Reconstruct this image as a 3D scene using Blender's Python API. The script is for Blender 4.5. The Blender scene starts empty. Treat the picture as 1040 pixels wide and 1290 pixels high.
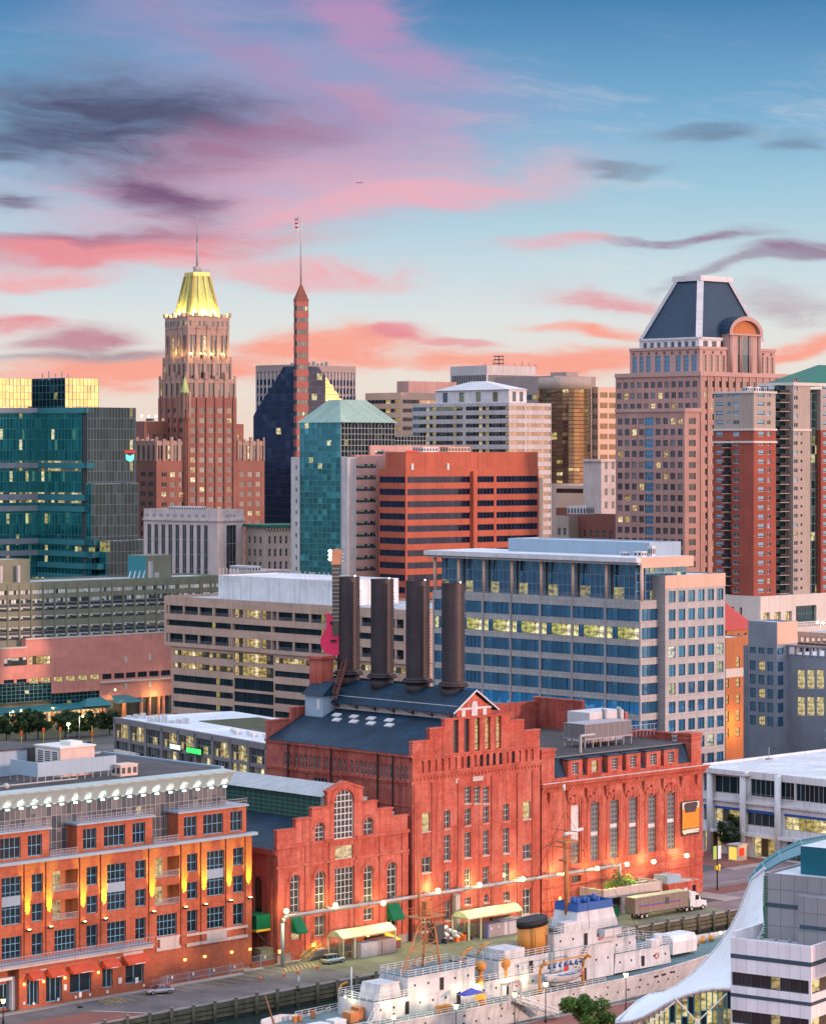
import bpy,math,random
from math import sin,cos,tan,pi,radians,sqrt,atan2,hypot
from mathutils import Vector,Matrix
random.seed(11)
SC=bpy.context.scene
COL=SC.collection
# -- camera
FPX,HCAM,YH,CXP=3500.0,88.0,570.0,520.0
cam_d=bpy.data.cameras.new("camera")
cam_d.sensor_fit='HORIZONTAL'
cam_d.sensor_width=36.0
cam_d.lens=FPX/1040.0*36.0
cam_d.shift_y=-75.0/1040.0
cam_d.clip_start=1.0
cam_d.clip_end=30000.0
cam=bpy.data.objects.new("camera",cam_d)
cam.location=(0,0,HCAM)
cam.rotation_euler=(radians(90),0,0)
COL.objects.link(cam)
SC.camera=cam
SC.view_settings.view_transform='Standard'
SC.view_settings.look='None'
SC.view_settings.exposure=0.0
SC.view_settings.gamma=1.0
SC.view_settings.use_curve_mapping=False
SC.cycles.max_bounces=5
SC.cycles.diffuse_bounces=2
SC.cycles.glossy_bounces=3
SC.cycles.transmission_bounces=3
SC.cycles.caustics_reflective=False
SC.cycles.caustics_refractive=False
SC.cycles.sample_clamp_indirect=4.0
# -- sun (low sunrise sun, right of and behind the camera)
SUN_AZ,SUN_EL=radians(115),radians(7.0)
sd=bpy.data.lights.new("sun",'SUN')
sd.energy=2.9
sd.color=(1.0,0.58,0.42)
sd.angle=radians(3.0)
so=bpy.data.objects.new("sun",sd)
COL.objects.link(so)
_s=Vector((sin(SUN_AZ)*cos(SUN_EL),cos(SUN_AZ)*cos(SUN_EL),sin(SUN_EL)))
so.rotation_euler=_s.to_track_quat('Z','Y').to_euler()
so.location=(400,-300,300)
# -- world
def lin(c):
 return tuple(((v/12.92)if v<=0.04045 else((v+0.055)/1.055)**2.4)for v in c)
def s8(r,g,b):
 return lin((r/255.0,g/255.0,b/255.0))+(1.0,)
W=bpy.data.worlds.new("World")
SC.world=W
W.use_nodes=True
def world_nodes():
 nt=W.node_tree
 nt.nodes.clear()
 N,L=nt.nodes,nt.links
 def node(t,**k):
  n=N.new(t)
  for a,v in k.items():
   setattr(n,a,v)
  return n
 def inp(n,i,v):
  if isinstance(v,bpy.types.NodeSocket):
   L.new(v,n.inputs[i])
  else:
   n.inputs[i].default_value=v
 def M(op,a,b=None,c=None,clamp=False):
  n=node('ShaderNodeMath',operation=op,use_clamp=clamp)
  inp(n,0,a)
  if b is not None:inp(n,1,b)
  if c is not None:inp(n,2,c)
  return n.outputs[0]
 def mix(f,a,b):
  n=node('ShaderNodeMix',data_type='RGBA')
  inp(n,0,f);inp(n,6,a);inp(n,7,b)
  return n.outputs[2]
 def smooth(x,a,b):
  n=node('ShaderNodeMapRange',interpolation_type='SMOOTHSTEP')
  inp(n,0,x);inp(n,1,a);inp(n,2,b)
  return n.outputs[0]
 tc=node('ShaderNodeTexCoord')
 sep=node('ShaderNodeSeparateXYZ')
 L.new(tc.outputs['Generated'],sep.inputs[0])
 x,y,z=sep.outputs
 az=M('ARCTAN2',x,y)
 el=M('ARCSINE',z)
 ramp=node('ShaderNodeValToRGB')
 cr=ramp.color_ramp
 stops=[(0.0,s8(242,212,196)),(0.030,s8(234,226,216)),(0.046,s8(224,228,226)),(0.064,s8(203,221,228)),(0.092,s8(164,203,222)),(0.122,s8(124,175,211)),(0.165,s8(66,127,177)),(0.215,s8(58,116,172))]
 cr.elements[0].position=0;cr.elements[0].color=stops[0][1]
 cr.elements[1].position=stops[-1][0];cr.elements[1].color=stops[-1][1]
 for p,c in stops[1:-1]:
  e=cr.elements.new(p);e.color=c
 L.new(el,ramp.inputs[0])
 col=ramp.outputs[0]
 col=mix(M('MULTIPLY',smooth(M('MULTIPLY',az,-1.0),0.22,0.75),0.85),col,(0.22,0.36,0.54,1))
 col=mix(M('MULTIPLY',smooth(M('MULTIPLY',y,-1.0),0.05,0.6),0.85),col,(1.08,0.95,1.0,1))
 comb=node('ShaderNodeCombineXYZ')
 inp(comb,0,M('MULTIPLY',az,10.0));inp(comb,1,M('MULTIPLY',el,34.0));inp(comb,2,0.0)
 warp=node('ShaderNodeTexNoise',noise_dimensions='3D')
 inp(warp,'Scale',1.5);inp(warp,'Detail',3.0)
 L.new(comb.outputs[0],warp.inputs['Vector'])
 wv=node('ShaderNodeVectorMath',operation='MULTIPLY_ADD')
 L.new(warp.outputs['Color'],wv.inputs[0]);wv.inputs[1].default_value=(1.1,1.3,0);L.new(comb.outputs[0],wv.inputs[2])
 def noise(scale,detail,off,rough=0.55):
  ad=node('ShaderNodeVectorMath',operation='ADD');L.new(wv.outputs[0],ad.inputs[0]);ad.inputs[1].default_value=off
  n=node('ShaderNodeTexNoise',noise_dimensions='3D')
  inp(n,'Scale',scale);inp(n,'Detail',detail);inp(n,'Roughness',rough)
  L.new(ad.outputs[0],n.inputs['Vector'])
  return n.outputs[0]
 n1=noise(1.5,10.0,(3.1,0,0),0.68)
 n2=noise(2.8,9.0,(0,7.7,2),0.70)
 n3=noise(0.8,4.0,(9,4.7,5))
 cb2=node('ShaderNodeCombineXYZ')
 inp(cb2,0,M('ADD',M('MULTIPLY',az,14.0),M('MULTIPLY',el,-16.0)));inp(cb2,1,M('ADD',M('MULTIPLY',el,95.0),M('MULTIPLY',az,10.0)))
 wv2=node('ShaderNodeVectorMath',operation='MULTIPLY_ADD')
 L.new(warp.outputs['Color'],wv2.inputs[0]);wv2.inputs[1].default_value=(1.1,1.6,0);L.new(cb2.outputs[0],wv2.inputs[2])
 def fibre(sc,dt):
  n=node('ShaderNodeTexNoise',noise_dimensions='3D');inp(n,'Scale',sc);inp(n,'Detail',dt);inp(n,'Roughness',0.72)
  L.new(wv2.outputs[0],n.inputs['Vector']);return n.outputs[0]
 n4=fibre(1.0,8.0)
 fine=M('MULTIPLY_ADD',smooth(n4,0.28,0.70),0.34,0.72)
 n5=M('ADD',M('MULTIPLY',n1,0.55),M('MULTIPLY',n4,0.45));n2=M('ADD',M('MULTIPLY',n2,0.6),M('MULTIPLY',n4,0.4));n1=n5
 wa=node('ShaderNodeSeparateColor');L.new(warp.outputs['Color'],wa.inputs[0])
 wx=M('MULTIPLY',M('SUBTRACT',wa.outputs[0],0.5),130.0)
 wy=M('MULTIPLY',M('SUBTRACT',wa.outputs[1],0.5),80.0)
 U=M('ADD',M('MULTIPLY',az,FPX),wx)
 V=M('ADD',M('MULTIPLY',el,FPX),wy)
 def blob(px,py,sx,sy,rot,c,k,nz=None,lo=0.36,hi=0.62):
  nonlocal col
  nz=nz or n1
  cx,cy=px-CXP,YH-py
  dx,dy=M('SUBTRACT',U,cx),M('SUBTRACT',V,cy)
  cr_,sr_=cos(radians(rot)),sin(radians(rot))
  rx=M('DIVIDE',M('ADD',M('MULTIPLY',dx,cr_),M('MULTIPLY',dy,sr_)),sx)
  ry=M('DIVIDE',M('SUBTRACT',M('MULTIPLY',dy,cr_),M('MULTIPLY',dx,sr_)),sy)
  r2=M('ADD',M('MULTIPLY',rx,rx),M('MULTIPLY',ry,ry))
  g=M('EXPONENT',M('MULTIPLY',r2,-1.0))
  d=smooth(M('ADD',nz,M('MULTIPLY',M('SUBTRACT',g,0.5),0.34)),lo-0.03,hi+0.07)
  f=M('MULTIPLY',M('MULTIPLY',M('MULTIPLY',d,smooth(g,0.0,0.85)),fine),k*1.2,clamp=True)
  col=mix(f,col,c)
 PK,RS,LV,DK,GY=s8(240,178,182),s8(232,148,156),s8(160,158,198),s8(84,90,120),s8(124,134,156)
 SAL=s8(250,168,150)
 veil=M('MULTIPLY',M('MULTIPLY',smooth(n4,0.46,0.78),smooth(n3,0.36,0.62)),M('MULTIPLY',smooth(el,0.0,0.03),M('SUBTRACT',1.0,smooth(el,0.10,0.17))))
 col=mix(M('MULTIPLY',veil,0.55),col,s8(236,226,226))
 blob(330,60,300,120,-18,LV,0.75,n3,0.25,0.7)
 blob(450,30,180,46,-28,s8(198,146,188),0.6,n2)
 blob(360,95,200,26,-24,s8(176,142,182),0.6)
 blob(470,130,60,22,-20,s8(226,150,176),0.6)
 blob(300,180,330,110,4,LV,0.7,n3,0.25,0.7)
 blob(330,235,330,80,6,s8(222,172,194),0.62,n2,0.25,0.65)
 blob(150,160,225,64,-3,DK,0.95,n1,0.16,0.80)
 blob(250,150,120,36,8,DK,0.7,n1,0.2,0.8)
 blob(30,190,110,30,14,DK,0.75)
 blob(300,185,180,38,14,s8(168,118,150),0.75,n1,0.22,0.78)
 blob(190,245,110,30,-14,s8(124,92,128),0.8)
 blob(20,258,50,18,0,s8(112,90,122),0.8)
 blob(150,300,190,20,3,s8(168,100,130),0.8,n1)
 blob(180,312,240,19,2,RS,0.95,n1,0.25,0.6)
 blob(500,250,280,26,7,s8(238,176,190),0.7,n2,0.25,0.65)
 blob(330,335,200,22,-3,PK,0.85,n2)
 blob(60,345,120,14,2,PK,0.9)
 blob(20,405,80,16,-6,RS,0.8,n2)
 blob(100,430,90,20,4,s8(196,142,156),0.8,n1)
 blob(120,455,170,16,2,s8(166,150,160),0.85)
 blob(200,474,240,22,3,SAL,0.95,n2,0.3,0.55)
 blob(400,440,160,26,2,SAL,0.9,n2)
 blob(490,424,50,10,8,RS,0.85,n2)
 blob(570,432,60,8,0,RS,0.6,n2)
 blob(620,452,120,12,0,SAL,0.9,n2,0.3,0.55)
 blob(880,176,80,15,2,s8(112,132,160),0.75,n2,0.34,0.74)
 blob(1010,182,60,13,4,s8(112,128,156),0.75,n2,0.34,0.74)
 blob(790,222,70,7,2,GY,0.6,n2)
 blob(860,298,130,9,3,s8(150,120,146),0.85,n2)
 blob(1010,308,80,14,6,s8(150,120,146),0.85)
 blob(930,330,120,9,14,s8(160,150,170),0.7,n2)
 blob(700,308,100,12,6,s8(236,176,184),0.7,n2)
 blob(770,374,120,18,-6,RS,0.85,n2,0.34,0.72)
 blob(990,385,80,26,-10,s8(190,176,184),0.8)
 blob(740,412,120,9,-3,SAL,0.85,n2,0.34,0.70)
 blob(720,455,130,22,4,SAL,0.95,n2,0.3,0.55)
 blob(1000,440,110,20,10,SAL,0.95,n2)
 blob(640,640,900,90,0,s8(240,190,176),0.35,n3,0.2,0.7)
 sdot=M('ADD',M('MULTIPLY',x,sin(SUN_AZ)),M('MULTIPLY',y,cos(SUN_AZ)))
 gl=M('MULTIPLY',M('POWER',M('MAXIMUM',sdot,0.0),12.0),M('EXPONENT',M('MULTIPLY',M('ABSOLUTE',el),-9.0)))
 glow=mix(M('MULTIPLY',gl,1.0,clamp=True),(0,0,0,1),(3.0,1.45,0.72,1))
 sky=node('ShaderNodeTexSky',sky_type='NISHITA')
 sky.sun_disc=False
 sky.sun_elevation=SUN_EL
 sky.sun_rotation=SUN_AZ
 skym=node('ShaderNodeMix',data_type='RGBA',blend_type='MULTIPLY')
 inp(skym,0,1.0);L.new(sky.outputs[0],skym.inputs[6]);inp(skym,7,(0.55,0.55,0.55,1))
 hi=mix(0.85,skym.outputs[2],(1.30,1.42,1.75,1))
 col=mix(smooth(el,0.17,0.36),col,hi)
 add=node('ShaderNodeMix',data_type='RGBA',blend_type='ADD')
 inp(add,0,1.0);L.new(col,add.inputs[6]);L.new(glow,add.inputs[7])
 bg=node('ShaderNodeBackground')
 L.new(add.outputs[2],bg.inputs[0]);bg.inputs[1].default_value=1.0
 out=node('ShaderNodeOutputWorld')
 L.new(bg.outputs[0],out.inputs[0])
world_nodes()
# -- pixel helpers (photo pixels -> metres)
def wx(px,Y):return(px-CXP)*Y/FPX
def wz(py,Y):return HCAM-(py-YH)*Y/FPX
def gpt(px,py,z=0.0):
 Y=(HCAM-z)*FPX/(py-YH)
 return Vector((wx(px,Y),Y,z))
 # -- materials
MATS={}
def new_mat(name):
 m=bpy.data.materials.new(name)
 m.use_nodes=True
 m.node_tree.nodes.clear()
 MATS[name]=m
 return m
class NT:
 def __init__(s,m):
  s.t=m.node_tree;s.N=s.t.nodes;s.L=s.t.links
 def node(s,t,**k):
  n=s.N.new(t)
  for a,v in k.items():setattr(n,a,v)
  return n
 def set(s,n,i,v):
  if isinstance(v,bpy.types.NodeSocket):s.L.new(v,n.inputs[i])
  else:n.inputs[i].default_value=v
 def math(s,op,a,b=None,c=None,clamp=False):
  n=s.node('ShaderNodeMath',operation=op,use_clamp=clamp)
  s.set(n,0,a)
  if b is not None:s.set(n,1,b)
  if c is not None:s.set(n,2,c)
  return n.outputs[0]
 def mix(s,f,a,b,blend='MIX'):
  n=s.node('ShaderNodeMix',data_type='RGBA',blend_type=blend)
  s.set(n,0,f);s.set(n,6,a);s.set(n,7,b)
  return n.outputs[2]
 def noise(s,vec,scale,detail=4,rough=0.55,dist=0.0):
  n=s.node('ShaderNodeTexNoise',noise_dimensions='3D')
  if vec is not None:s.L.new(vec,n.inputs['Vector'])
  n.inputs['Scale'].default_value=scale;n.inputs['Detail'].default_value=detail
  n.inputs['Roughness'].default_value=rough;n.inputs['Distortion'].default_value=dist
  return n.outputs[0]
 def ramp(s,x,a,b):
  n=s.node('ShaderNodeMapRange');s.set(n,0,x);s.set(n,1,a);s.set(n,2,b)
  return n.outputs[0]
def C4(c):return(c[0],c[1],c[2],1.0)
def mat_wall(name,c,rough=0.85,var=0.16,stain=0.14,scale=0.35,bump=0.0,metal=0.0,spec=0.3,streak=True,joint=None,jc=0.7,brick=None,c2=None):
 ''
 m=new_mat(name);T=NT(m)
 tc=T.node('ShaderNodeTexCoord').outputs['Object']
 n1=T.noise(tc,scale,5,0.6)
 n2=T.noise(tc,scale*9,4,0.6)
 col=T.mix(T.ramp(n1,0.3,0.7),C4([v*(1-var)for v in c]),C4([min(1,v*(1+var))for v in c]))
 col=T.mix(T.math('MULTIPLY',T.ramp(n2,0.35,0.75),0.35),col,C4([v*(1-var*1.3)for v in c]))
 if c2:
  col=T.mix(T.math('MULTIPLY',T.ramp(T.noise(tc,scale*.55,6,.7),.44,.66),.8,clamp=True),col,C4(c2))
 if streak and stain>0:
  mp=T.node('ShaderNodeMapping');T.L.new(tc,mp.inputs[0]);mp.inputs['Scale'].default_value=(1.1,1.1,0.05)
  n3=T.noise(mp.outputs[0],1.0,4,0.6)
  col=T.mix(T.math('MULTIPLY',T.ramp(n3,0.5,0.75),stain*2.2,clamp=True),col,C4([v*0.46 for v in c]))
 bsrc=n2
 if joint or brick:
  sp=T.node('ShaderNodeSeparateXYZ');T.L.new(tc,sp.inputs[0])
  cb=T.node('ShaderNodeCombineXYZ')
  T.set(cb,0,T.math('ADD',sp.outputs[0],sp.outputs[1]));T.set(cb,1,sp.outputs[2])
  br=T.node('ShaderNodeTexBrick')
  T.L.new(cb.outputs[0],br.inputs['Vector'])
  br.inputs['Scale'].default_value=1.0
  if joint:
   br.offset=0.0
   br.inputs['Brick Width'].default_value=joint[0];br.inputs['Row Height'].default_value=joint[1]
   br.inputs['Mortar Size'].default_value=joint[2]if len(joint)>2 else 0.06
   br.inputs['Color1'].default_value=(1,1,1,1);br.inputs['Color2'].default_value=(0.86,0.86,0.87,1)
   br.inputs['Mortar'].default_value=(jc,jc,jc,1)
  else:
   br.inputs['Brick Width'].default_value=brick[0];br.inputs['Row Height'].default_value=brick[1]
   br.inputs['Mortar Size'].default_value=0.018
   br.inputs['Color1'].default_value=(1.08,1.02,1.0,1);br.inputs['Color2'].default_value=(0.80,0.78,0.78,1)
   br.inputs['Mortar'].default_value=(0.9,1.0,1.02,1)
  br.inputs['Mortar Smooth'].default_value=0.1
  col=T.mix(1.0,col,br.outputs['Color'],'MULTIPLY')
 p=T.node('ShaderNodeBsdfPrincipled')
 T.set(p,'Base Color',col);p.inputs['Metallic'].default_value=metal
 T.set(p,'Roughness',T.ramp(n2,-0.6,1.8))if False else None
 p.inputs['Roughness'].default_value=rough
 p.inputs['Specular IOR Level'].default_value=spec
 if bump:
  b=T.node('ShaderNodeBump');b.inputs['Strength'].default_value=bump;b.inputs['Distance'].default_value=0.1
  T.L.new(bsrc,b.inputs['Height']);T.L.new(b.outputs[0],p.inputs['Normal'])
 o=T.node('ShaderNodeOutputMaterial');T.L.new(p.outputs[0],o.inputs[0])
 return m
def mat_plain(name,c,rough=0.6,metal=0.0,spec=0.4,var=0.1):
 return mat_wall(name,c,rough,var,0.05,0.8,0,metal,spec,streak=False)
def mat_glass(name,dark,blind=(0.3,0.3,0.28),pb=0.25,pl=0.05,lit=(1.0,0.72,0.25),ls=1.0,refl=0.35,tint=(0.7,0.85,1.0),rough=0.04,wob=0.0):
 ''
 m=new_mat(name);T=NT(m)
 rnd=T.node('ShaderNodeNewGeometry').outputs['Random Per Island']
 tc=T.node('ShaderNodeTexCoord').outputs['Object']
 r2=T.math('FRACT',T.math('MULTIPLY',rnd,37.13))
 n=T.noise(tc,0.9,3,0.6)
 room=T.mix(r2,C4([v*0.7 for v in dark]),C4([v*1.3 for v in dark]))
 bl=T.mix(r2,C4([v*0.6 for v in blind]),C4(blind))
 gz=T.node('ShaderNodeSeparateXYZ');T.L.new(T.node('ShaderNodeTexCoord').outputs['Generated'],gz.inputs[0])
 drop=T.math('GREATER_THAN',gz.outputs[2],T.math('MULTIPLY',T.math('FRACT',T.math('MULTIPLY',rnd,91.7)),0.85))
 isb=T.math('MULTIPLY',T.math('LESS_THAN',rnd,pb),drop)
 base=T.mix(T.math('MULTIPLY',isb,T.ramp(n,0.1,0.42)),room,bl)
 dif=T.node('ShaderNodeBsdfDiffuse');T.L.new(base,dif.inputs[0])
 isl=T.math('GREATER_THAN',rnd,1.0-pl)
 em=T.node('ShaderNodeEmission')
 mpz=T.node('ShaderNodeMapping');T.L.new(tc,mpz.inputs[0]);mpz.inputs['Scale'].default_value=(0.8,0.8,1.7)
 nl=T.noise(mpz.outputs[0],0.75,3,0.62)
 lc=T.mix(r2,C4(lit),C4([1.0,0.86,0.52]))
 T.L.new(T.mix(T.ramp(nl,0.36,0.60),C4([lit[0]*0.16,lit[1]*0.10,lit[2]*0.06]),lc),em.inputs[0])
 T.set(em,1,T.math('MULTIPLY',T.math('MULTIPLY',isl,ls),T.math('MULTIPLY_ADD',r2,0.9,0.5)))
 ad=T.node('ShaderNodeAddShader');T.L.new(dif.outputs[0],ad.inputs[0]);T.L.new(em.outputs[0],ad.inputs[1])
 gl=T.node('ShaderNodeBsdfGlossy');gl.inputs['Color'].default_value=C4(tint);gl.inputs['Roughness'].default_value=rough
 if wob:
  b=T.node('ShaderNodeBump');b.inputs['Strength'].default_value=wob;b.inputs['Distance'].default_value=0.05
  T.L.new(T.noise(tc,0.45,2,0.5),b.inputs['Height']);T.L.new(b.outputs[0],gl.inputs['Normal'])
 ge=T.node('ShaderNodeNewGeometry');dt=T.node('ShaderNodeVectorMath',operation='DOT_PRODUCT')
 T.L.new(ge.outputs['Incoming'],dt.inputs[0]);T.L.new(ge.outputs['Normal'],dt.inputs[1])
 fz=T.math('MULTIPLY_ADD',T.math('POWER',T.math('SUBTRACT',1.0,T.math('ABSOLUTE',dt.outputs['Value']),clamp=True),5.0),0.95,0.045)
 f=T.math('ADD',fz,T.math('MULTIPLY',refl,T.math('MULTIPLY_ADD',r2,0.4,0.8)),clamp=True)
 f=T.math('MULTIPLY',f,T.math('SUBTRACT',1.0,T.math('MULTIPLY',isl,0.55)))
 mx=T.node('ShaderNodeMixShader');T.L.new(f,mx.inputs[0]);T.L.new(ad.outputs[0],mx.inputs[1]);T.L.new(gl.outputs[0],mx.inputs[2])
 o=T.node('ShaderNodeOutputMaterial');T.L.new(mx.outputs[0],o.inputs[0])
 return m
def mat_emit(name,c,k):
 m=new_mat(name);T=NT(m)
 e=T.node('ShaderNodeEmission');e.inputs[0].default_value=C4(c);e.inputs[1].default_value=k
 o=T.node('ShaderNodeOutputMaterial');T.L.new(e.outputs[0],o.inputs[0])
 return m
 # -- mesh builder
SPLIT=set('pier pilaster end_pier locker edge_cable spandrel_band spandrel_panel entrance_pier wall_notice roof_light roof_vent column downpipe skylight window_sill hatch stay_cable bargeboard stone_plinth stone_band cream_band floor_beam roof_unit window_panel shopfront deck_gear rubbish_bin roof_pipe roof_antenna terrace_light'.split())
class MB:
 def __init__(s,mats):
  s.v=[];s.f=[];s.m=[];s.mats=mats if isinstance(mats,(list,tuple))else[mats];s.smooth=set()
 def quad(s,a,b,c,d,m=0):
  i=len(s.v);s.v+=[tuple(a),tuple(b),tuple(c),tuple(d)];s.f.append((i,i+1,i+2,i+3));s.m.append(m)
 def poly(s,pts,m=0):
  i=len(s.v);s.v+=[tuple(p)for p in pts];s.f.append(tuple(range(i,i+len(pts))));s.m.append(m)
 def box(s,x0,y0,z0,x1,y1,z1,m=0,skip=''):
  if x1<x0:x0,x1=x1,x0
  if y1<y0:y0,y1=y1,y0
  if z1<z0:z0,z1=z1,z0
  i=len(s.v)
  s.v+=[(x0,y0,z0),(x1,y0,z0),(x1,y1,z0),(x0,y1,z0),(x0,y0,z1),(x1,y0,z1),(x1,y1,z1),(x0,y1,z1)]
  for k,f in(('b',(3,2,1,0)),('t',(4,5,6,7)),('f',(0,1,5,4)),('r',(1,2,6,5)),('k',(2,3,7,6)),('l',(3,0,4,7))):
   if k not in skip:
    s.f.append(tuple(i+j for j in f));s.m.append(m)
 def obox(s,c,ax,ay,az,m=0):
  ''
  c,ax,ay,az=Vector(c),Vector(ax),Vector(ay),Vector(az)
  i=len(s.v)
  for dz in(-1,1):
   for dx,dy in((-1,-1),(1,-1),(1,1),(-1,1)):
    s.v.append(tuple(c+ax*dx+ay*dy+az*dz))
  for f in((3,2,1,0),(4,5,6,7),(0,1,5,4),(1,2,6,5),(2,3,7,6),(3,0,4,7)):
   s.f.append(tuple(i+j for j in f));s.m.append(m)
 def bar(s,a,b,w,h=None,m=0):
  a,b=Vector(a),Vector(b);h=h or w
  d=b-a;l=d.length
  if l<1e-6:return
  d.normalize()
  up=Vector((0,0,1))if abs(d.z)<0.95 else Vector((1,0,0))
  sx=d.cross(up).normalized();uz=sx.cross(d).normalized()
  s.obox((a+b)/2,d*(l/2),sx*(w/2),uz*(h/2),m)
 def tube(s,a,b,r0,r1=None,n=8,m=0,caps=True):
  a,b=Vector(a),Vector(b);r1=r0 if r1 is None else r1
  d=(b-a)
  if d.length<1e-6:return
  d.normalize()
  up=Vector((0,0,1))if abs(d.z)<0.95 else Vector((1,0,0))
  sx=d.cross(up).normalized();sy=d.cross(sx).normalized()
  i=len(s.v)
  for k in range(n):
   t=2*pi*k/n;o=sx*cos(t)+sy*sin(t)
   s.v.append(tuple(a+o*r0));s.v.append(tuple(b+o*r1))
  for k in range(n):
   j=(k+1)%n
   s.smooth.add(len(s.f));s.f.append((i+2*k,i+2*j,i+2*j+1,i+2*k+1));s.m.append(m)
  if caps:
   s.f.append(tuple(i+2*k for k in range(n))[::-1]);s.m.append(m)
   s.f.append(tuple(i+2*k+1 for k in range(n)));s.m.append(m)
 def path(s,pts,r,n=6,m=0):
  for a,b in zip(pts,pts[1:]):s.tube(a,b,r,r,n,m)
 def ball(s,c,r,m=0,n=8,k=5,sz=1.0):
  c=Vector(c);i=len(s.v)
  s.v.append((c.x,c.y,c.z+r*sz))
  for a in range(1,k):
   t=pi*a/k
   for b in range(n):
    u=2*pi*b/n
    s.v.append((c.x+r*sin(t)*cos(u),c.y+r*sin(t)*sin(u),c.z+r*sz*cos(t)))
  s.v.append((c.x,c.y,c.z-r*sz));e=len(s.v)-1
  for b in range(n):
   s.smooth.add(len(s.f));s.f.append((i,i+1+b,i+1+(b+1)%n));s.m.append(m)
   for a in range(k-2):
    p=i+1+a*n
    s.smooth.add(len(s.f));s.f.append((p+b,p+n+b,p+n+(b+1)%n,p+(b+1)%n));s.m.append(m)
   p=i+1+(k-2)*n
   s.smooth.add(len(s.f));s.f.append((p+b,e,p+(b+1)%n));s.m.append(m)
 def prism(s,pts,z0,z1,m=0,mt=None,bottom=False):
  ''
  n=len(pts);i=len(s.v)
  for p in pts:s.v.append((p[0],p[1],z0))
  for p in pts:s.v.append((p[0],p[1],z1))
  for k in range(n):
   j=(k+1)%n
   s.f.append((i+k,i+j,i+n+j,i+n+k));s.m.append(m)
  s.f.append(tuple(range(i+n,i+2*n)));s.m.append(m if mt is None else mt)
  if bottom:s.f.append(tuple(range(i+n-1,i-1,-1)));s.m.append(m)
 def extr(s,pts,off,m=0):
  ''
  n=len(pts);i=len(s.v);off=Vector(off)
  for p in pts:s.v.append(tuple(p))
  for p in pts:s.v.append(tuple(Vector(p)+off))
  for k in range(n):
   j=(k+1)%n
   s.f.append((i+k,i+j,i+n+j,i+n+k));s.m.append(m)
  s.f.append(tuple(range(i,i+n))[::-1]);s.m.append(m)
  s.f.append(tuple(range(i+n,i+2*n)));s.m.append(m)
 def loft(s,rings,m=0,close=True,caps=True,smooth=True):
  n=len(rings[0]);i=len(s.v)
  for r in rings:s.v+=[tuple(p)for p in r]
  for a in range(len(rings)-1):
   for k in range(n if close else n-1):
    j=(k+1)%n
    if smooth:s.smooth.add(len(s.f))
    s.f.append((i+a*n+k,i+a*n+j,i+(a+1)*n+j,i+(a+1)*n+k));s.m.append(m)
  if caps and close:
   s.f.append(tuple(range(i,i+n))[::-1]);s.m.append(m)
   e=i+(len(rings)-1)*n
   s.f.append(tuple(range(e,e+n)));s.m.append(m)
 def join(s,o,M):
  i=len(s.v);fi=len(s.f)
  s.v+=[tuple(M@Vector(p))for p in o.v]
  s.f+=[tuple(i+k for k in f)for f in o.f]
  mm={}
  for k,mt in enumerate(o.mats):
   if mt not in s.mats:s.mats=list(s.mats)+[mt]
   mm[k]=s.mats.index(mt)
  s.m+=[mm[k]for k in o.m]
  s.smooth|={fi+k for k in o.smooth}
 def mesh(s,name):
  me=bpy.data.meshes.new(name)
  me.from_pydata(s.v,[],s.f)
  for mt in s.mats:me.materials.append(mt)
  me.polygons.foreach_set('material_index',s.m)
  if s.smooth:me.polygons.foreach_set('use_smooth',[k in s.smooth for k in range(len(s.f))])
  me.update()
  return me
 def islands(s):
  par=list(range(len(s.v)))
  def fd(a):
   while par[a]!=a:par[a]=par[par[a]];a=par[a]
   return a
  for f in s.f:
   r=fd(f[0])
   for k in f[1:]:par[fd(k)]=r
  g={}
  for i,f in enumerate(s.f):g.setdefault(fd(f[0]),[]).append(i)
  return list(g.values())
 def build(s,name,parent=None,loc=None,rot=None,label=None):
  if not s.f:return None
  if name in SPLIT and parent is not None:
   gs=s.islands()
   if 1<len(gs)<=99:
    for g in gs:
     t=MB(s.mats)
     for i in g:
      b0=len(t.v);t.v+=[s.v[k]for k in s.f[i]];t.f.append(tuple(range(b0,len(t.v))));t.m.append(s.m[i])
     t.build(name+'',parent,loc,rot,label)if False else t.link(name,parent,loc,rot,label)
    return None
  return s.link(name,parent,loc,rot,label)
 def link(s,name,parent=None,loc=None,rot=None,label=None):
  o=bpy.data.objects.new(name,s.mesh(name))
  COL.objects.link(o)
  if parent is not None:o.parent=parent
  if loc is not None:o.location=loc
  if rot is not None:o.rotation_euler=rot
  if label:o['label']=label
  return o
def tag(o,label,cat,group=None,kind=None):
 if label:o['label']=label
 if cat:o['category']=cat
 if group:o['group']=group
 if kind:o['kind']=kind
 return o
def empty(name,loc,rz=0.0,label=None,cat=None,group=None):
 o=bpy.data.objects.new(name,None)
 COL.objects.link(o);o.location=loc;o.rotation_euler=(0,0,rz);o.empty_display_size=1.0
 return tag(o,label,cat,group)
def copy_tree(o,parent=None,src=None):
 c=o.copy();COL.objects.link(c)
 if parent is not None:c.parent=parent
 for ch in list(o.children):copy_tree(ch,c)
 return c
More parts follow.
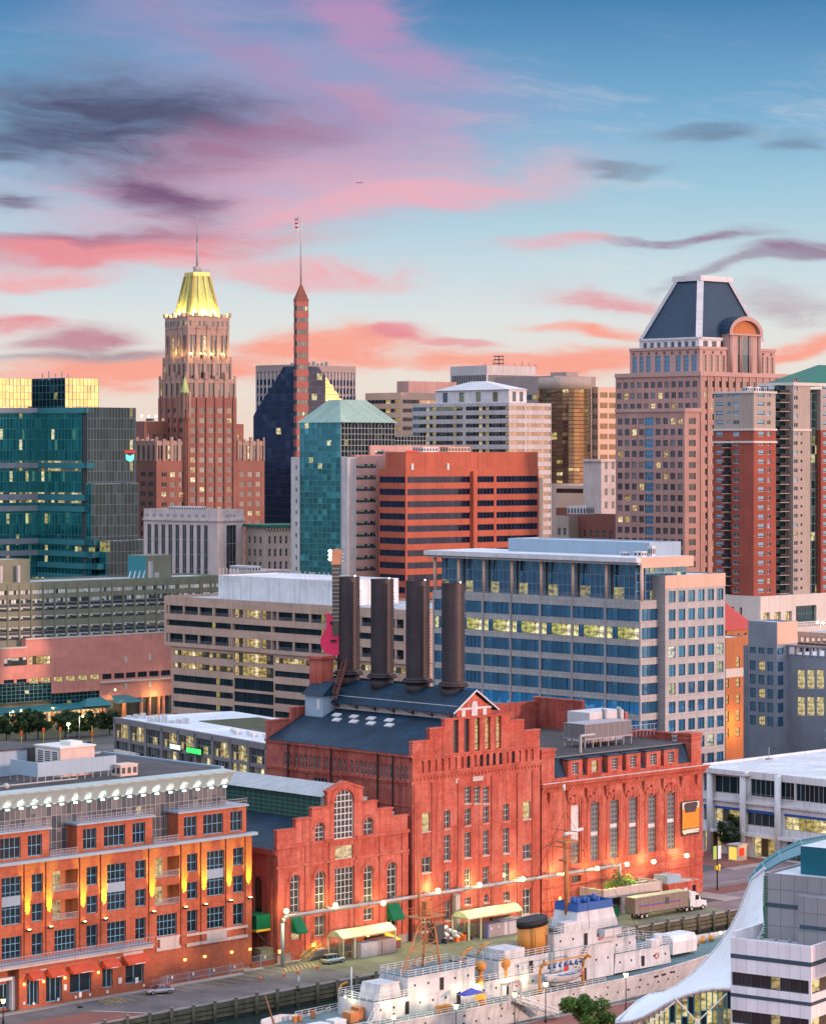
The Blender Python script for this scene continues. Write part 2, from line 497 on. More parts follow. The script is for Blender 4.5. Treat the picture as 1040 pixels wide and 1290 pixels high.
 # -- facade with real openings
def fpt(face,fix,s_,o,z):
 return(s_,fix+o,z)if face=='R' else(fix+o,s_,z)
ARCN=8
def facade(mb,face,fix,s0,s1,z0,z1,ops,depth=0.3,m=0):
 zs=sorted({z0,z1}|{o[2]for o in ops if z0<o[2]<z1}|{o[3]for o in ops if z0<o[3]<z1})
 P=lambda s_,o,z:fpt(face,fix,s_,o,z)
 def q(a,b,c,d):
  if face=='R':mb.quad(a,b,c,d,m)
  else:mb.quad(d,c,b,a,m)
 run=None
 for za,zb in zip(zs,zs[1:]):
  cur=sorted((o[0],o[1])for o in ops if o[2]<=za+1e-6 and o[3]>=zb-1e-6)
  x=s0
  for a,b in cur:
   if a-x>1e-5:q(P(x,0,za),P(a,0,za),P(a,0,zb),P(x,0,zb))
   x=max(x,b)
  if s1-x>1e-5:q(P(x,0,za),P(s1,0,za),P(s1,0,zb),P(x,0,zb))
 for o in ops:
  a,b,c,d=o[:4];arch=o[4]if len(o)>4 else 0
  ah=min(arch,d-c)if arch else 0
  sp=d-ah
  q(P(a,0,c),P(a,0,sp),P(a,depth,sp),P(a,depth,c))
  q(P(b,depth,c),P(b,depth,sp),P(b,0,sp),P(b,0,c))
  q(P(a,0,c),P(a,depth,c),P(b,depth,c),P(b,0,c))
  if not arch:
   q(P(a,depth,d),P(a,0,d),P(b,0,d),P(b,depth,d))
  else:
   mid,r=(a+b)/2,(b-a)/2
   pts=[(mid-r*cos(pi*k/ARCN),sp+ah*sin(pi*k/ARCN))for k in range(ARCN+1)]
   for(xa,ya),(xb,yb)in zip(pts,pts[1:]):
    q(P(xa,depth,ya),P(xa,0,ya),P(xb,0,yb),P(xb,depth,yb))
    if yb<d-1e-6 or ya<d-1e-6:
     q(P(xa,0,ya),P(xb,0,yb),P(xb,0,d+1e-5),P(xa,0,d+1e-5))
def win_mb(w,h,nx,nz,fm,gm,fw=0.07,arch=0,gd=0.06,split=False,jit=0.0,sash=0.0):
 ''
 mb=MB([fm,gm])
 def bx(x0,z0,x1,z1,y0=0.0):mb.box(x0,y0,z0,x1,gd+0.01,z1,0,'k')
 hw=w/2
 if not arch:
  if split:
   for i in range(nx):
    for k in range(nz):
     xa,xb,za,zb=-hw+w*i/nx,-hw+w*(i+1)/nx,h*k/nz,h*(k+1)/nz
     j=[random.uniform(-jit,jit)for _ in range(3)]
     mb.quad((xa,gd+j[0],za),(xb,gd+j[1],za),(xb,gd+j[1]+j[2],zb),(xa,gd+j[0]+j[2],zb),1)
  else:
   j=[random.uniform(-jit,jit)for _ in range(3)]
   mb.quad((-hw,gd+j[0],0),(hw,gd+j[1],0),(hw,gd+j[1]+j[2],h),(-hw,gd+j[0]+j[2],h),1)
  if fw>0:
   bx(-hw,0,-hw+fw,h);bx(hw-fw,0,hw,h);bx(-hw+fw,0,hw-fw,fw);bx(-hw+fw,h-fw,hw-fw,h)
   b=fw*0.42
   for i in range(1,nx):bx(-hw+w*i/nx-b,fw,-hw+w*i/nx+b,h-fw,0.012)
   for k in range(1,nz):bx(-hw+fw,h*k/nz-b,hw-fw,h*k/nz+b,0.024)
 else:
  sp=h-arch;NA=10
  top=lambda x:sp+arch*sqrt(max(0,1-(x/hw)**2))
  pts=[(-hw,gd,0),(hw,gd,0)]+[(hw*cos(pi*k/NA),gd,sp+arch*sin(pi*k/NA))for k in range(NA+1)]
  mb.poly(pts,1)
  bx(-hw,0,-hw+fw,sp);bx(hw-fw,0,hw,sp);bx(-hw+fw,0,hw-fw,fw)
  for k in range(NA):
   t0,t1=pi*k/NA,pi*(k+1)/NA
   i0,i1,o0,o1=[(r_*cos(t),0.0,sp+a_*sin(t))for r_,a_,t in((hw-fw,arch-fw,t0),(hw-fw,arch-fw,t1),(hw,arch,t0),(hw,arch,t1))]
   mb.quad(o0,o1,i1,i0,0)
   mb.quad(i0,i1,(i1[0],gd,i1[2]),(i0[0],gd,i0[2]),0)
  b=fw*0.42
  for i in range(1,nx):
   x=-hw+w*i/nx;bx(x-b,fw,x+b,top(x)-fw*0.5,0.012)
  for k in range(1,nz):
   z=h*k/nz
   hx=hw if z<=sp else hw*sqrt(max(0,1-((z-sp)/arch)**2))
   if hx>fw*1.5:bx(-hx+fw*0.6,z-b,hx-fw*0.6,z+b,0.024)
 return mb
 # -- buildings
CACHE={}
class Bld:
 ''
 def __init__(s,name,label,cat,xc,Y,ang,group=None,X=None):
  s.X=wx(xc,Y)if X is None else X
  s.Y=Y;s.a=radians(ang);s.ca,s.sa=cos(s.a),sin(s.a)
  s.root=empty(name,(s.X,s.Y,0),s.a,label,cat,group)
  s.wins=[];s.cap=96;s.sub=False
 def R(s,px,ly=0.0):
  k=(px-CXP)/FPX
  x0,y0=s.X-s.sa*ly,s.Y+s.ca*ly
  return(k*y0-x0)/(s.ca-k*s.sa)
 def L(s,px,lx=0.0):
  k=(px-CXP)/FPX
  x0,y0=s.X+s.ca*lx,s.Y+s.sa*lx
  return(k*y0-x0)/(-s.sa-k*s.ca)
 def dep(s,lx,ly):return s.Y+s.sa*lx+s.ca*ly
 def z(s,py,lx=0.0,ly=0.0):return wz(py,s.dep(lx,ly))
 def world(s,lx,ly,z=0):return Vector((s.X+s.ca*lx-s.sa*ly,s.Y+s.sa*lx+s.ca*ly,z))
 def win(s,face,fix,a,b,c,d,nx=2,nz=2,fm='frame_dark',gm='glass_far',fw=0.07,arch=0,depth=0.28,split=False,jit=0.0,name='window',parent=None,label=None):
  s.wins.append((face,fix,a,b,c,d,nx,nz,fm,gm,fw,arch,depth,split,jit,name,parent,label))
 def vol(s,x0,y0,x1,y1,z0,z1,wm,R=(),L=(),roof='roof_grey',par=0.7,depth=0.28,name='wall',parw=0.35,coping=None,parent=None):
  ''
  mb=MB([MATS[wm],MATS[roof],MATS[coping or wm]])
  for face,specs in(('R',R),('L',L)):
   fix=y0 if face=='R' else x0
   ops=[(w['s0'],w['s1'],w['z0'],w['z1'],w.get('arch',0))for w in specs]
   a,b=(x0,x1)if face=='R' else(y0,y1)
   facade(mb,face,fix,a,b,z0,z1+par,ops,depth)
   for w in specs:
    k={q:v for q,v in w.items()if q not in('s0','s1','z0','z1','blank')}
    if not w.get('blank'):s.win(face,fix,w['s0'],w['s1'],w['z0'],w['z1'],depth=depth,**k)
  mb.quad((x1,y0,z0),(x1,y1,z0),(x1,y1,z1+par),(x1,y0,z1+par),0)
  mb.quad((x1,y1,z0),(x0,y1,z0),(x0,y1,z1+par),(x1,y1,z1+par),0)
  mb.quad((x0,y0,z1),(x1,y0,z1),(x1,y1,z1),(x0,y1,z1),1)
  if par>0:
   p=parw;zt=z1+par
   for q in(((x0,y0),(x1,y0),(x1-p,y0+p),(x0+p,y0+p)),((x1,y0),(x1,y1),(x1-p,y1-p),(x1-p,y0+p)),((x1,y1),(x0,y1),(x0+p,y1-p),(x1-p,y1-p)),((x0,y1),(x0,y0),(x0+p,y0+p),(x0+p,y1-p))):
    mb.quad(*[(u,v,zt)for u,v in q],2)
    mb.quad((q[3][0],q[3][1],z1),(q[2][0],q[2][1],z1),(q[2][0],q[2][1],zt),(q[3][0],q[3][1],zt),0)
  return mb.build(name,parent or s.root)
 def box(s,name,x0,y0,z0,x1,y1,z1,mt,parent=None,label=None):
  mb=MB([MATS[mt]]);mb.box(x0,y0,z0,x1,y1,z1)
  return mb.build(name,parent or s.root,label=label)
 def finish(s):
  ''
  ws=sorted(s.wins,key=lambda w:-(w[3]-w[2])*(w[5]-w[4]))
  rmb=None
  for wi,w in enumerate(ws):
   face,fix,a,b,c,d,nx,nz,fm,gm,fw,arch,depth,split,jit,name,parent,label=w
   W_,H_=b-a,d-c
   var=random.randrange(3)if(split or jit)else 0
   key=(round(W_,2),round(H_,2),nx,nz,fm,gm,fw,round(arch,2),split,jit,var)
   if key not in CACHE:
    mbw=win_mb(W_,H_,nx,nz,MATS[fm],MATS[gm],fw,arch,0.06,split,jit)
    CACHE[key]=[mbw,None]
   p=fpt(face,fix,(a+b)/2,depth-0.07,c)
   rz=0.0 if face=='R' else-pi/2
   if wi<s.cap:
    ce=CACHE[key]
    if s.sub:
     if len(ce)==2:
      for q_ in(0,1):
       t=MB(ce[0].mats);t.v=ce[0].v;ix=[i for i,mm in enumerate(ce[0].m)if mm==q_]
       t=MB([ce[0].mats[q_]])
       for i in ix:b0=len(t.v);t.v+=[ce[0].v[k]for k in ce[0].f[i]];t.f.append(tuple(range(b0,len(t.v))));t.m.append(0)
       ce.append(t.mesh('pane' if q_ else name))
     o=bpy.data.objects.new(name,ce[2]);COL.objects.link(o);o.parent=parent or s.root;o.location=p;o.rotation_euler=(0,0,rz)
     g=bpy.data.objects.new('pane',ce[3]);COL.objects.link(g);g.parent=o
     continue
    if ce[1]is None:ce[1]=ce[0].mesh(name)
    o=bpy.data.objects.new(name,ce[1]);COL.objects.link(o)
    o.parent=parent or s.root;o.location=p;o.rotation_euler=(0,0,rz)
    if label:o['label']=label
   else:
    if rmb is None:rmb=MB([MATS[fm],MATS[gm]])
    rmb.join(CACHE[key][0],Matrix.Translation(p)@Matrix.Rotation(rz,4,'Z'))
  if rmb is not None:
   o=rmb.build('window',s.root);o['kind']='stuff'
  s.wins=[]
def grid(a,b,n,z0,fh,nf,wf=0.55,hh=1.6,sill=0.9,**k):
 ''
 out=[];p=(b-a)/n
 for f in range(nf):
  for i in range(n):
   c=a+p*(i+0.5);hw=p*wf/2
   out.append(dict(s0=c-hw,s1=c+hw,z0=z0+f*fh+sill,z1=z0+f*fh+sill+hh,**k))
 return out
def bands(a,b,z0,fh,nf,hh=1.7,sill=1.0,pane=1.5,**k):
 n=max(2,round((b-a)/pane))
 kw=dict(nx=n,nz=1,split=True,jit=0.006,name='window_band');kw.update(k)
 return[dict(s0=a,s1=b,z0=z0+f*fh+sill,z1=z0+f*fh+sill+hh,**kw)for f in range(nf)]
def curtain(b,face,fix,s0,s1,z0,z1,nx,nz,gm,fm,fw=0.12,jit=0.012,name='curtain_wall',proud=0.1,parent=None,label=None,lit=()):
 ''
 mb=MB([MATS[fm],MATS[gm],MATS['glass_shop']])
 P=lambda s_,o,z:fpt(face,fix,s_,o,z)
 for i in range(nx):
  for k in range(nz):
   a,c=s0+(s1-s0)*i/nx,s0+(s1-s0)*(i+1)/nx
   d,e=z0+(z1-z0)*k/nz,z0+(z1-z0)*(k+1)/nz
   j=[random.uniform(-jit,jit)for _ in range(3)]
   q=[P(a,j[0],d),P(c,j[1],d),P(c,j[1]+j[2],e),P(a,j[0]+j[2],e)]
   mb.quad(*(q if face=='R' else q[::-1]),2 if k in lit else 1)
 h=fw/2
 for i in range(nx+1):
  a=s0+(s1-s0)*i/nx;p,q=P(a-h,-proud,z0),P(a+h,0.03,z1);mb.box(*p,*q,0)
 for k in range(nz+1):
  z=z0+(z1-z0)*k/nz;p,q=P(s0,-proud*0.8,z-h),P(s1,0.03,z+h);mb.box(*p,*q,0)
 return mb.build(name,parent or b.root,label=label)
 # -- the materials of the place
mat_wall('roof_grey',(0.42,0.44,0.48),0.9,0.2,0.2,0.12)
mat_wall('roof_white',(0.66,0.69,0.74),0.8,0.22,0.3,0.12,c2=(0.50,0.52,0.56))
mat_wall('roof_dark',(0.075,0.07,0.075),0.9,0.35,0.3,0.15)
mat_wall('roof_slate',(0.010,0.040,0.078),0.65,0.45,0.45,0.2,joint=(0.9,40.0,0.07),jc=0.55)
mat_wall('roof_metal',(0.42,0.44,0.46),0.5,0.15,0.2,0.2,metal=0.3,joint=(0.8,60.0,0.08),jc=0.6)
mat_wall('frame_dark',(0.06,0.065,0.07),0.5,0.1,0)
mat_wall('frame_grey',(0.30,0.32,0.34),0.5,0.1,0)
mat_wall('frame_white',(0.62,0.62,0.60),0.55,0.1,0)
mat_wall('frame_blue',(0.16,0.40,0.56),0.5,0.1,0)
mat_wall('mullion_light',(0.36,0.37,0.35),0.45,0.08,0)
mat_wall('mullion_teal',(0.07,0.27,0.30),0.4,0.08,0,metal=0.2)
mat_glass('glass_far',(0.014,0.016,0.02),(0.17,0.16,0.145),0.3,0.12,(1.0,0.70,0.2),ls=1.0,refl=0.08)
mat_glass('glass_rose',(0.014,0.014,0.02),(0.15,0.14,0.14),0.4,0.09,(1.0,0.75,0.2),ls=1.0,refl=0.10)
mat_glass('glass_teal',(0.004,0.05,0.06),(0.01,0.14,0.16),0.12,0.045,(1.0,0.85,0.2),0.9,0.22,(0.3,0.85,0.9),wob=0.1)
mat_glass('glass_teal_dark',(0.010,0.022,0.03),(0.04,0.07,0.08),0.2,0.035,(1.0,0.85,0.25),0.8,0.03,(0.32,0.52,0.64),wob=0.1)
mat_glass('glass_sun_gold',(0.12,0.10,0.03),(0.2,0.17,0.05),0.1,0.0,refl=0.75,tint=(1.0,0.86,0.42),wob=0.25)  # gold base and tint stand in for sunrise mirrored in the panes
mat_glass('glass_blue',(0.006,0.075,0.17),(0.02,0.18,0.34),0.35,0.07,(1.0,0.85,0.25),1.0,0.32,(0.4,0.75,1.0),wob=0.5)  # blue base colour paints in the reflected sky
mat_glass('glass_green',(0.006,0.075,0.085),(0.05,0.28,0.29),0.16,0.03,(1.0,0.85,0.25),0.9,0.24,(0.4,0.85,0.9),wob=0.12)
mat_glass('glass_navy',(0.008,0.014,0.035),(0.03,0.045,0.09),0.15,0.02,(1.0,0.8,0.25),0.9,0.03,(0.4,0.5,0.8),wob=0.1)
mat_glass('glass_bronze',(0.012,0.008,0.012),(0.05,0.03,0.02),0.1,0.04,(1.0,0.75,0.2),0.9,0.36,(1.0,0.66,0.36),wob=0.15)  # warm tint puts orange sun reflection into the right-face windows
mat_glass('glass_dim',(0.014,0.017,0.02),(0.09,0.085,0.08),0.35,0.10,(1.0,0.8,0.25),0.9,0.10,wob=0.1)
mat_glass('glass_shop',(0.08,0.06,0.03),(0.3,0.25,0.15),0.25,0.55,(1.0,0.74,0.22),0.85,0.06)
mat_glass('glass_lit',(0.1,0.08,0.03),(0.3,0.25,0.15),0.1,0.95,(1.0,0.80,0.18),0.8,0.05)
mat_glass('glass_flat',(0.05,0.06,0.06),(0.80,0.84,0.76),0.80,0.015,ls=0.7,refl=0.05)
mat_glass('glass_near',(0.010,0.014,0.017),(0.09,0.085,0.075),0.3,0.08,(1.0,0.70,0.2),0.6,0.08,wob=0.1)
mat_glass('glass_old',(0.05,0.055,0.055),(0.22,0.22,0.20),0.5,0.14,(1.0,0.78,0.25),0.7,0.10,wob=0.2)
mat_glass('glass_storm',(0.02,0.025,0.035),(0.13,0.12,0.115),0.4,0.09,(1.0,0.8,0.3),0.8,0.14)
mat_glass('glass_art',(0.07,0.075,0.085),(0.22,0.22,0.22),0.4,0.04,(1.0,0.7,0.2),0.5,0.10)
mat_wall('rose_granite',(0.43,0.25,0.22),0.75,0.15,0.26,0.12)
mat_wall('rose_trim',(0.46,0.29,0.26),0.75,0.1,0.1,0.12)
mat_wall('tower_brick',(0.29,0.125,0.10),0.9,0.16,0.22,0.1)
mat_wall('tower_stone',(0.40,0.265,0.225),0.85,0.15,0.2,0.15)
mat_wall('copper_green',(0.42,0.50,0.18),0.6,0.2,0.2,0.2)
mat_wall('copper_roof',(0.29,0.42,0.36),0.7,0.15,0.2,0.1,joint=(1.6,60,0.1),jc=0.8)
mat_wall('gold_trim',(0.62,0.48,0.16),0.45,0.1,0.1,0.3,metal=0.2)
mat_wall('white_stone',(0.56,0.47,0.45),0.85,0.14,0.32,0.2)
mat_wall('rust_panel',(0.46,0.11,0.065),0.7,0.14,0.2,0.08,joint=(3.0,4.4,0.06),jc=0.8)
mat_wall('pink_panel',(0.58,0.33,0.29),0.8,0.07,0.08,0.08,joint=(1.5,3.9,0.04),jc=0.9)
mat_wall('salmon_stone',(0.70,0.29,0.235),0.8,0.1,0.14,0.15,joint=(4.2,2.1,0.05),jc=0.9)
mat_wall('pale_panel',(0.54,0.50,0.50),0.75,0.1,0.22,0.08,joint=(1.5,3.9,0.04),jc=0.88)
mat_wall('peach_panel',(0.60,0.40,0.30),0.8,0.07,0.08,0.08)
mat_wall('brown_panel',(0.32,0.25,0.235),0.8,0.08,0.1,0.08)
mat_wall('slate_panel',(0.20,0.19,0.20),0.8,0.08,0.1,0.08)
mat_wall('grey_metal',(0.40,0.385,0.385),0.55,0.08,0.16,0.1,metal=0.15,joint=(1.5,2.14,0.06),jc=0.72)
mat_wall('tan_concrete',(0.53,0.36,0.285),0.85,0.1,0.22,0.12,joint=(7.5,4.0,0.05),jc=0.88)
mat_wall('olive_concrete',(0.215,0.22,0.16),0.85,0.1,0.2,0.12)
mat_wall('beige_stucco',(0.38,0.31,0.27),0.85,0.1,0.18,0.12)
mat_wall('apart_brick',(0.30,0.078,0.055),0.85,0.16,0.25,0.1)
mat_wall('cream_band',(0.60,0.54,0.50),0.8,0.08,0.14,0.12)
mat_wall('slate_blue_panel',(0.25,0.28,0.33),0.7,0.06,0.08,0.1,joint=(3.0,3.0,0.04),jc=0.9)
mat_wall('orange_brick',(0.46,0.17,0.075),0.9,0.12,0.15,0.2)
mat_wall('dark_brick',(0.22,0.085,0.07),0.9,0.12,0.15,0.15)
mat_wall('red_roof',(0.42,0.06,0.05),0.7,0.1,0.1,0.2)
mat_wall('green_roof',(0.008,0.12,0.085),0.55,0.1,0.1,0.2)
mat_wall('navy_slate',(0.025,0.055,0.10),0.5,0.12,0.1,0.2,joint=(1.4,0.7,0.06),jc=0.8)
mat_wall('white_metal',(0.66,0.64,0.66),0.5,0.06,0.1,0.15,joint=(1.6,1.6,0.06),jc=0.85)
mat_wall('white_paint',(0.68,0.70,0.72),0.5,0.12,0.28,0.3)
mat_wall('teal_band',(0.05,0.24,0.28),0.4,0.06,0.05,0.1,metal=0.2)
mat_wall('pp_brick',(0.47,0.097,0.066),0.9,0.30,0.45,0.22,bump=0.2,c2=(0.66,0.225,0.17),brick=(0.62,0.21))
mat_wall('pp_brick_shaded',(0.36,0.08,0.06),0.9,0.30,0.45,0.22,bump=0.2,c2=(0.50,0.17,0.135),brick=(0.62,0.21))  # darker copy of the front brick; side-wall shade put into the colour
mat_wall('pp_trim',(0.43,0.088,0.062),0.85,0.24,0.4,0.3,bump=0.15,c2=(0.54,0.18,0.13))
mat_wall('grey_stone',(0.30,0.26,0.25),0.9,0.15,0.25,0.3,brick=(1.6,0.5))
mat_wall('hotel_brick',(0.43,0.11,0.055),0.9,0.2,0.2,0.2,bump=0.15,brick=(0.62,0.21),c2=(0.52,0.17,0.10))
mat_wall('hotel_base',(0.42,0.12,0.065),0.9,0.12,0.14,0.2,bump=0.12,brick=(0.62,0.21))
mat_wall('trim_stone',(0.52,0.44,0.41),0.8,0.1,0.2,0.2)
mat_wall('blue_metal',(0.27,0.36,0.46),0.45,0.06,0.08,0.2,metal=0.2)
mat_wall('pale_soffit',(0.36,0.44,0.44),0.6,0.06,0.1,0.2)
mat_wall('screen_blue',(0.30,0.40,0.50),0.5,0.06,0.08,0.2)
mat_wall('pipe_grey',(0.44,0.43,0.43),0.5,0.15,0.15,0.5,metal=0.3)
mat_wall('stack_steel',(0.062,0.050,0.056),0.5,0.22,0.25,0.35,metal=0.35,joint=(60,2.2,0.04),jc=0.85)
mat_wall('asphalt',(0.15,0.14,0.145),0.95,0.4,0.0,0.12,bump=0.1,streak=False)
mat_wall('street_asphalt',(0.25,0.19,0.2),0.95,0.25,0.0,0.12,bump=0.1,streak=False)
mat_wall('asphalt_lamplit',(0.21,0.205,0.135),0.95,0.35,0.0,0.1,bump=0.1,streak=False)  # greenish tint paints yellow-green lamplight into the apron asphalt
mat_wall('street_brick',(0.24,0.10,0.085),0.9,0.2,0.0,0.2,bump=0.1,streak=False)
mat_wall('sidewalk_stone',(0.34,0.30,0.29),0.9,0.15,0.0,0.2,streak=False)
mat_wall('quay_timber',(0.035,0.032,0.028),0.9,0.35,0.3,0.4,bump=0.3)
mat_wall('line_yellow',(0.62,0.42,0.06),0.8,0.25,0,0.6,streak=False)
mat_wall('line_white',(0.62,0.62,0.6),0.8,0.25,0,0.6,streak=False)
mat_wall('city_ground',(0.10,0.10,0.10),0.95,0.3,0,0.02,streak=False)
mat_wall('grass_green',(0.075,0.08,0.045),0.95,0.35,0,0.3,streak=False)
mat_wall('canvas_green',(0.0,0.13,0.06),0.8,0.12,0.1,0.6)
mat_wall('canvas_red',(0.50,0.075,0.035),0.8,0.12,0.1,0.6)
mat_wall('canopy_pale',(0.56,0.60,0.38),0.5,0.1,0.1,0.5,joint=(1.2,50,0.06),jc=0.75)
mat_wall('iron_dark',(0.03,0.03,0.032),0.6,0.2,0.1,1.0,metal=0.4)
mat_wall('rail_grey',(0.36,0.33,0.38),0.5,0.1,0.0,1.0,metal=0.3)
mat_wall('ship_white',(0.60,0.62,0.65),0.5,0.12,0.34,0.3,joint=(2.4,1.3,.03),jc=.86)
mat_wall('ship_deck',(0.12,0.19,0.21),0.8,0.2,0.0,0.3,streak=False)
mat_wall('ship_buff',(0.52,0.23,0.05),0.55,0.12,0.15,0.4)
mat_wall('ship_black',(0.015,0.015,0.018),0.6,0.2,0.1,0.6)
mat_wall('mast_orange',(0.50,0.19,0.07),0.6,0.2,0.2,1.0)
mat_plain('blue_paint',(0.02,0.10,0.34),0.5)
mat_plain('blue_canvas',(0.07,0.09,0.42),0.8)
mat_plain('red_paint',(0.60,0.04,0.04),0.5)
mat_plain('orange_plastic',(0.85,0.16,0.03),0.6)
mat_plain('yellow_paint',(0.75,0.50,0.03),0.6)
mat_plain('green_paint',(0.03,0.20,0.10),0.5)
mat_plain('guitar_pink',(0.75,0.03,0.12),0.35)
mat_plain('guitar_neck',(0.10,0.08,0.07),0.6)
mat_plain('guitar_head',(0.55,0.26,0.14),0.6)
mat_plain('black_rubber',(0.02,0.02,0.02),0.9)
mat_plain('silver_paint',(0.42,0.44,0.42),0.35,0.6)
mat_plain('mauve_paint',(0.40,0.34,0.36),0.35,0.5)
mat_plain('steel_bright',(0.6,0.6,0.6),0.35,0.8)
mat_wall('trailer_side',(0.34,0.28,0.25),0.3,0.15,0.2,0.4,metal=0.5)
mat_plain('pink_concrete',(0.62,0.47,0.42),0.8)
mat_plain('sign_black',(0.03,0.03,0.03),0.6)
mat_plain('poster_orange',(0.72,0.24,0.02),0.6)
mat_plain('poster_dark',(0.06,0.045,0.05),0.7)
mat_plain('poster_cream',(0.62,0.60,0.5),0.7)
mat_wall('tensile_white',(0.74,0.77,0.80),0.6,0.06,0.12,0.25)
mat_plain('car_glass',(0.02,0.04,0.045),0.1,0.2,0.8)
mat_wall('leaf_green',(0.075,0.16,0.03),0.8,0.5,0,2.0,streak=False)
mat_wall('leaf_dark',(0.03,0.065,0.022),0.8,0.5,0,1.5,streak=False)
mat_wall('bark',(0.09,0.06,0.045),0.9,0.3,0.2,2.0)
mat_emit('lamp_warm',(1.0,0.76,0.26),22.0)
mat_emit('lamp_white',(1.0,0.92,0.7),9.0)
mat_emit('lamp_cyan',(0.7,1.0,0.85),6.0)
mat_emit('lamp_orange',(1.0,0.45,0.10),6.0)
mat_emit('sign_green_lit',(0.04,1.0,0.12),2.2)
mat_emit('sign_white_lit',(0.75,1.0,0.8),1.6)
mat_emit('sign_cyan_lit',(0.3,1.0,0.95),1.1)
mat_emit('sign_red_lit',(1.0,0.06,0.03),1.2)
mat_emit('sign_yellow_lit',(1.0,0.75,0.15),1.0)
mat_glass('glass_blue_lit',(0.006,0.045,0.10),(0.02,0.16,0.30),0.35,0.5,(1.0,0.95,0.08),1.1,0.30,(0.4,0.75,1.0),wob=0.4)  # unlit panes carry the same painted sky blue
mat_glass('glass_bluer',(0.006,0.20,0.50),(0.02,0.36,0.70),0.4,0.04,(1.0,0.85,0.25),1.0,0.34,(0.3,0.75,1.0),wob=0.5)  # stronger blue base for lower rows; sky reflection painted into the colour
mat_glass('glass_pent',(0.075,0.085,0.10),(0.21,0.195,0.2),0.5,0.03,(1.0,0.85,0.3),0.6,0.12,wob=0.1)
mat_wall('vault_teal',(0.012,0.13,0.18),0.3,0.1,0.05,0.3,metal=0.2)
mat_wall('band_slate',(0.05,0.085,0.12),0.4,0.06,0.05,0.3)
mat_wall('spire_red',(0.34,0.11,0.095),0.7,0.1,0.1,0.2)
mat_wall('pile_wood',(0.13,0.12,0.08),0.9,0.4,0.4,0.6)
mat_glass('glass_apart',(0.012,0.03,0.055),(0.22,0.40,0.58),0.6,0.03,(1.0,0.7,0.25),0.8,0.05)  # bluish pane colour stands in for sky reflected in the apartment windows
mat_glass('glass_drum',(0.010,0.008,0.014),(0.04,0.03,0.03),0.1,0.05,(1.0,0.75,0.2),0.9,0.15,(1.0,0.66,0.36),wob=0.15)
mat_glass('glass_rose_gold',(0.03,0.02,0.015),(0.2,0.15,0.12),0.2,0.03,(1.0,0.75,0.2),0.8,0.38,(1.0,0.80,0.72))  # warm mirror glass for sun-facing sides; peach sunrise glow put into the tint
def mat_water():
 m=new_mat('harbour_water');T=NT(m)
 tc=T.node('ShaderNodeTexCoord').outputs['Object']
 p=T.node('ShaderNodeBsdfPrincipled')
 p.inputs['Base Color'].default_value=(0.012,0.03,0.03,1);p.inputs['Roughness'].default_value=0.04
 p.inputs['Specular IOR Level'].default_value=0.6
 b=T.node('ShaderNodeBump');b.inputs['Strength'].default_value=0.35;b.inputs['Distance'].default_value=0.4
 T.L.new(T.noise(tc,0.9,4,0.55,0.6),b.inputs['Height']);T.L.new(b.outputs[0],p.inputs['Normal'])
 o=T.node('ShaderNodeOutputMaterial');T.L.new(p.outputs[0],o.inputs[0])
mat_water()
# -- ground, water, quay
Q0=gpt(340,1253)
QA=radians(44)
QC,QS=cos(QA),sin(QA)
def qw(x,y,z=0.0):return Vector((Q0.x+QC*x-QS*y,Q0.y+QS*x+QC*y,z))
def qframe(name,x,y,z=0.0,rz=0.0,label=None,cat=None,group=None):
 return empty(name,qw(x,y,z),QA+rz,label,cat,group)
def qx(px,ly):
 k=(px-CXP)/FPX
 x0,y0=Q0.x-QS*ly,Q0.y+QC*ly
 return(k*y0-x0)/(QC-k*QS)
def qz(py,lx,ly):return wz(py,Q0.y+QS*lx+QC*ly)
def qg(px,py,z=0.0):
 p=gpt(px,py,z);dx,dy=p.x-Q0.x,p.y-Q0.y
 return(QC*dx+QS*dy,-QS*dx+QC*dy)
def struct(name,mb,kind='structure'):
 o=mb.build(name);o['kind']=kind
 return o
mat_wall('far_hill',(0.06,0.08,0.085),0.95,0.3,0,0.004,streak=False)
mb=MB([MATS['far_hill']])
hr=random.Random(8)
rg=[[(-9000+i*360,5200+k*700+hr.uniform(-120,120),(0,46,78,20)[k]+(hr.uniform(-14,14)if k else 0))for i in range(51)]for k in range(4)]
mb.loft(rg,0,False,False);struct('hills',mb)
WATER_Z=-2.6
mb=MB([MATS['city_ground']])
A,B,C_,D_=qw(-400,0),qw(1400,0),qw(9000,9000),qw(-9000,9000)
mb.quad((A.x,A.y,0),(B.x,B.y,0),(14000,26000,0),(-14000,26000,0))
mb.quad((A.x,A.y,0),(-14000,26000,0),(-14000,-2000,0),(A.x-800,A.y-700,0))
struct('ground',mb)
mb=MB([MATS['harbour_water']])
p=[qw(-500,-.1,WATER_Z),qw(1000,-.1,WATER_Z),qw(1000,-700,WATER_Z),qw(-500,-700,WATER_Z)]
mb.quad(*p);struct('water',mb)
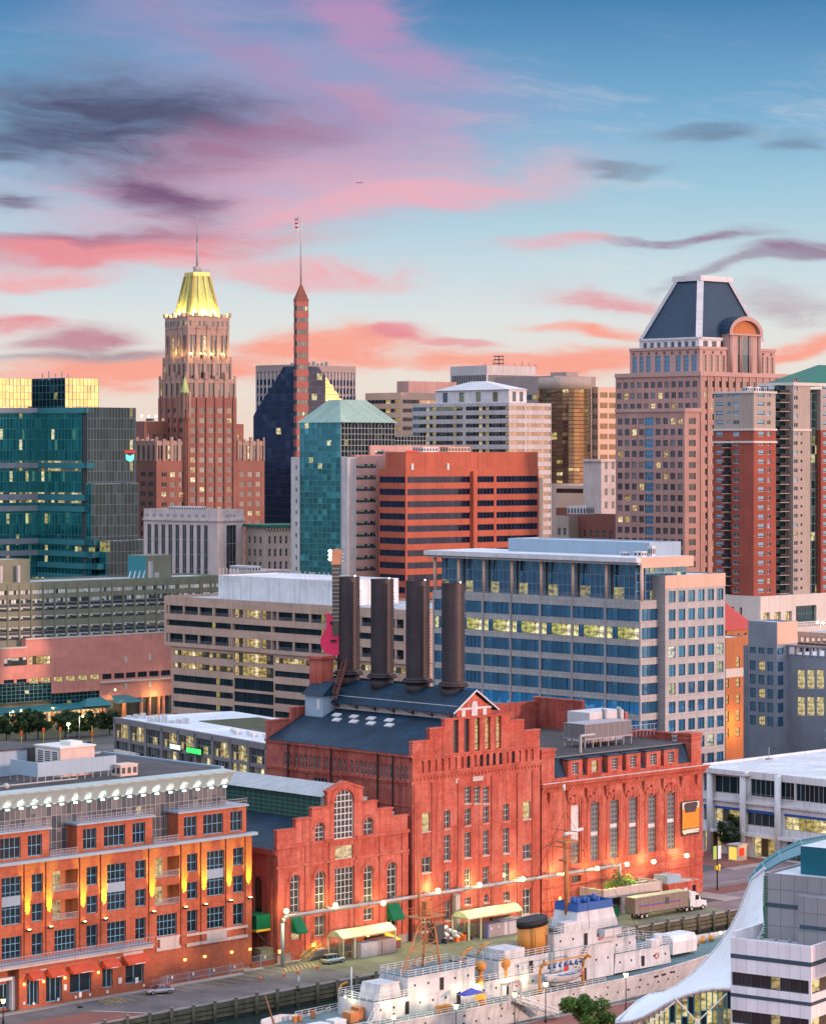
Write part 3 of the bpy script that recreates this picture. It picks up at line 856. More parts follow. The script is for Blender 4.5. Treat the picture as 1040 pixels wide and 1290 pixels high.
# -- downtown towers
TH=44.0
def pyramid(b,name,x0,y0,x1,y1,z0,tx0,ty0,tx1,ty1,z1,mt,mtop=None,parent=None,eave=None):
 mb=MB([MATS[mt],MATS[mtop or mt]])
 A=[(x0,y0,z0),(x1,y0,z0),(x1,y1,z0),(x0,y1,z0)]
 B=[(tx0,ty0,z1),(tx1,ty0,z1),(tx1,ty1,z1),(tx0,ty1,z1)]
 for k in range(4):
  j=(k+1)%4;mb.quad(A[k],A[j],B[j],B[k],0)
 mb.quad(*B,1)
 return mb.build(name,parent or b.root)
def plant_box(b,x0,y0,z0,w,d,h,mt='frame_grey',name='roof_plant'):
 mb=MB([MATS[mt],MATS['frame_dark']])
 mb.box(x0,y0,z0,x0+w,y0+d,z0+h)
 n=max(2,int(w/1.2))
 for i in range(n):
  xa=x0+w*(i+0.2)/n
  mb.box(xa,y0-0.03,z0+h*0.25,xa+w*0.6/n,y0,z0+h*0.8,1,'k')
 n=max(2,int(d/1.2))
 for i in range(n):
  ya=y0+d*(i+0.2)/n
  mb.box(x0-0.03,ya,z0+h*0.25,x0,ya+d*0.6/n,z0+h*0.8,1,'r')
 mb.box(x0-.1,y0-.1,z0+h,x0+w+.1,y0+d+.1,z0+h+.15)
 return mb.build(name,b.root)
def point_lamp(name,p,energy,c,r=0.15,parent=None,spot=None,aim=None,blend=0.6):
 l=bpy.data.lights.new(name,'SPOT' if spot else 'POINT')
 l.energy=energy;l.color=c;l.shadow_soft_size=r
 if spot:
  l.spot_size=radians(spot);l.spot_blend=blend
 o=bpy.data.objects.new(name,l);COL.objects.link(o);o.location=p
 if aim is not None:o.rotation_euler=Vector(aim).to_track_quat('-Z','Y').to_euler()
 if parent is not None:o.parent=parent
 return o
 # --- striped grey slab tower behind the spire
b=Bld('office_tower','grey finned slab tower standing behind the dark glass tower with the thin brick spire','tower',371,1290,50)
xr,yl=b.R(448),b.L(322);zt=b.z(459)
mb=MB([MATS['brown_panel'],MATS['roof_grey']]);mb.box(0.6,0.6,0,xr,yl,zt);mb.box(0,0,zt-3,xr,yl,zt,0);mb.build('wall',b.root)
for face,ln in(('R',xr),('L',yl)):
 n=int(ln/2.3);m2=MB([MATS['pale_panel'],MATS['glass_navy']])
 for i in range(n+1):
  a=min(ln-0.5,i*ln/n);p,q=fpt(face,0,a,0,30),fpt(face,0,a+0.55,0.7,zt-3);m2.box(*p,*q,0)
 for f in range(32):
  z0=30+f*3.9
  if z0+3>zt-3:break
  p,q=fpt(face,0,0.1,0.45,z0),fpt(face,0,ln-0.1,0.58,z0+2.6);m2.box(*p,*q,1)
 m2.build('finned_wall',b.root)
for i in range(9):b.box('roof_vent',4+i*3.0,5,zt,5.2+i*3.0,6.2,zt+1.0+(i%3)*0.5,'frame_grey')
# --- dark glass tower with sloping shoulders and brick spire
b=Bld('spire_tower','dark glass tower with sloping shoulders and a thin banded brick spire flying a flag','tower',372,1150,36)
Y0=1150
def zc(py):return wz(py,Y0)
W1=b.R(432);D1=b.L(319)
mb=MB([MATS['frame_dark']])
zs,zt=zc(523),zc(461)
body=MB([MATS['frame_dark'],MATS['glass_navy'],MATS['glass_sun_gold']])
nz=26
def panel(mb,P,s0,s1,z0,z1,nx,nz,gi,clip=None):
 for i in range(nx):
  for k in range(nz):
   a,c=s0+(s1-s0)*i/nx,s0+(s1-s0)*(i+1)/nx
   d,e=z0+(z1-z0)*k/nz,z0+(z1-z0)*(k+1)/nz
   sh=clip((d+e)/2)if clip else s1
   if a>=sh:continue
   c2=min(c,clip(d))if clip else c;c3=min(c,clip(e))if clip else c
   if c2<=a:continue
   j=random.uniform(-.02,.02)
   mb.quad(P(a,j,d+.12),P(c2,-j,d+.12),P(max(c3,a+.01),-j,e-.12),P(a,j,e-.12),gi)
slope=lambda z:D1*(1-0.72*max(0,min(1,(z-zs)/(zt-zs))))
PL=lambda s,o,z:(-0.1+o,s,z)
panel(body,PL,0.2,D1-0.2,5,zt,9,42,1,slope)
body.poly([(0,0,0),(0,D1,0),(0,D1,zs),(0,D1*0.28,zt),(0,0,zt)],0)
slr=lambda z:W1*(1-0.52*max(0,min(1,(z-zc(505))/(zt-zc(505)))))
body.poly([(0,0,0),(W1,0,0),(W1,0,zc(505)),(W1*0.48,0,zt),(0,0,zt)],0)
PR=lambda s,o,z:(s,-0.1+o,z)
panel(body,PR,0.2,W1-0.2,5,zt,9,42,1,slr)
body.quad((0,D1,zs),(W1,D1,zs),(W1*0.48,D1*0.28,zt),(0,D1*0.28,zt),1)
body.quad((W1,0,zc(505)),(W1,D1,zs),(W1*0.48,D1*0.28,zt),(W1*0.48,0,zt),2)
body.quad((0,0,zt),(W1*0.48,0,zt),(W1*0.48,D1*.28,zt),(0,D1*.28,zt),0)
body.quad((W1,0,0),(W1,D1,0),(W1,D1,zs),(W1,0,zc(505)),0)
body.quad((0,D1,0),(W1,D1,0),(W1,D1,zs),(0,D1,zs),0)
body.build('glass_body',b.root)
gp=MB([MATS['frame_dark'],MATS['glass_sun_gold']])
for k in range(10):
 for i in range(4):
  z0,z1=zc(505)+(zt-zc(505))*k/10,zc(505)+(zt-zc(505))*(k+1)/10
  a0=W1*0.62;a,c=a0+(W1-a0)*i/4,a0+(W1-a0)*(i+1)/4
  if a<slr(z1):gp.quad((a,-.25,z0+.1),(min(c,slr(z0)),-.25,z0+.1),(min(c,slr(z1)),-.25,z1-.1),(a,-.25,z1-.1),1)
gp.build('sun_tint_glass',b.root)  # gold panes laid over the dark glass to paint sun on the shoulder
sx0,sx1=b.R(373.5,-1.2),b.R(388.5,-1.2)
sp=MB([MATS['spire_red'],MATS['frame_dark'],MATS['glass_dim']])
ztop=zc(373)
nf=int((ztop-8)/4.85)
for f in range(nf):
 z0=8+f*4.85
 sp.box(sx0,-1.2,z0,sx1,1.0,z0+2.9,0)
 sp.box(sx0+.1,-1.1,z0+2.9,sx1-.1,.9,z0+4.85,1)
 for i in range(4):
  a=sx0+.4+(sx1-sx0-.8)*i/4
  sp.quad((a,-1.15,z0+3.0),(a+(sx1-sx0-.8)/4-.2,-1.15,z0+3.0),(a+(sx1-sx0-.8)/4-.2,-1.15,z0+4.75),(a,-1.15,z0+4.75),2)
sp.box(sx0,-1.2,8+nf*4.85,sx1,1.0,8+nf*4.85+2.2,0)
spo=sp.build('brick_spire',b.root)
zz0=8+nf*4.85+2.2;mx=(sx0+sx1)/2
pr=MB([MATS['dark_brick']])
for q in(((sx0-.2,-1.4),(sx1+.2,-1.4)),((sx1+.2,-1.4),(sx1+.2,1.2)),((sx1+.2,1.2),(sx0-.2,1.2)),((sx0-.2,1.2),(sx0-.2,-1.4))):
 pr.poly([(q[0][0],q[0][1],zz0),(q[1][0],q[1][1],zz0),(mx,0,zc(355))])
pr.build('spire_cap',b.root)
fp=MB([MATS['pale_panel']]);fp.tube((mx,0,zc(356)),(mx,0,zc(268)),0.4,0.24,6);fp.build('flagpole',b.root)
fl=MB([MATS['white_paint'],MATS['red_paint'],MATS['blue_paint']])
z1,z2=zc(272),zc(289)
for k in range(7):
 a,c=z2+(z1-z2)*k/7,z2+(z1-z2)*(k+1)/7
 for i in range(3):
  xa,xb=-1.5+i*0.55,-1.5+(i+1)*0.55
  fl.quad((mx+xa,2+.3*sin(i*2+k*.4),a),(mx+xb,2+.3*sin(i*2+2+k*.4),a),(mx+xb,2+.3*sin(i*2+2.4+k*.4),c),(mx+xa,2+.3*sin(i*2+.4+k*.4),c),2 if(k>3 and i==2)else(k%2))
fl.build('flag',b.root)
# --- brick skyscraper with the lit gold-green crown
b=Bld('art_deco_skyscraper','brick art deco skyscraper with floodlit gold and green pyramid crown and tall mast','skyscraper',197,1100,33);b.cap=98
Y0=1100
W1=b.R(333);D1=38.0
zb,zst=b.z(556),b.z(581)
fh=3.95
def deco_grid(a,c,n,z0,nf,hh=2.1,wf=0.62):return grid(a,c,n,z0,fh,nf,wf,hh,1.0,nx=2,nz=1,fm='tower_stone',gm='glass_far',fw=0.18)
nf=int((zst-10)/fh)
b.vol(0,0,W1,D1,0,zst,'tower_brick',R=deco_grid(1.5,b.R(234),3,10,nf)+deco_grid(b.R(300),W1-1,3,10,nf),L=deco_grid(1.5,14.5,2,10,nf),par=0,name='lower_wall')
def crown_band(x0,y0,x1,y1,z0,z1,nR,nL,name,pin=1.8,sides='RL'):
 mb=MB([MATS['tower_stone'],MATS['tower_brick'],MATS['glass_far']])
 mb.box(x0+.35,y0+.35,z0,x1-.35,y1-.35,z1,1)
 for face,n,a,c,fix in(('R',nR,x0,x1,y0),('L',nL,y0,y1,x0)):
  if n<1:continue
  p=(c-a)/n
  for i in range(n+1):
   m_=a+p*i;w=p*0.17
   s0,s1=max(a,m_-w),min(c,m_+w)
   q0,q1=fpt(face,fix,s0,-0.25,z0),fpt(face,fix,s1,0.4,z1)
   mb.box(*q0,*q1,0)
   cx_,cy_,_=fpt(face,fix,(s0+s1)/2,0.1,0)
   r=(s1-s0)/2
   mb.prism([(cx_-r,cy_-r),(cx_+r,cy_-r),(cx_+r,cy_+r),(cx_-r,cy_+r)],z1,z1+pin*(0.55 if i%2 else 1.0),0)
  for i in range(n):
   s0,s1=a+p*(i+.2),a+p*(i+.8);mid=(s0+s1)/2
   h=z1-z0
   for t0,t1 in((s0,mid-p*.05),(mid+p*.05,s1)):
    q=[fpt(face,fix,t0,0.3,z0+h*.12),fpt(face,fix,t1,0.3,z0+h*.12),fpt(face,fix,t1,0.3,z0+h*.74),fpt(face,fix,(t0+t1)/2,0.3,z0+h*.8),fpt(face,fix,t0,0.3,z0+h*.74)]
    mb.poly(q,2)
   q0,q1=fpt(face,fix,mid-p*.05,0.1,z0),fpt(face,fix,mid+p*.05,0.4,z1);mb.box(*q0,*q1,0)
   q0,q1=fpt(face,fix,s0-p*.05,0.05,z0+h*.8),fpt(face,fix,s1+p*.05,0.4,z1);mb.box(*q0,*q1,0)
 mb.box(x0+.35,y0+.35,z1,x1-.35,y1-.35,z1+.3,0)
 return mb.build(name,b.root)
crown_band(0,0,b.R(235),D1,zst,zb,4,9,'wing_cresting')
crown_band(b.R(299),0,W1,D1,zst,zb,4,0,'wing_cresting')
b.vol(2,14,b.R(235),D1-2,zb,b.z(532),'tower_brick',R=deco_grid(3,b.R(232),4,zb,1),par=.6,name='upper_wall')
b.vol(b.R(299),10,W1-4,D1-8,zb,b.z(535),'tower_brick',R=deco_grid(b.R(300),W1-5,2,zb,1),par=.6,name='upper_wall')
xs0,xs1=b.R(234,-1.2),b.R(298,-1.2)
S=xs1-xs0
def tier(x0,y0,x1,y1,z0,z1,nR,nL):
 n=int((z1-z0)/fh)
 b.vol(x0,y0,x1,y1,z0,z1,'tower_brick',R=deco_grid(x0+1.2,x1-1.2,nR,z0,n,2.2,.58),L=deco_grid(y0+1.2,y1-1.2,nL,z0,n,2.2,.58),par=0,name='shaft_wall')
 m2=MB([MATS['tower_brick']])
 for face,n_,a,c,fix in(('R',nR,x0,x1,y0),('L',nL,y0,y1,x0)):
  p=(c-a-2.4)/n_
  for i in range(n_+1):
   m_=a+1.2+p*i
   q0,q1=fpt(face,fix,m_-p*.13,-.5,z0),fpt(face,fix,m_+p*.13,.1,z1);m2.box(*q0,*q1)
 m2.build('pier',b.root)
tier(xs0,-1.2,xs1,S-1.2,0,b.z(500),5,4)
crown_band(xs0+.2,-1.0,xs1-.2,S-1.4,b.z(500),b.z(477),5,5,'shaft_cresting',3.0)
xa,xb_=xs0+S*.05,xs1-S*.07;ya,yb=-1.2+S*.05,S-1.2-S*.07
crown_band(xa,ya,xb_,yb,b.z(477),b.z(452),5,5,'crown_stage',2.4)
xa,xb_=xs0+S*.08,xs1-S*.11;ya,yb=-1.2+S*.08,S-1.2-S*.11
crown_band(xa,ya,xb_,yb,b.z(454),b.z(412),4,4,'crown_stage',1.6)
mb=MB([MATS['tower_stone'],MATS['glass_far']])
mb.box(xa-.2,ya-.2,b.z(412),xb_+.2,yb+.2,b.z(397),0)
for i in range(9):
 s=xa+(xb_-xa)*(i+.35)/9;mb.box(s,ya-.26,b.z(409),s+.9,ya-.2,b.z(402),1,'k')
 s=ya+(yb-ya)*(i+.35)/9;mb.box(xa-.26,s,b.z(409),xa-.2,s+.9,b.z(402),1,'r')
for i in range(6):
 for j in range(6):
  if 0<i<5 and 0<j<5:continue
  px_,py_=xa+(xb_-xa)*i/5,ya+(yb-ya)*j/5
  mb.prism([(px_-.7,py_-.7),(px_+.7,py_-.7),(px_+.7,py_+.7),(px_-.7,py_+.7)],b.z(397),b.z(391.5 if(i+j)%2 else 394),0)
mb.build('crown_parapet',b.root)
cx_,cy_=(xa+xb_)/2,(ya+yb)/2;hb,ht=(xb_-xa)*.335,(xb_-xa)*.185
z0,z1=b.z(395),b.z(344)
pyramid(b,'crown_roof',cx_-hb,cy_-hb,cx_+hb,cy_+hb,z0,cx_-ht,cy_-ht,cx_+ht,cy_+ht,z1,'copper_green')
mb=MB([MATS['gold_trim'],MATS['frame_grey']])
for f in(-1,-.36,.36,1):
 for sx,sy in((f,-1),(-1,f),(1,f),(f,1)):
  mb.bar((cx_+sx*(hb+.1),cy_+sy*(hb+.1),z0),(cx_+sx*(ht+.1),cy_+sy*(ht+.1),z1),.9,.9,0)
mb.box(cx_-ht-.3,cy_-ht-.3,z1,cx_+ht+.3,cy_+ht+.3,z1+1.6,0)
for i in range(7):
 mb.tube((cx_-ht+2*ht*i/6,cy_-ht-.2,z1+1.6),(cx_-ht+2*ht*i/6,cy_-ht-.2,z1+3.0),.12,n=4,m=1)
mb.box(cx_-ht,cy_-ht-.25,z1+2.9,cx_+ht,cy_-ht-.15,z1+3.05,1)
mb.box(cx_-1.2,cy_-1.2,z1+1.6,cx_+1.2,cy_+1.2,z1+4.0,1)
mb.build('crown_rib',b.root)
mb=MB([MATS['frame_grey']]);mb.tube((cx_,cy_,z1+3),(cx_,cy_,b.z(300)),.5,.3,6);mb.tube((cx_,cy_,b.z(300)),(cx_,cy_,b.z(264)),.28,.1,6);mb.build('mast',b.root)
for dx,dy in((0,-1.22),(-.75,-1.22),(.75,-1.22),(-1.22,0),(-1.22,.7)):
 p=b.world(cx_+dx*hb,cy_+dy*hb,z0+1.0)
 point_lamp('floodlight',p,3400,(1.0,0.80,0.28),0.6)
for i in range(4):
 point_lamp('floodlight',b.world(xa+(xb_-xa)*(i+.5)/4,ya-1.4,b.z(444)),900,(1.0,0.62,0.2),.4)
for i in range(2):
 point_lamp('floodlight',b.world(xa-1.4,ya+(yb-ya)*(i+.5)/3,b.z(444)),700,(1.0,0.62,0.2),.4)
tx,ty=xs0-1.0,-2.2
mb=MB([MATS['tower_stone']]);mb.prism([(tx-1.5,ty-1.5),(tx+1.9,ty-1.5),(tx+1.9,ty+1.9),(tx-1.5,ty+1.9)],b.z(516),b.z(497))
for dx_ in(-1.6,-.3,1.0):mb.box(tx+dx_,ty-1.8,b.z(526),tx+dx_+.7,ty-1.5,b.z(494));mb.box(tx-1.8,ty+dx_,b.z(526),tx-1.5,ty+dx_+.7,b.z(494));mb.build('corner_turret',b.root)
mb=MB([MATS['copper_green']])
A=[(tx-1.2,ty-1.2,b.z(496)),(tx+1.6,ty-1.2,b.z(496)),(tx+1.6,ty+1.6,b.z(496)),(tx-1.2,ty+1.6,b.z(496))]
for k in range(4):mb.poly([A[k],A[(k+1)%4],(tx+.2,ty+.2,b.z(472))])
mb.build('turret_spire',b.root)
t=MB([MATS['frame_dark'],MATS['lamp_warm']])
t.box(0,4,b.z(530),b.R(200),9,b.z(527));
for i in range(4):t.ball((-8+i*4,3.5+i*1.5,b.z(524)),.45,1,6,4)
t.build('terrace_light',b.root)
b.finish()
# --- mirrored teal office complex on the far left
b=Bld('glass_office_block','teal mirrored glass office complex with stepped bays and golden rooftop boxes','office block',108,1050,44);b.cap=60
Y0=1050
zc=lambda py:wz(py,Y0)
zt=zc(513);D1,W1=b.L(48),b.R(171)
mb=MB([MATS['frame_dark'],MATS['roof_dark']]);mb.box(.3,.3,0,W1,D1+4,zt-.4,0);mb.box(0,0,zt-.4,W1,D1+4,zt,1);mb.build('core_wall',b.root)
curtain(b,'L',0,2.5,D1,0,zt,13,26,'glass_teal','mullion_teal',.16,lit=(20,17))
curtain(b,'R',0,0.8,W1,0,zt,16,26,'glass_teal_dark','frame_grey',.13,proud=.03)
curtain(b,'L',W1*.97,-.01,0,0,zt,1,26,'glass_teal_dark','mullion_light',.16)
sb=MB([MATS['teal_band']])
for p0,p1,ex in((513,520,0),(583,590,.6),(623,631,2),(638,645,2),(680,687,3),(695,702,4.5),(710,717,7),(724,730,9)):
 sb.box(-.5,-ex,zc(p1),.2,D1,zc(p0));sb.box(-.5,-ex,zc(p1),3.5,.2,zc(p0))
sb.build('spandrel_band',b.root)
x2=-b.ca*0;y2=D1
mb=MB([MATS['frame_dark'],MATS['roof_dark']]);mb.box(-40,D1+.2,0,.2,D1+30,zt-.2,0);mb.build('bay_wall',b.root)
curtain(b,'R',D1,-30,0,0,zt,20,26,'glass_teal','mullion_teal',.16,lit=(17,))
sb=MB([MATS['slate_blue_panel']])
for p0,p1 in((513,519),(583,590),(623,631),(638,645),(680,687),(695,702)):sb.box(-30,D1-.5,zc(p1),-.5,D1+.2,zc(p0))
sb.build('spandrel_band',b.root)
for px0,px1,py,dy in((115,174,609,3.0),(134,193,681,8.0)):
 xa,xb_=b.R(px0,-dy),b.R(px1,-dy)
 mb=MB([MATS['frame_dark'],MATS['roof_grey']]);mb.box(xa+.2,-dy+.2,0,xb_,8,zc(py)-.3,0);mb.box(xa,-dy,zc(py)-.3,xb_,8,zc(py),1);mb.build('step_wall',b.root)
 curtain(b,'R',-dy,xa,xb_,0,zc(py),13,int((zc(py))/4),'glass_teal_dark','frame_grey',.13,proud=.03)
 curtain(b,'L',xa,-dy,0,0,zc(py),2,int((zc(py))/4),'glass_teal','mullion_teal',.16)
for px0,pxc,px1,py in((30,82,124,476),(-60,-2,40,476)):
 yy=22 if px0>0 else 30
 k0=(pxc-CXP)/FPX
 xo=b.R(pxc,yy);xe=b.R(px1,yy);ye=b.L(px0+(10 if px0>0 else 0),xo)
 zz1=wz(py,b.dep(xo,yy))
 mb=MB([MATS['frame_dark'],MATS['roof_grey']]);mb.box(xo+.3,yy+.3,zt-2,xe,max(ye,yy+10),zz1-.2,0);mb.build('penthouse_wall',b.root)
 curtain(b,'R',yy,xo,xe,zt-2,zz1,9,5,'glass_sun_gold','mullion_light',.18,.05,'sun_gold_glass')  # sunrise gold on the right face only
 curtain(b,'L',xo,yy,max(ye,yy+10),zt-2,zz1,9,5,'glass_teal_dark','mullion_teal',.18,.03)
sg=MB([MATS['sign_cyan_lit'],MATS['sign_red_lit']])
xa,xb_=b.R(157,-.3),b.R(170,-.3);za,zb_=zc(582),zc(572);w=xb_-xa
sg.extr([(xa+w*.12,-.6,zb_),(xa+w*.12,-.6,za+1.0),(xa+w*.5,-.6,za),(xa+w*.86,-.6,za+1.0),(xa+w*.86,-.6,zb_),(xa+w*.5,-.6,zb_-.8)],(0,.4,0),0)
sg.box(xa,-.5,zb_+.5,xb_,-.2,zb_+1.2,1)
sg.build('lit_sign',b.root)
for i in range(5):b.box('roof_vent',2+i*3.1,30,zt+11,2.4+i*3.1,30.4,zt+13.5+(i%2),'frame_grey')
b.finish()
# --- pale stone block with tall dark window strips
b=Bld('stone_office_block','pale stone block with tall dark window strips at the foot of the brick skyscraper','office block',274,1000,52)
W1,D1=b.R(307),b.L(181);zt=b.z(645)
sty=dict(nx=2,nz=10,fm='frame_grey',gm='glass_far',fw=.16,depth=.6)if False else dict(nx=2,nz=10,fm='frame_grey',gm='glass_far',fw=.16)
p=(D1-5)/9
Ls=[dict(s0=4+p*i+p*.22,s1=4+p*i+p*.78,z0=8,z1=b.z(662),**sty)for i in range(9)]
Rs=[dict(s0=W1*.34,s1=W1*.72,z0=8,z1=b.z(662),nx=3,nz=8,fm='frame_grey',gm='glass_far',fw=.16)]
b.vol(0,0,W1,D1,0,zt,'white_stone',R=Rs,L=Ls,par=.8,depth=.3)
mb=MB([MATS['white_stone'],MATS['frame_grey']])
mb.box(-.6,-.6,b.z(657),W1+.2,D1,b.z(654.5))
for i in range(9):mb.box(-.12,5+p*i+1,b.z(652),0,5+p*i+2.6,b.z(648.5),1,'r')
for i in range(6):mb.box(W1*.3+i*1.0,-.12,b.z(652),W1*.3+i*1.0+.5,0,b.z(648.5),1,'k')
mb.build('cornice',b.root)
plant_box(b,2,12,zt,5,14,1.6,'white_metal')
b.finish()
b=Bld('low_block','low pinkish flat roofed block in front of the pale stone building','building',333,960,44)
W1,D1=b.R(372),b.L(288);zt=b.z(722)
b.vol(0,0,W1,D1,0,zt,'white_stone',R=grid(W1*.45,W1,4,zt-6,4,1,.5,1.6),roof='roof_white')
plant_box(b,3,10,zt,4,12,1.8,'white_metal')
b.finish()
b=Bld('commercial_block','narrow old cream commercial block with green cornice beside the brick skyscraper','building',333,1000,33)
W1=b.R(385);zt=b.z(665)
sty=dict(nx=1,nz=2,fm='frame_grey',gm='glass_far',fw=.12)
b.vol(0,0,W1,14,0,zt,'beige_stucco',R=[dict(w,arch=.5)for w in grid(1,W1,7,zt-25,4.6,5,.42,2.9,.8,**sty)],L=grid(1,13,3,zt-25,4.6,5,.4,2.6,.8,**sty),par=.6)
mb=MB([MATS['green_roof'],MATS['beige_stucco']])
mb.box(-1.2,-1.2,zt+.2,W1,14,zt+1.1,0)
for i in range(14):mb.box(.4+i*W1/14,-.8,zt-.9,.9+i*W1/14,0,zt+.2,1)
mb.build('cornice',b.root)
b.finish()
# --- blocks on the skyline behind
b=Bld('office_block','pink stepped office block on the skyline left of the hipped white tower','office block',505,1300,44)
W1,D1=b.R(580),b.L(460);zt=b.z(497)
b.vol(0,0,W1,D1,0,zt,'peach_panel',R=bands(1,W1-1,zt-60,4.2,14,1.9,1.2,3,gm='glass_rose_gold',fm='frame_grey',fw=.12),L=bands(1,D1-1,zt-60,4.2,14,1.9,1.2,3,gm='glass_far',fm='frame_grey',fw=.12),par=1)
x2=b.R(522,14)
b.vol(x2-4,14,b.R(575,14),D1*.9,zt,b.z(481),'rose_granite',par=1,name='penthouse_wall')
b.finish()
b=Bld('office_tower','white crowned office tower with dark louvre band and radio dish on its roof','tower',613,1420,40)
W1,D1=b.R(675),b.L(567);zt=b.z(463)
b.vol(0,0,W1,D1,0,zt,'pale_panel',par=1.2)
mb=MB([MATS['frame_dark'],MATS['pale_panel']])
za,zb_=b.z(484),b.z(472)
for i in range(26):
 s=1+(W1-2)*i/26;mb.box(s,-.15,za,s+(W1-2)/26*.62,-.02,zb_,0)
for i in range(15):
 s=1+(D1-2)*i/15;mb.box(-.15,s,za,-.02,s+(D1-2)/15*.62,zb_,0)
mb.build('louvre',b.root)
dc=MB([MATS['frame_dark']])
dx,dy=b.R(628,6),6
for k in range(4):
 a=pi/4+k*pi/2;dc.tube((dx+2.6*cos(a),dy+2.6*sin(a),zt),(dx+2.0*cos(a),dy+2.0*sin(a),zt+6.5),.18,n=4)
for h in(2.5,4.5,6.3):
 for k in range(8):
  a,c=k*pi/4,(k+1)*pi/4;dc.tube((dx+2.7*cos(a),dy+2.7*sin(a),zt+h),(dx+2.7*cos(c),dy+2.7*sin(c),zt+h),.2,n=4)
for i in range(12):dc.tube((2+i*3.6,3+(i*5)%7,zt),(2+i*3.6,3+(i*5)%7,zt+1.8+(i*7%5)*.6),.14,n=4)
dc.build('roof_antenna',b.root)
b.finish()
b=Bld('office_block','brown slab block behind the hipped white office tower','office block',697,1260,44)
W1,D1=b.R(750),b.L(622);zt=b.z(476)
sty=dict(gm='glass_far',fm='frame_dark',fw=.14)
b.vol(0,0,W1,D1,0,zt,'brown_panel',R=[],L=bands(2,D1-1,zt-42,4.4,8,2.3,1.4,4,**sty),par=1)
b.box('roof_plant',b.R(713,8),8,zt,b.R(728,8),18,b.z(467),'brown_panel')
b.finish()
b=Bld('glass_drum','dark bronze glass drum tower mirroring the gold sunrise beside the brown slab','tower',722,1215,44)
zt,z0=b.z(490),b.z(609)
n=28;r=11.5;mb=MB([MATS['frame_dark'],MATS['glass_drum'],MATS['pale_panel']])
cx_,cy_=4,9
for k in range(n):
 a,c=2*pi*k/n,2*pi*(k+1)/n
 for f in range(24):
  za,zb_=z0+(zt-z0)*f/24,z0+(zt-z0)*(f+1)/24
  j=random.uniform(-.03,.03)
  mb.quad((cx_+(r+j)*cos(a),cy_+(r+j)*sin(a),za+.15),(cx_+r*cos(c),cy_+r*sin(c),za+.15),(cx_+(r-j)*cos(c),cy_+(r-j)*sin(c),zb_-.15),(cx_+r*cos(a),cy_+r*sin(a),zb_-.15),1)
mb.tube((cx_,cy_,0),(cx_,cy_,zt),r-.2,n=n,m=0)
mb.build('glass_drum_wall',b.root)
mb=MB([MATS['beige_stucco']]);mb.tube((cx_,cy_,zt),(cx_,cy_,b.z(475)),r+.15,n=n);mb.build('drum_cap',b.root)
mb=MB([MATS['beige_stucco']]);mb.tube((cx_,cy_,0),(cx_,cy_,z0),r+.5,n=n);mb.build('drum_base',b.root)
b=Bld('office_block','block with orange sunlit ribbon windows between the bronze drum and the rose granite tower','office block',753,1225,52)
W1,D1=b.R(800),b.L(745);zt=b.z(490)
b.vol(0,0,W1,D1,0,zt,'peach_panel',R=grid(.8,b.R(777),2,zt-46.5,4.6,10,.82,2.6,1.2,nx=4,nz=1,fm='peach_panel',gm='glass_bronze',fw=.15,jit=.05),L=grid(.3,D1-.3,2,zt-46.5,4.6,10,.6,2.0,1.2,nx=1,nz=1,fm='frame_dark',gm='glass_far',fw=.1),par=1)
b.finish()
b=Bld('small_block','slim white stone building tucked left of the rose granite tower','building',757,1100,33)
W1=b.R(790);zt=b.z(581)
b.vol(0,0,W1,12,0,zt,'white_stone',R=grid(.6,b.R(776),2,zt-30,5.2,6,.4,2.8,.8,nx=2,nz=2,fm='frame_grey',gm='glass_far',fw=.12),par=.8)
mb=MB([MATS['white_stone']]);mb.box(-.7,-.7,zt-.2,W1,12,zt+.5);mb.build('cornice',b.root)
b.finish()
b=Bld('podium_block','low block banded in pink and red stripes below the bronze drum','building',737,1120,44)
W1,D1=b.R(756),b.L(700);zt=b.z(612)
st=MB([MATS['peach_panel'],MATS['dark_brick'],MATS['roof_grey'],MATS['glass_far']])
zz=zt;k=0
for hgt,mt in((1.2,0),(1.8,3),(6.0,0),(3.4,1),(2.0,0),(1.8,1),(2.0,0),(1.8,1),(30,0)):
 pr_=0.0 if mt!=3 else.25
 st.box(pr_,pr_,zz-hgt,W1,D1,zz,mt);zz-=hgt
st.quad((0,0,zt+.01),(W1,0,zt+.01),(W1,D1,zt+.01),(0,D1,zt+.01),2)
st.build('banded_wall',b.root)
m=MB([MATS['peach_panel']])
for i in range(5):m.box(W1*i/4-.2,-.05,zt-3,W1*i/4+.2,.5,zt-1.2)
m.build('pier',b.root)
b=Bld('brick_block','plain dark red brick block in front of the rose granite tower','building',800,960,52)
D1=b.L(704);zt=b.z(651)
sty=dict(nx=1,nz=2,fm='frame_grey',gm='glass_far',fw=.1)
b.vol(0,0,10,D1,0,zt,'dark_brick',L=grid(6,D1-1,9,zt-18,4.8,3,.36,2.6,1.0,**sty),par=.6)
plant_box(b,2,22,zt,5,8,3.2,'white_metal')
b.finish()
b=Bld('small_block','small cream block squeezed left of the dark red brick block','building',716,970,52)
D1=b.L(699);zt=b.z(652)
b.vol(0,0,8,D1,0,zt,'beige_stucco',L=grid(.5,D1-.5,2,zt-16,4.4,3,.5,2.6,1.0,nx=2,nz=2,fm='frame_grey',gm='glass_far',fw=.1),par=.6)
b.finish()
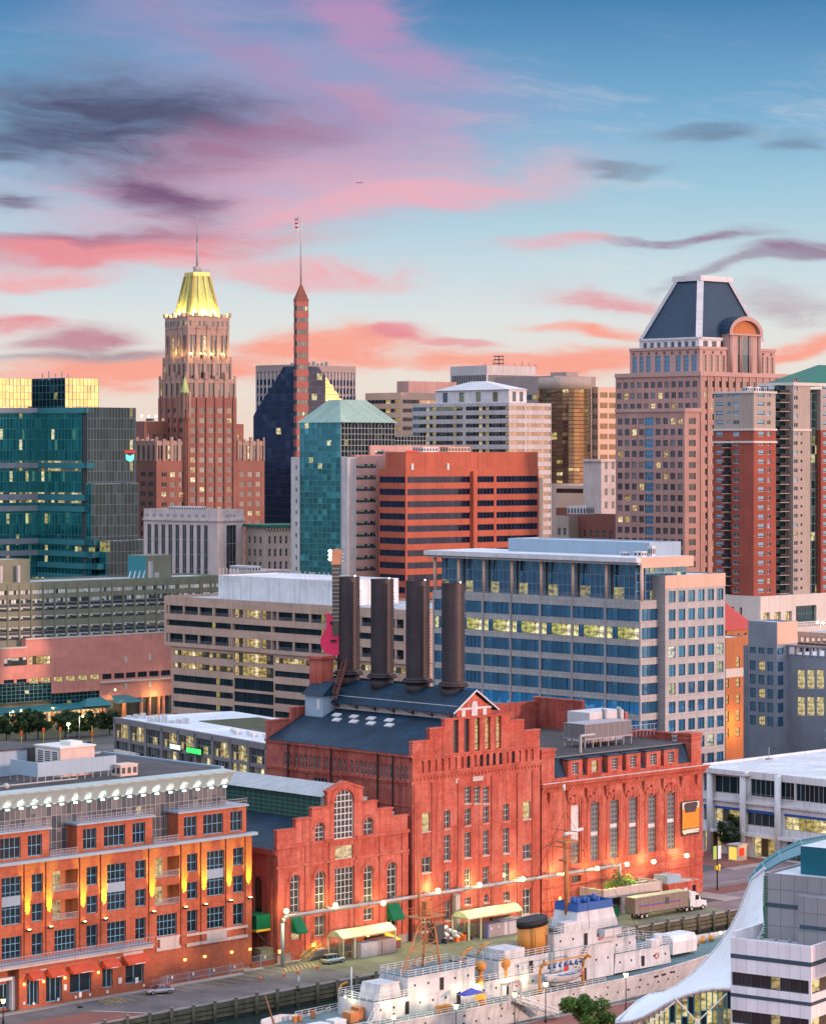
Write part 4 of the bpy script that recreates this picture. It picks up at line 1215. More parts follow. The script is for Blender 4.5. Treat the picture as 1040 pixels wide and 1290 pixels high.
# --- hipped white office tower with ribbon windows
b=Bld('office_tower','white office tower with ribbon windows and hipped pale metal roof','tower',641,1150,44)
W1,D1=b.R(694),b.L(519);zt=b.z(509)
sty=dict(gm='glass_storm',fm='frame_grey',fw=.12)
fh=3.58;nf=22
z0=zt-nf*fh
b.vol(0,0,W1,D1,0,zt,'pale_panel',R=bands(.3,W1*.36,z0,fh,nf,1.75,1.1,2,**dict(sty,gm='glass_rose_gold'))+bands(W1*.39,W1-.3,z0,fh,nf,1.75,1.1,2,**dict(sty,gm='glass_rose_gold')),L=bands(.3,D1*.44,z0,fh,nf,1.75,1.1,2,**sty)+bands(D1*.47,D1-.3,z0,fh,nf,1.75,1.1,2,**sty),par=.6)
xa,ya=3.5,3.5;xb_,yb=b.R(664,3),b.L(547,3)
zr=b.z(490)
b.vol(xa,ya,xb_,yb,zt,zr,'white_metal',L=grid(ya+3,yb-1,4,zt,6,1,.3,4.2,1.2,nx=1,nz=1,fm='frame_grey',gm='glass_storm',fw=.1),R=grid(xa+1,xb_-1,2,zt,6,1,.5,4.2,1.2,nx=1,nz=1,fm='frame_grey',gm='glass_storm',fw=.1),par=0,name='penthouse_wall')
cx_,cy_=(xa+xb_)/2,(ya+yb)/2
pyramid(b,'hipped_roof',xa-.8,ya-.8,xb_+.8,yb+.8,zr,cx_-1.5,cy_-4,cx_+1.5,cy_+4,b.z(479,0,8),'white_metal')
b.finish()
# --- green hipped glass tower
b=Bld('office_tower','green glass tower with hipped copper roof and pink stone side wings','tower',429,860,44)
W1,D1=b.R(497),b.L(378);zt=b.z(532)
fh=3.55
mb=MB([MATS['frame_dark']]);mb.box(.25,.25,0,W1,D1,zt);mb.build('core_wall',b.root)
nz=int(zt/(fh/2))
curtain(b,'L',0,.1,D1,0,zt,9,nz,'glass_green','mullion_teal',.14,.012)
curtain(b,'R',0,.1,W1,b.z(590),zt,16,8,'glass_teal_dark','mullion_light',.14,.01)
pyramid(b,'hipped_roof',-.7,-.7,W1+.7,D1+.7,zt,W1*.24,D1*.34,W1*.72,D1*.62,b.z(503,0,6),'copper_roof')
mb=MB([MATS['frame_dark']])
for i in range(12):mb.box(W1*i/12,-.9,zt-.5,W1*i/12+.4,-.5,zt+.1)
mb.build('eave_bracket',b.root)
zp=b.z(575)
sq=dict(nx=1,nz=1,fm='frame_grey',gm='glass_green',fw=.08)
xw0=b.R(431,-2.4);xw1=b.R(438,-2.4);zq=b.z(577)
ng=int(zq/fh)
b.vol(0.2,-3.0,3.8,.2,0,zq,'pale_panel',L=[],R=[],par=.3,name='wing_wall')
Lw=grid(-2.7,-.1,1,0,fh,ng,.45,1.3,1.0,**sq)
for w in Lw:b.win('L',.2-.25,w['s0'],w['s1'],w['z0'],w['z1'],**sq)
xr=b.R(600,-3)
b.vol(3.8,-3.0,xr,8,0,zp,'pink_panel',R=[x for x in bands(b.R(445,-3),b.R(474,-3),zp-20*fh-1.2,fh,20,1.4,1.0,1.3,gm='glass_flat',fm='frame_grey',fw=.1)if x['z0']>1],par=.5,name='wing_wall')
b.vol(b.R(466,-1),-1,xr,9,zp,b.z(563),'pink_panel',R=bands(b.R(472,-1),b.R(483,-1),zp,3.5,1,1.4,.7,1.3,gm='glass_flat',fm='frame_grey',fw=.1),par=.5,name='upper_wall')
mb=MB([MATS['frame_dark']]);mb.box(W1-.2,0.2,b.z(566),b.R(536,0),14,b.z(549));mb.build('core_wall',b.root)
curtain(b,'R',0,W1,b.R(536,0),b.z(566),b.z(549),10,3,'glass_teal_dark','mullion_light',.14,.01)
yl0=D1;yl1=b.L(370)
Ls=grid(yl0+.2,yl1-.2,1,0,fh,ng,.3,1.3,1.0,**sq)
b.vol(-.3,yl0,8,yl1+1,0,zq,'pale_panel',L=Ls,par=.3,name='wing_wall')
b.cap=90
b.finish()
# --- rust-red banded block
b=Bld('office_block','rust red office block with dark ribbon windows, half in soft shadow','office block',511,850,40)
W1,D1=b.R(678),b.L(477);fh=3.76
zt=b.z(571);zl=b.z(593)
sty=dict(gm='glass_navy',fm='frame_dark',fw=.1)
z0=b.z(602)-24*fh+2.0
n=24
z0=b.z(602)+.35-(n-1)*fh-2.95
R1=bands(.6,b.R(592),z0,fh,n,1.95,1.0,1.6,**sty)
R2=bands(b.R(600),b.R(622),z0,fh,n,1.95,1.0,1.6,**sty)
R3=bands(b.R(625),b.R(677),z0,fh,n,1.95,1.0,1.6,**sty)
Lb=bands(.4,D1-.3,z0,fh,n,1.95,1.0,1.6,**sty)
ok=lambda ws:[w for w in ws if w['z0']>1]
b.vol(0,0,W1,D1,0,b.z(592),'rust_panel',R=ok(R1+R2+R3),L=ok(Lb),par=.2,name='wall')
b.vol(0.3,0.3,W1,D1*.78,b.z(592),zt,'rust_panel',par=.4,name='upper_wall')
m=MB([MATS['rust_panel']]);xx=b.R(595.5);m.box(xx-.8,-1.2,0,xx+.8,.2,b.z(594));m.build('pilaster',b.root)
m=MB([MATS['peach_panel']]);m.box(W1,-.6,0,W1+1.4,2,b.z(603));m.build('pilaster',b.root)
m=MB([MATS['frame_white'],MATS['red_paint']])
for px_ in(518,563):m.box(b.R(px_),-.12,b.z(592),b.R(px_+2.4),0.25,b.z(584),0)
m.box(0.4,0.1,zt+.4,b.R(528),.5,zt+.85,1)
m.build('roof_light',b.root)
plant_box(b,12,6,zt+.4,6,5,1.4,'white_metal');plant_box(b,24,8,zt+.4,9,4,1.5,'peach_panel')
b.finish()
# --- rose granite tower with navy pyramid roof
b=Bld('granite_tower','rose granite tower with stepped crown and navy pyramid roof edged in white','skyscraper',882,930,44);b.cap=98
W1,D1=b.R(995),b.L(775);fh=3.68
zt=b.z(471);zm=b.z(515)
gs=dict(nx=2,nz=1,fm='rose_trim',gm='glass_rose',fw=.1)
def gran(a,c,n,z0,nf,**k):
 kw=dict(gs);kw.update(k)
 return grid(a,c,n,z0,fh,nf,.66,2.2,.75,**kw)
nf=int((zt-2)/fh)
zb0=zt-1.5-nf*fh
Rr=gran(1.2,W1-1,13,zb0,nf,gm='glass_rose_gold')
b.vol(0,0,W1,D1,0,zt,'rose_granite',R=Rr,L=gran(1.0,D1,12,zt-1.5-3*fh,3),par=.8,name='wall')
m=MB([MATS['rose_trim']]);m.box(-.5,-.5,zt-.6,W1+.3,D1,zt+.82);m.build('cornice',b.root)
xo=-8.2;y0=b.L(862,xo);y1=b.L(775,xo);zs=zm-.5;nf2=int((zs-2)/fh);zb1=zs-1.8-nf2*fh
c0,c1=b.L(817,xo),b.L(807,xo)
L1=gran(y0+.4,b.L(824,xo),4,zb1,nf2)+gran(b.L(812,xo),y1-.4,4,zb1,nf2)
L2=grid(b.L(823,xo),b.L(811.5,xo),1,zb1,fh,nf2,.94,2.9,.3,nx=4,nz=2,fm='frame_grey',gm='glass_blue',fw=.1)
b.vol(xo,y0,.1,y1,0,zs,'rose_granite',L=L1+L2,R=gran(xo+1.2,-1.6,1,zb1,nf2),par=.7,name='slab_wall')
m=MB([MATS['rose_trim']]);m.box(xo-.4,y0-.4,zs-.5,.1,y1,zs+.72);m.build('cornice',b.root)
m=MB([MATS['rose_granite']])
for i in range(14):m.box(W1*i/13-.3,-.35,0,W1*i/13+.3,.1,zt-.7)
m.build('pier',b.root)
xa,ya=2.2,2.2;xb_,yb=b.R(976,ya),b.L(793,xa);zc1=b.z(438,2)
hgt=zc1-zt-1.0
def tall(a,c,n,gm):return grid(a,c,n,zt+.4,hgt,1,.62,hgt*.72,.6,nx=2,nz=4,fm='rose_trim',gm=gm,fw=.12)
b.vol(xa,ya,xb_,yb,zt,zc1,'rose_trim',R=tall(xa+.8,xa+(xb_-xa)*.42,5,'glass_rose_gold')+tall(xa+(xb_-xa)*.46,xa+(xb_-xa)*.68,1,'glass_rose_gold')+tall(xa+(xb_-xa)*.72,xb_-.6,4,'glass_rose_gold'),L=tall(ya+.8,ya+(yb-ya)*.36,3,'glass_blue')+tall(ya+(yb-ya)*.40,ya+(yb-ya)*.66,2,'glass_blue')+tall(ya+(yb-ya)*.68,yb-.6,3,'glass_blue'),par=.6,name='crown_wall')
m=MB([MATS['rose_trim'],MATS['dark_brick']]);m.box(xa-.4,ya-.4,zc1-.3,xb_+.3,yb,zc1+.62)
for i in range(9):
 m.tube((xa+(xb_-xa)*(i+.5)/9,ya-.05,zc1-1.3),(xa+(xb_-xa)*(i+.5)/9,ya-.2,zc1-1.3),.5,n=8,m=1)
 m.tube((xa-.05,ya+(yb-ya)*(i+.5)/9,zc1-1.3),(xa-.2,ya+(yb-ya)*(i+.5)/9,zc1-1.3),.5,n=8,m=1)
m.build('cornice',b.root)
xa2,ya2=xa+1.6,ya+1.6;xb2,yb2=b.R(961,ya2),b.L(805,xa2);zw=b.z(425,3)
b.vol(xa2,ya2,xb2,yb2,zc1,zw,'white_metal',R=grid(xa2+1,xb2-1,7,zc1,3,1,.55,2.2,.5,nx=1,nz=1,fm='white_metal',gm='glass_storm',fw=.1),L=grid(ya2+1,yb2-1,8,zc1,3,1,.55,2.0,.5,nx=1,nz=1,fm='white_metal',gm='glass_storm',fw=.1),par=0,name='roof_base')
zp=b.z(350,8)
txa,tya=xa2+(xb2-xa2)*.27,ya2+(yb2-ya2)*.27
tyb=b.L(851,txa);txb=b.R(918,tya)
pyramid(b,'pyramid_roof',xa2+.3,ya2+.3,xb2-.3,yb2-.3,zw,txa,tya,txb,tyb,zp,'navy_slate')
m=MB([MATS['white_metal']])
A=[(xa2+.2,ya2+.2,zw),(xb2-.2,ya2+.2,zw),(xb2-.2,yb2-.2,zw),(xa2+.2,yb2-.2,zw)];B=[(txa,tya,zp),(txb,tya,zp),(txb,tyb,zp),(txa,tyb,zp)]
for k in range(4):
 m.bar(A[k],B[k],2.2,1.0)
 m.bar(A[k],A[(k+1)%4],1.2,.7)
m.box(txa-.9,tya-.9,zp-.2,txb+.9,tyb+.9,zp+1.6)
m.build('white_edging',b.root)
dx0,dx1=b.R(917,ya-.6),b.R(957,ya-.6);dm,dr=(dx0+dx1)/2,(dx1-dx0)/2
zd=b.z(419,8)
m=MB([MATS['rose_trim'],MATS['navy_slate'],MATS['orange_brick'],MATS['glass_storm']])
m.box(dx0,ya-.9,zt+.5,dx1,ya+9,zd,0)
arc=[(dm-(dr+.5)*cos(pi*k/12),zd+(dr*.72)*sin(pi*k/12))for k in range(13)]
inn=[(dm-(dr-1.0)*cos(pi*k/12),zd+(dr*.55)*sin(pi*k/12))for k in range(13)]
for(p,q),(r_,s_)in zip(zip(arc,arc[1:]),zip(inn,inn[1:])):
 m.quad((p[0],ya-1.6,p[1]),(q[0],ya-1.6,q[1]),(s_[0],ya-1.6,s_[1]),(r_[0],ya-1.6,r_[1]),0)
 m.quad((r_[0],ya-1.6,r_[1]),(s_[0],ya-1.6,s_[1]),(s_[0],ya-.2,s_[1]),(r_[0],ya-.2,r_[1]),0)
 m.quad((p[0],ya-1.6,p[1]),(p[0],ya+12,p[1]),(q[0],ya+12,q[1]),(q[0],ya-1.6,q[1]),1)
m.poly([(x_,ya-.3,z_)for x_,z_ in inn],2)
m.box(dx0-.3,ya-1.7,zd-.5,dx1+.3,ya,zd+.1,0)
for i in range(4):
 for dd in(0,1.1):
  x_=dx0+.5+(dx1-dx0-2)*i/3+dd*.7;m.tube((x_,ya-1.2,zt+.8),(x_,ya-1.2,zd-.5),.3,n=6,m=0)
m.box(dm-dr*.45,ya-1.0,zt+1,dm+dr*.45,ya-.9,zd-1,3)
m.build('arched_dormer',b.root)
b.finish()
# --- brick and stucco apartment tower at the right edge
b=Bld('apartment_tower','red brick and tan apartment tower with balcony stacks and a white podium','apartment tower',949,850,44);b.cap=98
W1,D1=b.R(977),b.L(898);fh=2.83
zt=b.z(495);zp=b.z(752);zr=b.z(541)
nz_=dict(fm='frame_white',gm='glass_apart',fw=.09)
nfr=int((zr-zp)/fh)
def col(a,c,n,z0,nf,wf=.8,**k):
 kw=dict(nz_);kw.update(k)
 return grid(a,c,n,z0,fh,nf,wf,1.4,.8,**kw)
def lset(z0,nf):return col(b.L(922),b.L(911),1,z0,nf,.8,nx=3,nz=1)if False else col(b.L(931),b.L(922),1,z0,nf,.9,nx=4,nz=1)+col(b.L(910.5),b.L(900.5),1,z0,nf,.9,nx=4,nz=1)
Rset=lambda z0,nf:col(b.R(954),b.R(963),1,z0,nf,.95,nx=3,nz=1)+col(b.R(966),b.R(970.5),1,z0,nf,.95,nx=2,nz=1)
zz0=zr-nfr*fh
b.vol(0,0,W1,D1,zp,zr,'apart_brick',R=Rset(zz0,nfr),L=lset(zz0,nfr),par=0,name='brick_wall')
b.vol(.1,.1,W1-.1,D1-.1,zr,zt,'beige_stucco',R=col(b.R(954),b.R(963),1,zr+.7,4,.95,nx=3,nz=1)+col(b.R(966),b.R(970.5),1,zr+.7,4,.95,nx=2,nz=1),L=col(b.L(931),b.L(922),1,zr+.7,4,.9,nx=4,nz=1)+col(b.L(910.5),b.L(900.5),1,zr+.7,4,.9,nx=4,nz=1)+col(b.L(920),b.L(915),1,zr+.7,4,.8,nx=2,nz=1),par=.6,name='stucco_wall')
m=MB([MATS['cream_band']])
for z_ in(zr,zr-1.35*fh,zt+.3):m.box(-.35,-.35,z_-.3,W1+.2,D1+.3,z_+.32)
m.build('cream_band',b.root)
for f in range(nfr-1):
 z_=zz0+f*fh
 bb=MB([MATS['iron_dark'],MATS['cream_band']])
 ya,yb=b.L(920.5),b.L(912)
 bb.box(-1.3,ya,z_+.0,0,yb,z_+.15,1);bb.box(-1.3,ya,z_+.15,-1.22,yb,z_+1.15,0);bb.box(-.05,ya+.1,z_+.2,-.02,yb-.1,z_+2.4,0)
 bb.box(-1.25,ya,z_+.15,0,ya+.06,z_+1.15,0)
 bb.build('balcony',b.root)
xr1,xr2=b.R(993,2.5),b.R(1019,1.0)
b.vol(W1,3.5,b.R(995,3.5),D1,zp,b.z(494),'beige_stucco',R=col(W1+.2,b.R(980,3.5),1,zz0,nfr+5,.8,nx=1,nz=1),par=.5,name='recess_wall')
for f in range(nfr+5):
 z_=zz0+f*fh
 bb=MB([MATS['iron_dark'],MATS['cream_band'],MATS['glass_teal_dark']])
 xa,xb_=b.R(981,2),b.R(993,2)
 bb.box(xa,1.6,z_,xb_,3.6,z_+.15,1);bb.box(xa,1.55,z_+.15,xb_,1.62,z_+1.15,0);bb.box(xa,3.35,z_+.2,xb_,3.42,z_+2.6,2)
 bb.build('balcony',b.root)
zt2=b.z(485)
b.vol(xr1-.2,.6,xr2,D1*.9,zp,zt2,'beige_stucco',R=col(b.R(999,.6),b.R(1005,.6),1,zz0,nfr+6,.8,nx=2,nz=1)+grid(b.R(1007,.6),b.R(1011,.6),1,zz0,fh,nfr,.6,.8,1.2,nx=1,nz=1,fm='frame_dark',gm='glass_far',fw=.06),par=.8,name='stucco_wall')
m=MB([MATS['cream_band']]);m.box(xr1-.6,.2,zt2+.2,xr2+8,D1*.9,zt2+1.2);m.box(xr1-.5,.3,zr-.3,xr2+.2,1,zr+.3);m.build('cream_band',b.root)
curtain(b,'R',2.0,xr2,b.R(1031,2),zp,zt2-2,3,nfr+5,'glass_lit' if False else 'glass_dim','mullion_teal',.14)
xq=b.R(1031,1)
b.vol(xq,.2,xq+12,D1*.8,zp,zr,'apart_brick',R=col(xq+.8,xq+4.2,1,zz0,nfr,.8,nx=3,nz=1),par=0,name='brick_wall')
b.vol(xq,.3,xq+12,D1*.8,zr,b.z(491),'beige_stucco',R=col(xq+.8,xq+4.2,1,zr+.7,5,.8,nx=3,nz=1),par=.7,name='stucco_wall')
cxr=b.R(1052,6)
pyramid(b,'green_hip_roof',b.R(1017,4),4,cxr+14,22,zt2+1.2,cxr,12,cxr+4,13,b.z(455,10),'green_roof')
zq=b.z(752)
xe=b.R(1060,-5)
pods=[dict(s0=b.R(1002,-5),s1=b.R(1028,-5),z0=zq-8.2,z1=zq-3.2,nx=8,nz=2,fm='mullion_teal',gm='glass_dim',fw=.12)]+grid(b.R(958,-5),b.R(1000,-5),3,zq-9.2,5,1,.6,3.6,1.0,nx=3,nz=1,fm='frame_dark',gm='glass_shop',fw=.12)
b.vol(-3,-5,xe,D1,zq-20,zq,'cream_band',R=pods,L=grid(1,D1-2,4,zq-9.5,5,1,.3,5.5,.8,nx=2,nz=2,fm='frame_dark',gm='glass_far',fw=.1),par=.4,name='podium_wall',depth=1.0)
m=MB([MATS['cream_band'],MATS['iron_dark']])
m.box(b.R(946,-9),-9,zq-14,xe,-5,zq-9.2,0);m.box(b.R(944,-14),-5,zq-20,xe,D1,zq-14.2,0)
for i in range(40):m.box(b.R(948,-9)+i*.9,-9.0,zq-9.2,b.R(948,-9)+i*.9+.06,-8.9,zq-8.2,1)
m.box(b.R(948,-9),-9,zq-8.2,xe,-8.9,zq-8.1,1)
m.build('terrace',b.root)
for i in range(5):plant_box(b,2+i*4.0,4,zt+.5,2.2,2,1.4,'screen_blue' if i in(2,3)else 'white_metal')
b.finish()
# -- middle distance blocks
# --- grey metal office block with the columned top storey
b=Bld('office_block','grey panelled office block with columned glass top storey behind the four smokestacks','office block',806,630,44);b.cap=99
W1,D1=b.R(872),b.L(545)
fh=4.22
zt=b.z(703);zg1=b.z(712);zg0=b.z(757)
z1=b.z(768)
bay=[806,762,720,680,643,607.7,576,546]
ys=[b.L(p)for p in bay]
Ls=[];nf=int((z1-2)/fh)
for f in range(nf+1):
 zt_=z1-f*fh
 if zt_<5:break
 for a,c in zip(ys,ys[1:]):
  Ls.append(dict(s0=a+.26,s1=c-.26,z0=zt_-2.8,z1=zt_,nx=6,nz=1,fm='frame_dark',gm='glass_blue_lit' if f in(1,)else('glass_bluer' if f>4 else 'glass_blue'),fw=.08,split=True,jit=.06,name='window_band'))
Rs=[]
xw=b.R(832)
for f in range(nf+1):
 zt_=z1-f*fh
 if zt_<5:break
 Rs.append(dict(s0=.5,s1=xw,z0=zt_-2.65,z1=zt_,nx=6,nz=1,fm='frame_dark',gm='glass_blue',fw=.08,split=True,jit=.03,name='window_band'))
b.vol(0,0,W1,D1,0,zg0,'grey_metal',R=Rs,L=Ls,par=0,depth=.3,roof='roof_grey')
m=MB([MATS['grey_metal']])
for y_ in ys:m.box(-.18,y_-.22,0,.05,y_+.22,zg0)
m.build('pilaster',b.root)
m=MB([MATS['frame_dark']]);m.box(2.6,2.6,zg0,W1,D1-1,zg1);m.build('core_wall',b.root)
for a,c in zip(ys,ys[1:]):
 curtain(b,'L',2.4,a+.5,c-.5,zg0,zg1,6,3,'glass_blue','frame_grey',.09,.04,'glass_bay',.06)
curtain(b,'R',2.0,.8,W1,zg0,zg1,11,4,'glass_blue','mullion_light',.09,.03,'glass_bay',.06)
for y_ in ys:
 m=MB([MATS['peach_panel']]);m.tube((.5,y_,zg0-.2),(.5,y_,zg1+.1),.42,n=12);m.build('column',b.root)
m=MB([MATS['white_metal'],MATS['roof_white'],MATS['grey_metal']])
m.box(-1.0,-.2,zg1,W1,D1+1,zg1+.6,2);m.box(-1.6,-.2,zg1+.6,W1+.02,D1+1.6,zt,0);m.box(-1.2,.3,zt,W1-.4,D1+1.2,zt+.1,1)
m.build('roof_slab',b.root)
m=MB([MATS['peach_panel']]);m.box(.2,-.25,b.z(716),W1+.1,0.1,zt+.12);m.build('fascia',b.root)
m=MB([MATS['rail_grey']])
for a,c in zip(ys,ys[1:]):
 for h in(.35,.7,1.05):m.box(.25,a+.6,zg0+h,.3,c-.6,zg0+h+.05)
m.build('railing',b.root)
yq0,yq1=b.L(762,9),b.L(655,9)
b.vol(9,5,20,b.L(640,9),zt,b.z(685,9,5),'screen_blue',par=.3,roof='roof_white',name='penthouse_wall')
for x_,y_,w_,d_,h_ in((5,4,1.8,2.4,1.0),(8,3.4,1.2,1.2,2.2),(4,8,1.4,1.4,.8)):plant_box(b,x_,y_,zt+.1,w_,d_,h_,'white_metal')
pl=-2.0
x0,x1=b.R(837.5,pl),b.R(913,pl);zl=b.z(727,x0,pl)
Rs=[]
for f in range(nf+1):
 zt_=b.z(745,x0,pl)-f*fh
 if zt_<5:break
 n=6;p=(x1-x0-.8)/n
 for i in range(n):
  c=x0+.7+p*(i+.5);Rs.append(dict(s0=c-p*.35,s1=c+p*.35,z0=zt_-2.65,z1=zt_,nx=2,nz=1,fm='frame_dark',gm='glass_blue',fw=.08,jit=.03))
b.vol(x0,pl,x1,16,0,zl,'grey_metal',R=Rs,par=.3,roof='roof_white',name='wing_wall')
m=MB([MATS['peach_panel']]);m.box(x0-.05,pl-.06,b.z(742,x0,pl),x1+.05,pl,zl+.32);m.build('fascia',b.root)
b.finish()
# --- tan concrete banded block
b=Bld('office_block','tan concrete office block with ribbon windows and white rooftop screen behind the guitar','office block',513,752,44);b.cap=99
D1,D2=b.L(216),b.L(209)
refY=b.dep(0,b.L(388))
zz_=lambda py:wz(py,refY)
zt=zz_(764)
Ls=[]
y1,y2=b.L(345),b.L(294)
yE=b.L(468)
rows=[(773,784,1),(792,800,0),(810,822,1),(832,839,0),(848.5,856,0),(865,874,0),(882.5,890.5,0),(900,908,0),(917,926,0),(934,943,0)]
for i,(pa,pb,terr)in enumerate(rows):
 za,zb_=zz_(pb),zz_(pa)
 if i<3:segs=[(.8,b.L(490)),(b.L(484),y1),(y1+.5,y2-.3),(y2+.3,b.L(212))]
 else:segs=[(.8,b.L(490)),(b.L(484),y1-.2),(y1+.2,y2-.2),(y2+.2,D1-.8)]
 for k,(a,c)in enumerate(segs):
  ex=.6 if k==2 and i>=3 else 0
  gm='glass_shop' if(i in(3,9)or(i==4 and k>1)or(i in(0,2)and k==2))else 'glass_teal_dark'
  n=max(3,int((c-a)/1.6))
  Ls.append(dict(s0=a,s1=c,z0=za-ex,z1=zb_+ex,nx=n,nz=1,fm='frame_dark',gm=gm,fw=.09,split=True,jit=.03,name='window_band'))
top=[w for w in Ls if w['z0']>zz_(826)];low=[w for w in Ls if w['z0']<=zz_(826)]
zsplit=zz_(827)
b.vol(0,0,40,D1,0,zsplit,'tan_concrete',L=low,par=0,depth=.5,name='lower_wall')
b.vol(-.7,-.5,40,D2,zsplit,zt,'tan_concrete',L=top,par=.7,depth=1.2,name='upper_wall')
m=MB([MATS['tan_concrete']])
for i in range(15):
 y_=4+(D2-6)*i/14
 for pa,pb in((773,784),(810,822)):m.box(-.6,y_-.35,zz_(pb)-.1,-.2,y_+.35,zz_(pa)+.1)
m.build('pier',b.root)
m=MB([MATS['rail_grey']])
for pb in(784,822):
 for h in(.3,.6,.9):m.box(-.66,2,zz_(pb)+h,-.62,D2-2,zz_(pb)+h+.05)
m.build('railing',b.root)
xs=6
b.vol(xs,b.L(424,xs),30,b.L(275,xs),zt,wz(728,b.dep(xs,b.L(330,xs))),'white_paint',par=.2,roof='roof_white',name='screen_wall')
m=MB([MATS['frame_white']])
for i in range(14):
 y_=b.L(424,xs)+1+i*2.0 if i<8 else b.L(278,xs)-(i-8)*1.6
 m.tube((xs-.3,y_,zt+5.5),(xs-.3,y_,zt+9.4),.11,n=4)
m.build('roof_antenna',b.root)
b.finish()
# --- salmon convention block and the olive hotel slab behind it
b=Bld('hotel_slab','long olive grey hotel slab with rows of white curtained windows','hotel',-70,884,40);b.cap=99
W1=b.R(282)
zr=lambda py,px=138:wz(py,b.dep(b.R(px),0))
zt=zr(732)
n=24;p=(W1-2)/n
Rs=[]
for pa,pb in((739.5,745),(750.5,756),(760,765.5),(771,777),(784.5,790.5),(794.5,800.5),(811,817)):
 for i in range(n):
  c=1+p*(i+.5)
  if c<b.R(-4):continue
  Rs.append(dict(s0=c-p*.42,s1=c+p*.42,z0=zr(pb),z1=zr(pa),nx=4,nz=1,fm='frame_dark',gm='glass_flat',fw=.08,split=True))
b.vol(0,0,W1,22,0,zt,'olive_concrete',R=Rs,par=.6,depth=.14)
m=MB([MATS['olive_concrete'],MATS['glass_teal_dark']])
for i in range(n+1):m.box(1+p*i-.28,-.25,0,1+p*i+.28,.1,zt)
m.build('pier',b.root)
m=MB([MATS['navy_slate']])
for i in range(n):
 for pa,pb in((757,759.6),(791.3,794)):m.box(1+p*(i+.1),-.1,zr(pb),1+p*(i+.9),.02,zr(pa))
m.build('spandrel_panel',b.root)
b.vol(b.R(-70),3,b.R(38,3),16,zt,wz(706,b.dep(b.R(20),3)),'olive_concrete',par=.3,name='penthouse_wall')
xq,xq2=b.R(184,6),b.R(216,6)
m=MB([MATS['olive_concrete'],MATS['teal_band']]);zq=wz(700,b.dep(xq,6));m.box(xq,6,zt,xq2,17,zq,0);m.box(xq-.05,6.02,zt,xq,17,zq-.2,1);m.build('penthouse_wall',b.root)
m=MB([MATS['white_paint']])
for i,px in enumerate((162,168,174,180)):
 x_=b.R(px,2);m.tube((x_,2,zt),(x_+.8,2,zt+3.0),.35,.1,6);m.tube((x_,2,zt),(x_,2,zt+1),.2,n=5)
m.build('roof_dish',b.root)
for px in(3,25,192,200):b.box('roof_vent',b.R(px),1.2,zt,b.R(px+3),2.4,zt+(6.0 if px in(25,3,192)else 2.2),'pale_panel')
b.finish()
b=Bld('convention_block','windowless salmon stone block with teal glass corner and glowing street level','convention hall',-70,880,40)
zr=lambda py,px=138:wz(py,b.dep(b.R(px),0))
xL,xR=b.R(33),b.R(215)
zt=zr(802)
x=lambda px:b.R(px)
Rs=[]
for a,c,pa,pb,gm in((5,34,828.5,839,'glass_flat'),(37,64,826,837,'glass_shop')):
 Rs.append(dict(s0=x(a),s1=x(c),z0=zr(pb,(a+c)/2),z1=zr(pa,(a+c)/2),nx=6,nz=1,fm='frame_dark',gm=gm,fw=.1,split=True))
yrow=zr(853,100);
for i,(a,c)in enumerate([(5,18),(21,34),(37,49.5),(52,64.5),(68,80),(83.5,95.5),(99,111),(114,126),(129,141),(144,156.5),(159,171),(173.5,185.5),(188,200),(203,215)]):
 Rs.append(dict(s0=x(a),s1=x(c)-.1,z0=yrow-1.3,z1=yrow+.5,nx=3,nz=1,fm='frame_dark',gm='glass_lit' if 2<=i<=7 else 'glass_teal_dark',fw=.1))
z65,z126=zr(872,95),zr(879.5,165)
zlow=zr(860,34)
b.vol(x(-60),0,x(65),3,zlow,zr(818.5,17),'salmon_stone',R=[w for w in Rs if w['s1']<=x(65)],par=.3)
Rm=[w for w in Rs if w['s0']>=x(65)]
b.vol(x(65),0,x(126),3,z65,zt,'salmon_stone',R=[w for w in Rm if w['s1']<=x(126.5)],par=.3)
b.vol(x(126),0,xR+.5,3,z126,zt,'salmon_stone',R=[w for w in Rm if w['s0']>=x(126.5)],par=.3)
m=MB([MATS['salmon_stone'],MATS['cream_band']]);m.box(x(33),.2,zr(818.5,17),x(65),3,zt+.3,0)
m.box(x(33)-.1,-.1,zt+.28,xR+.6,.6,zt+.8,1);m.box(x(-60),-.1,zr(818.5,17)+.28,x(34),.6,zr(818.5,17)+.8,1)
m.box(x(126),-.7,zr(851,170)-1.9,xR+.5,0,zr(851,170)-1.3,1)
for px,py in((157,831),(187,828),(157,864),(187,862)):m.box(x(px),-.15,zr(py,px)-1.0,x(px+3),0,zr(py,px)+1.0,1)
m.build('wall_ledge',b.root)
curtain(b,'R',.3,x(-60),x(65),zr(884,34),zlow,22,5,'glass_teal_dark','mullion_teal',.12,.03)
curtain(b,'R',.5,x(65),x(126),zr(886,95),z65,12,3,'glass_teal_dark','mullion_teal',.12,.03)
m=MB([MATS['frame_dark']]);m.box(x(-60),1.2,0,xR,3,z65);m.build('core_wall',b.root)
m=MB([MATS['teal_band'],MATS['frame_dark']])
zc_=zr(891,60)
m.poly([(x(-60),-6,zc_-.3),(x(125),-6,zc_-.3),(x(125),.2,zc_+.8),(x(-60),.2,zc_+.8)],0);m.box(x(-60),-6,zc_-.9,x(125),-5.8,zc_-.3,0)
m.poly([(x(92),-7,zc_),(x(128),-7,zc_),(x(122),-3,zc_+2.4),(x(104),-3,zc_+2.4)],0);m.poly([(x(128),-7,zc_),(x(128),.2,zc_),(x(122),-3,zc_+2.4)],0);m.poly([(x(92),-7,zc_),(x(104),-3,zc_+2.4),(x(92),.2,zc_)],0)
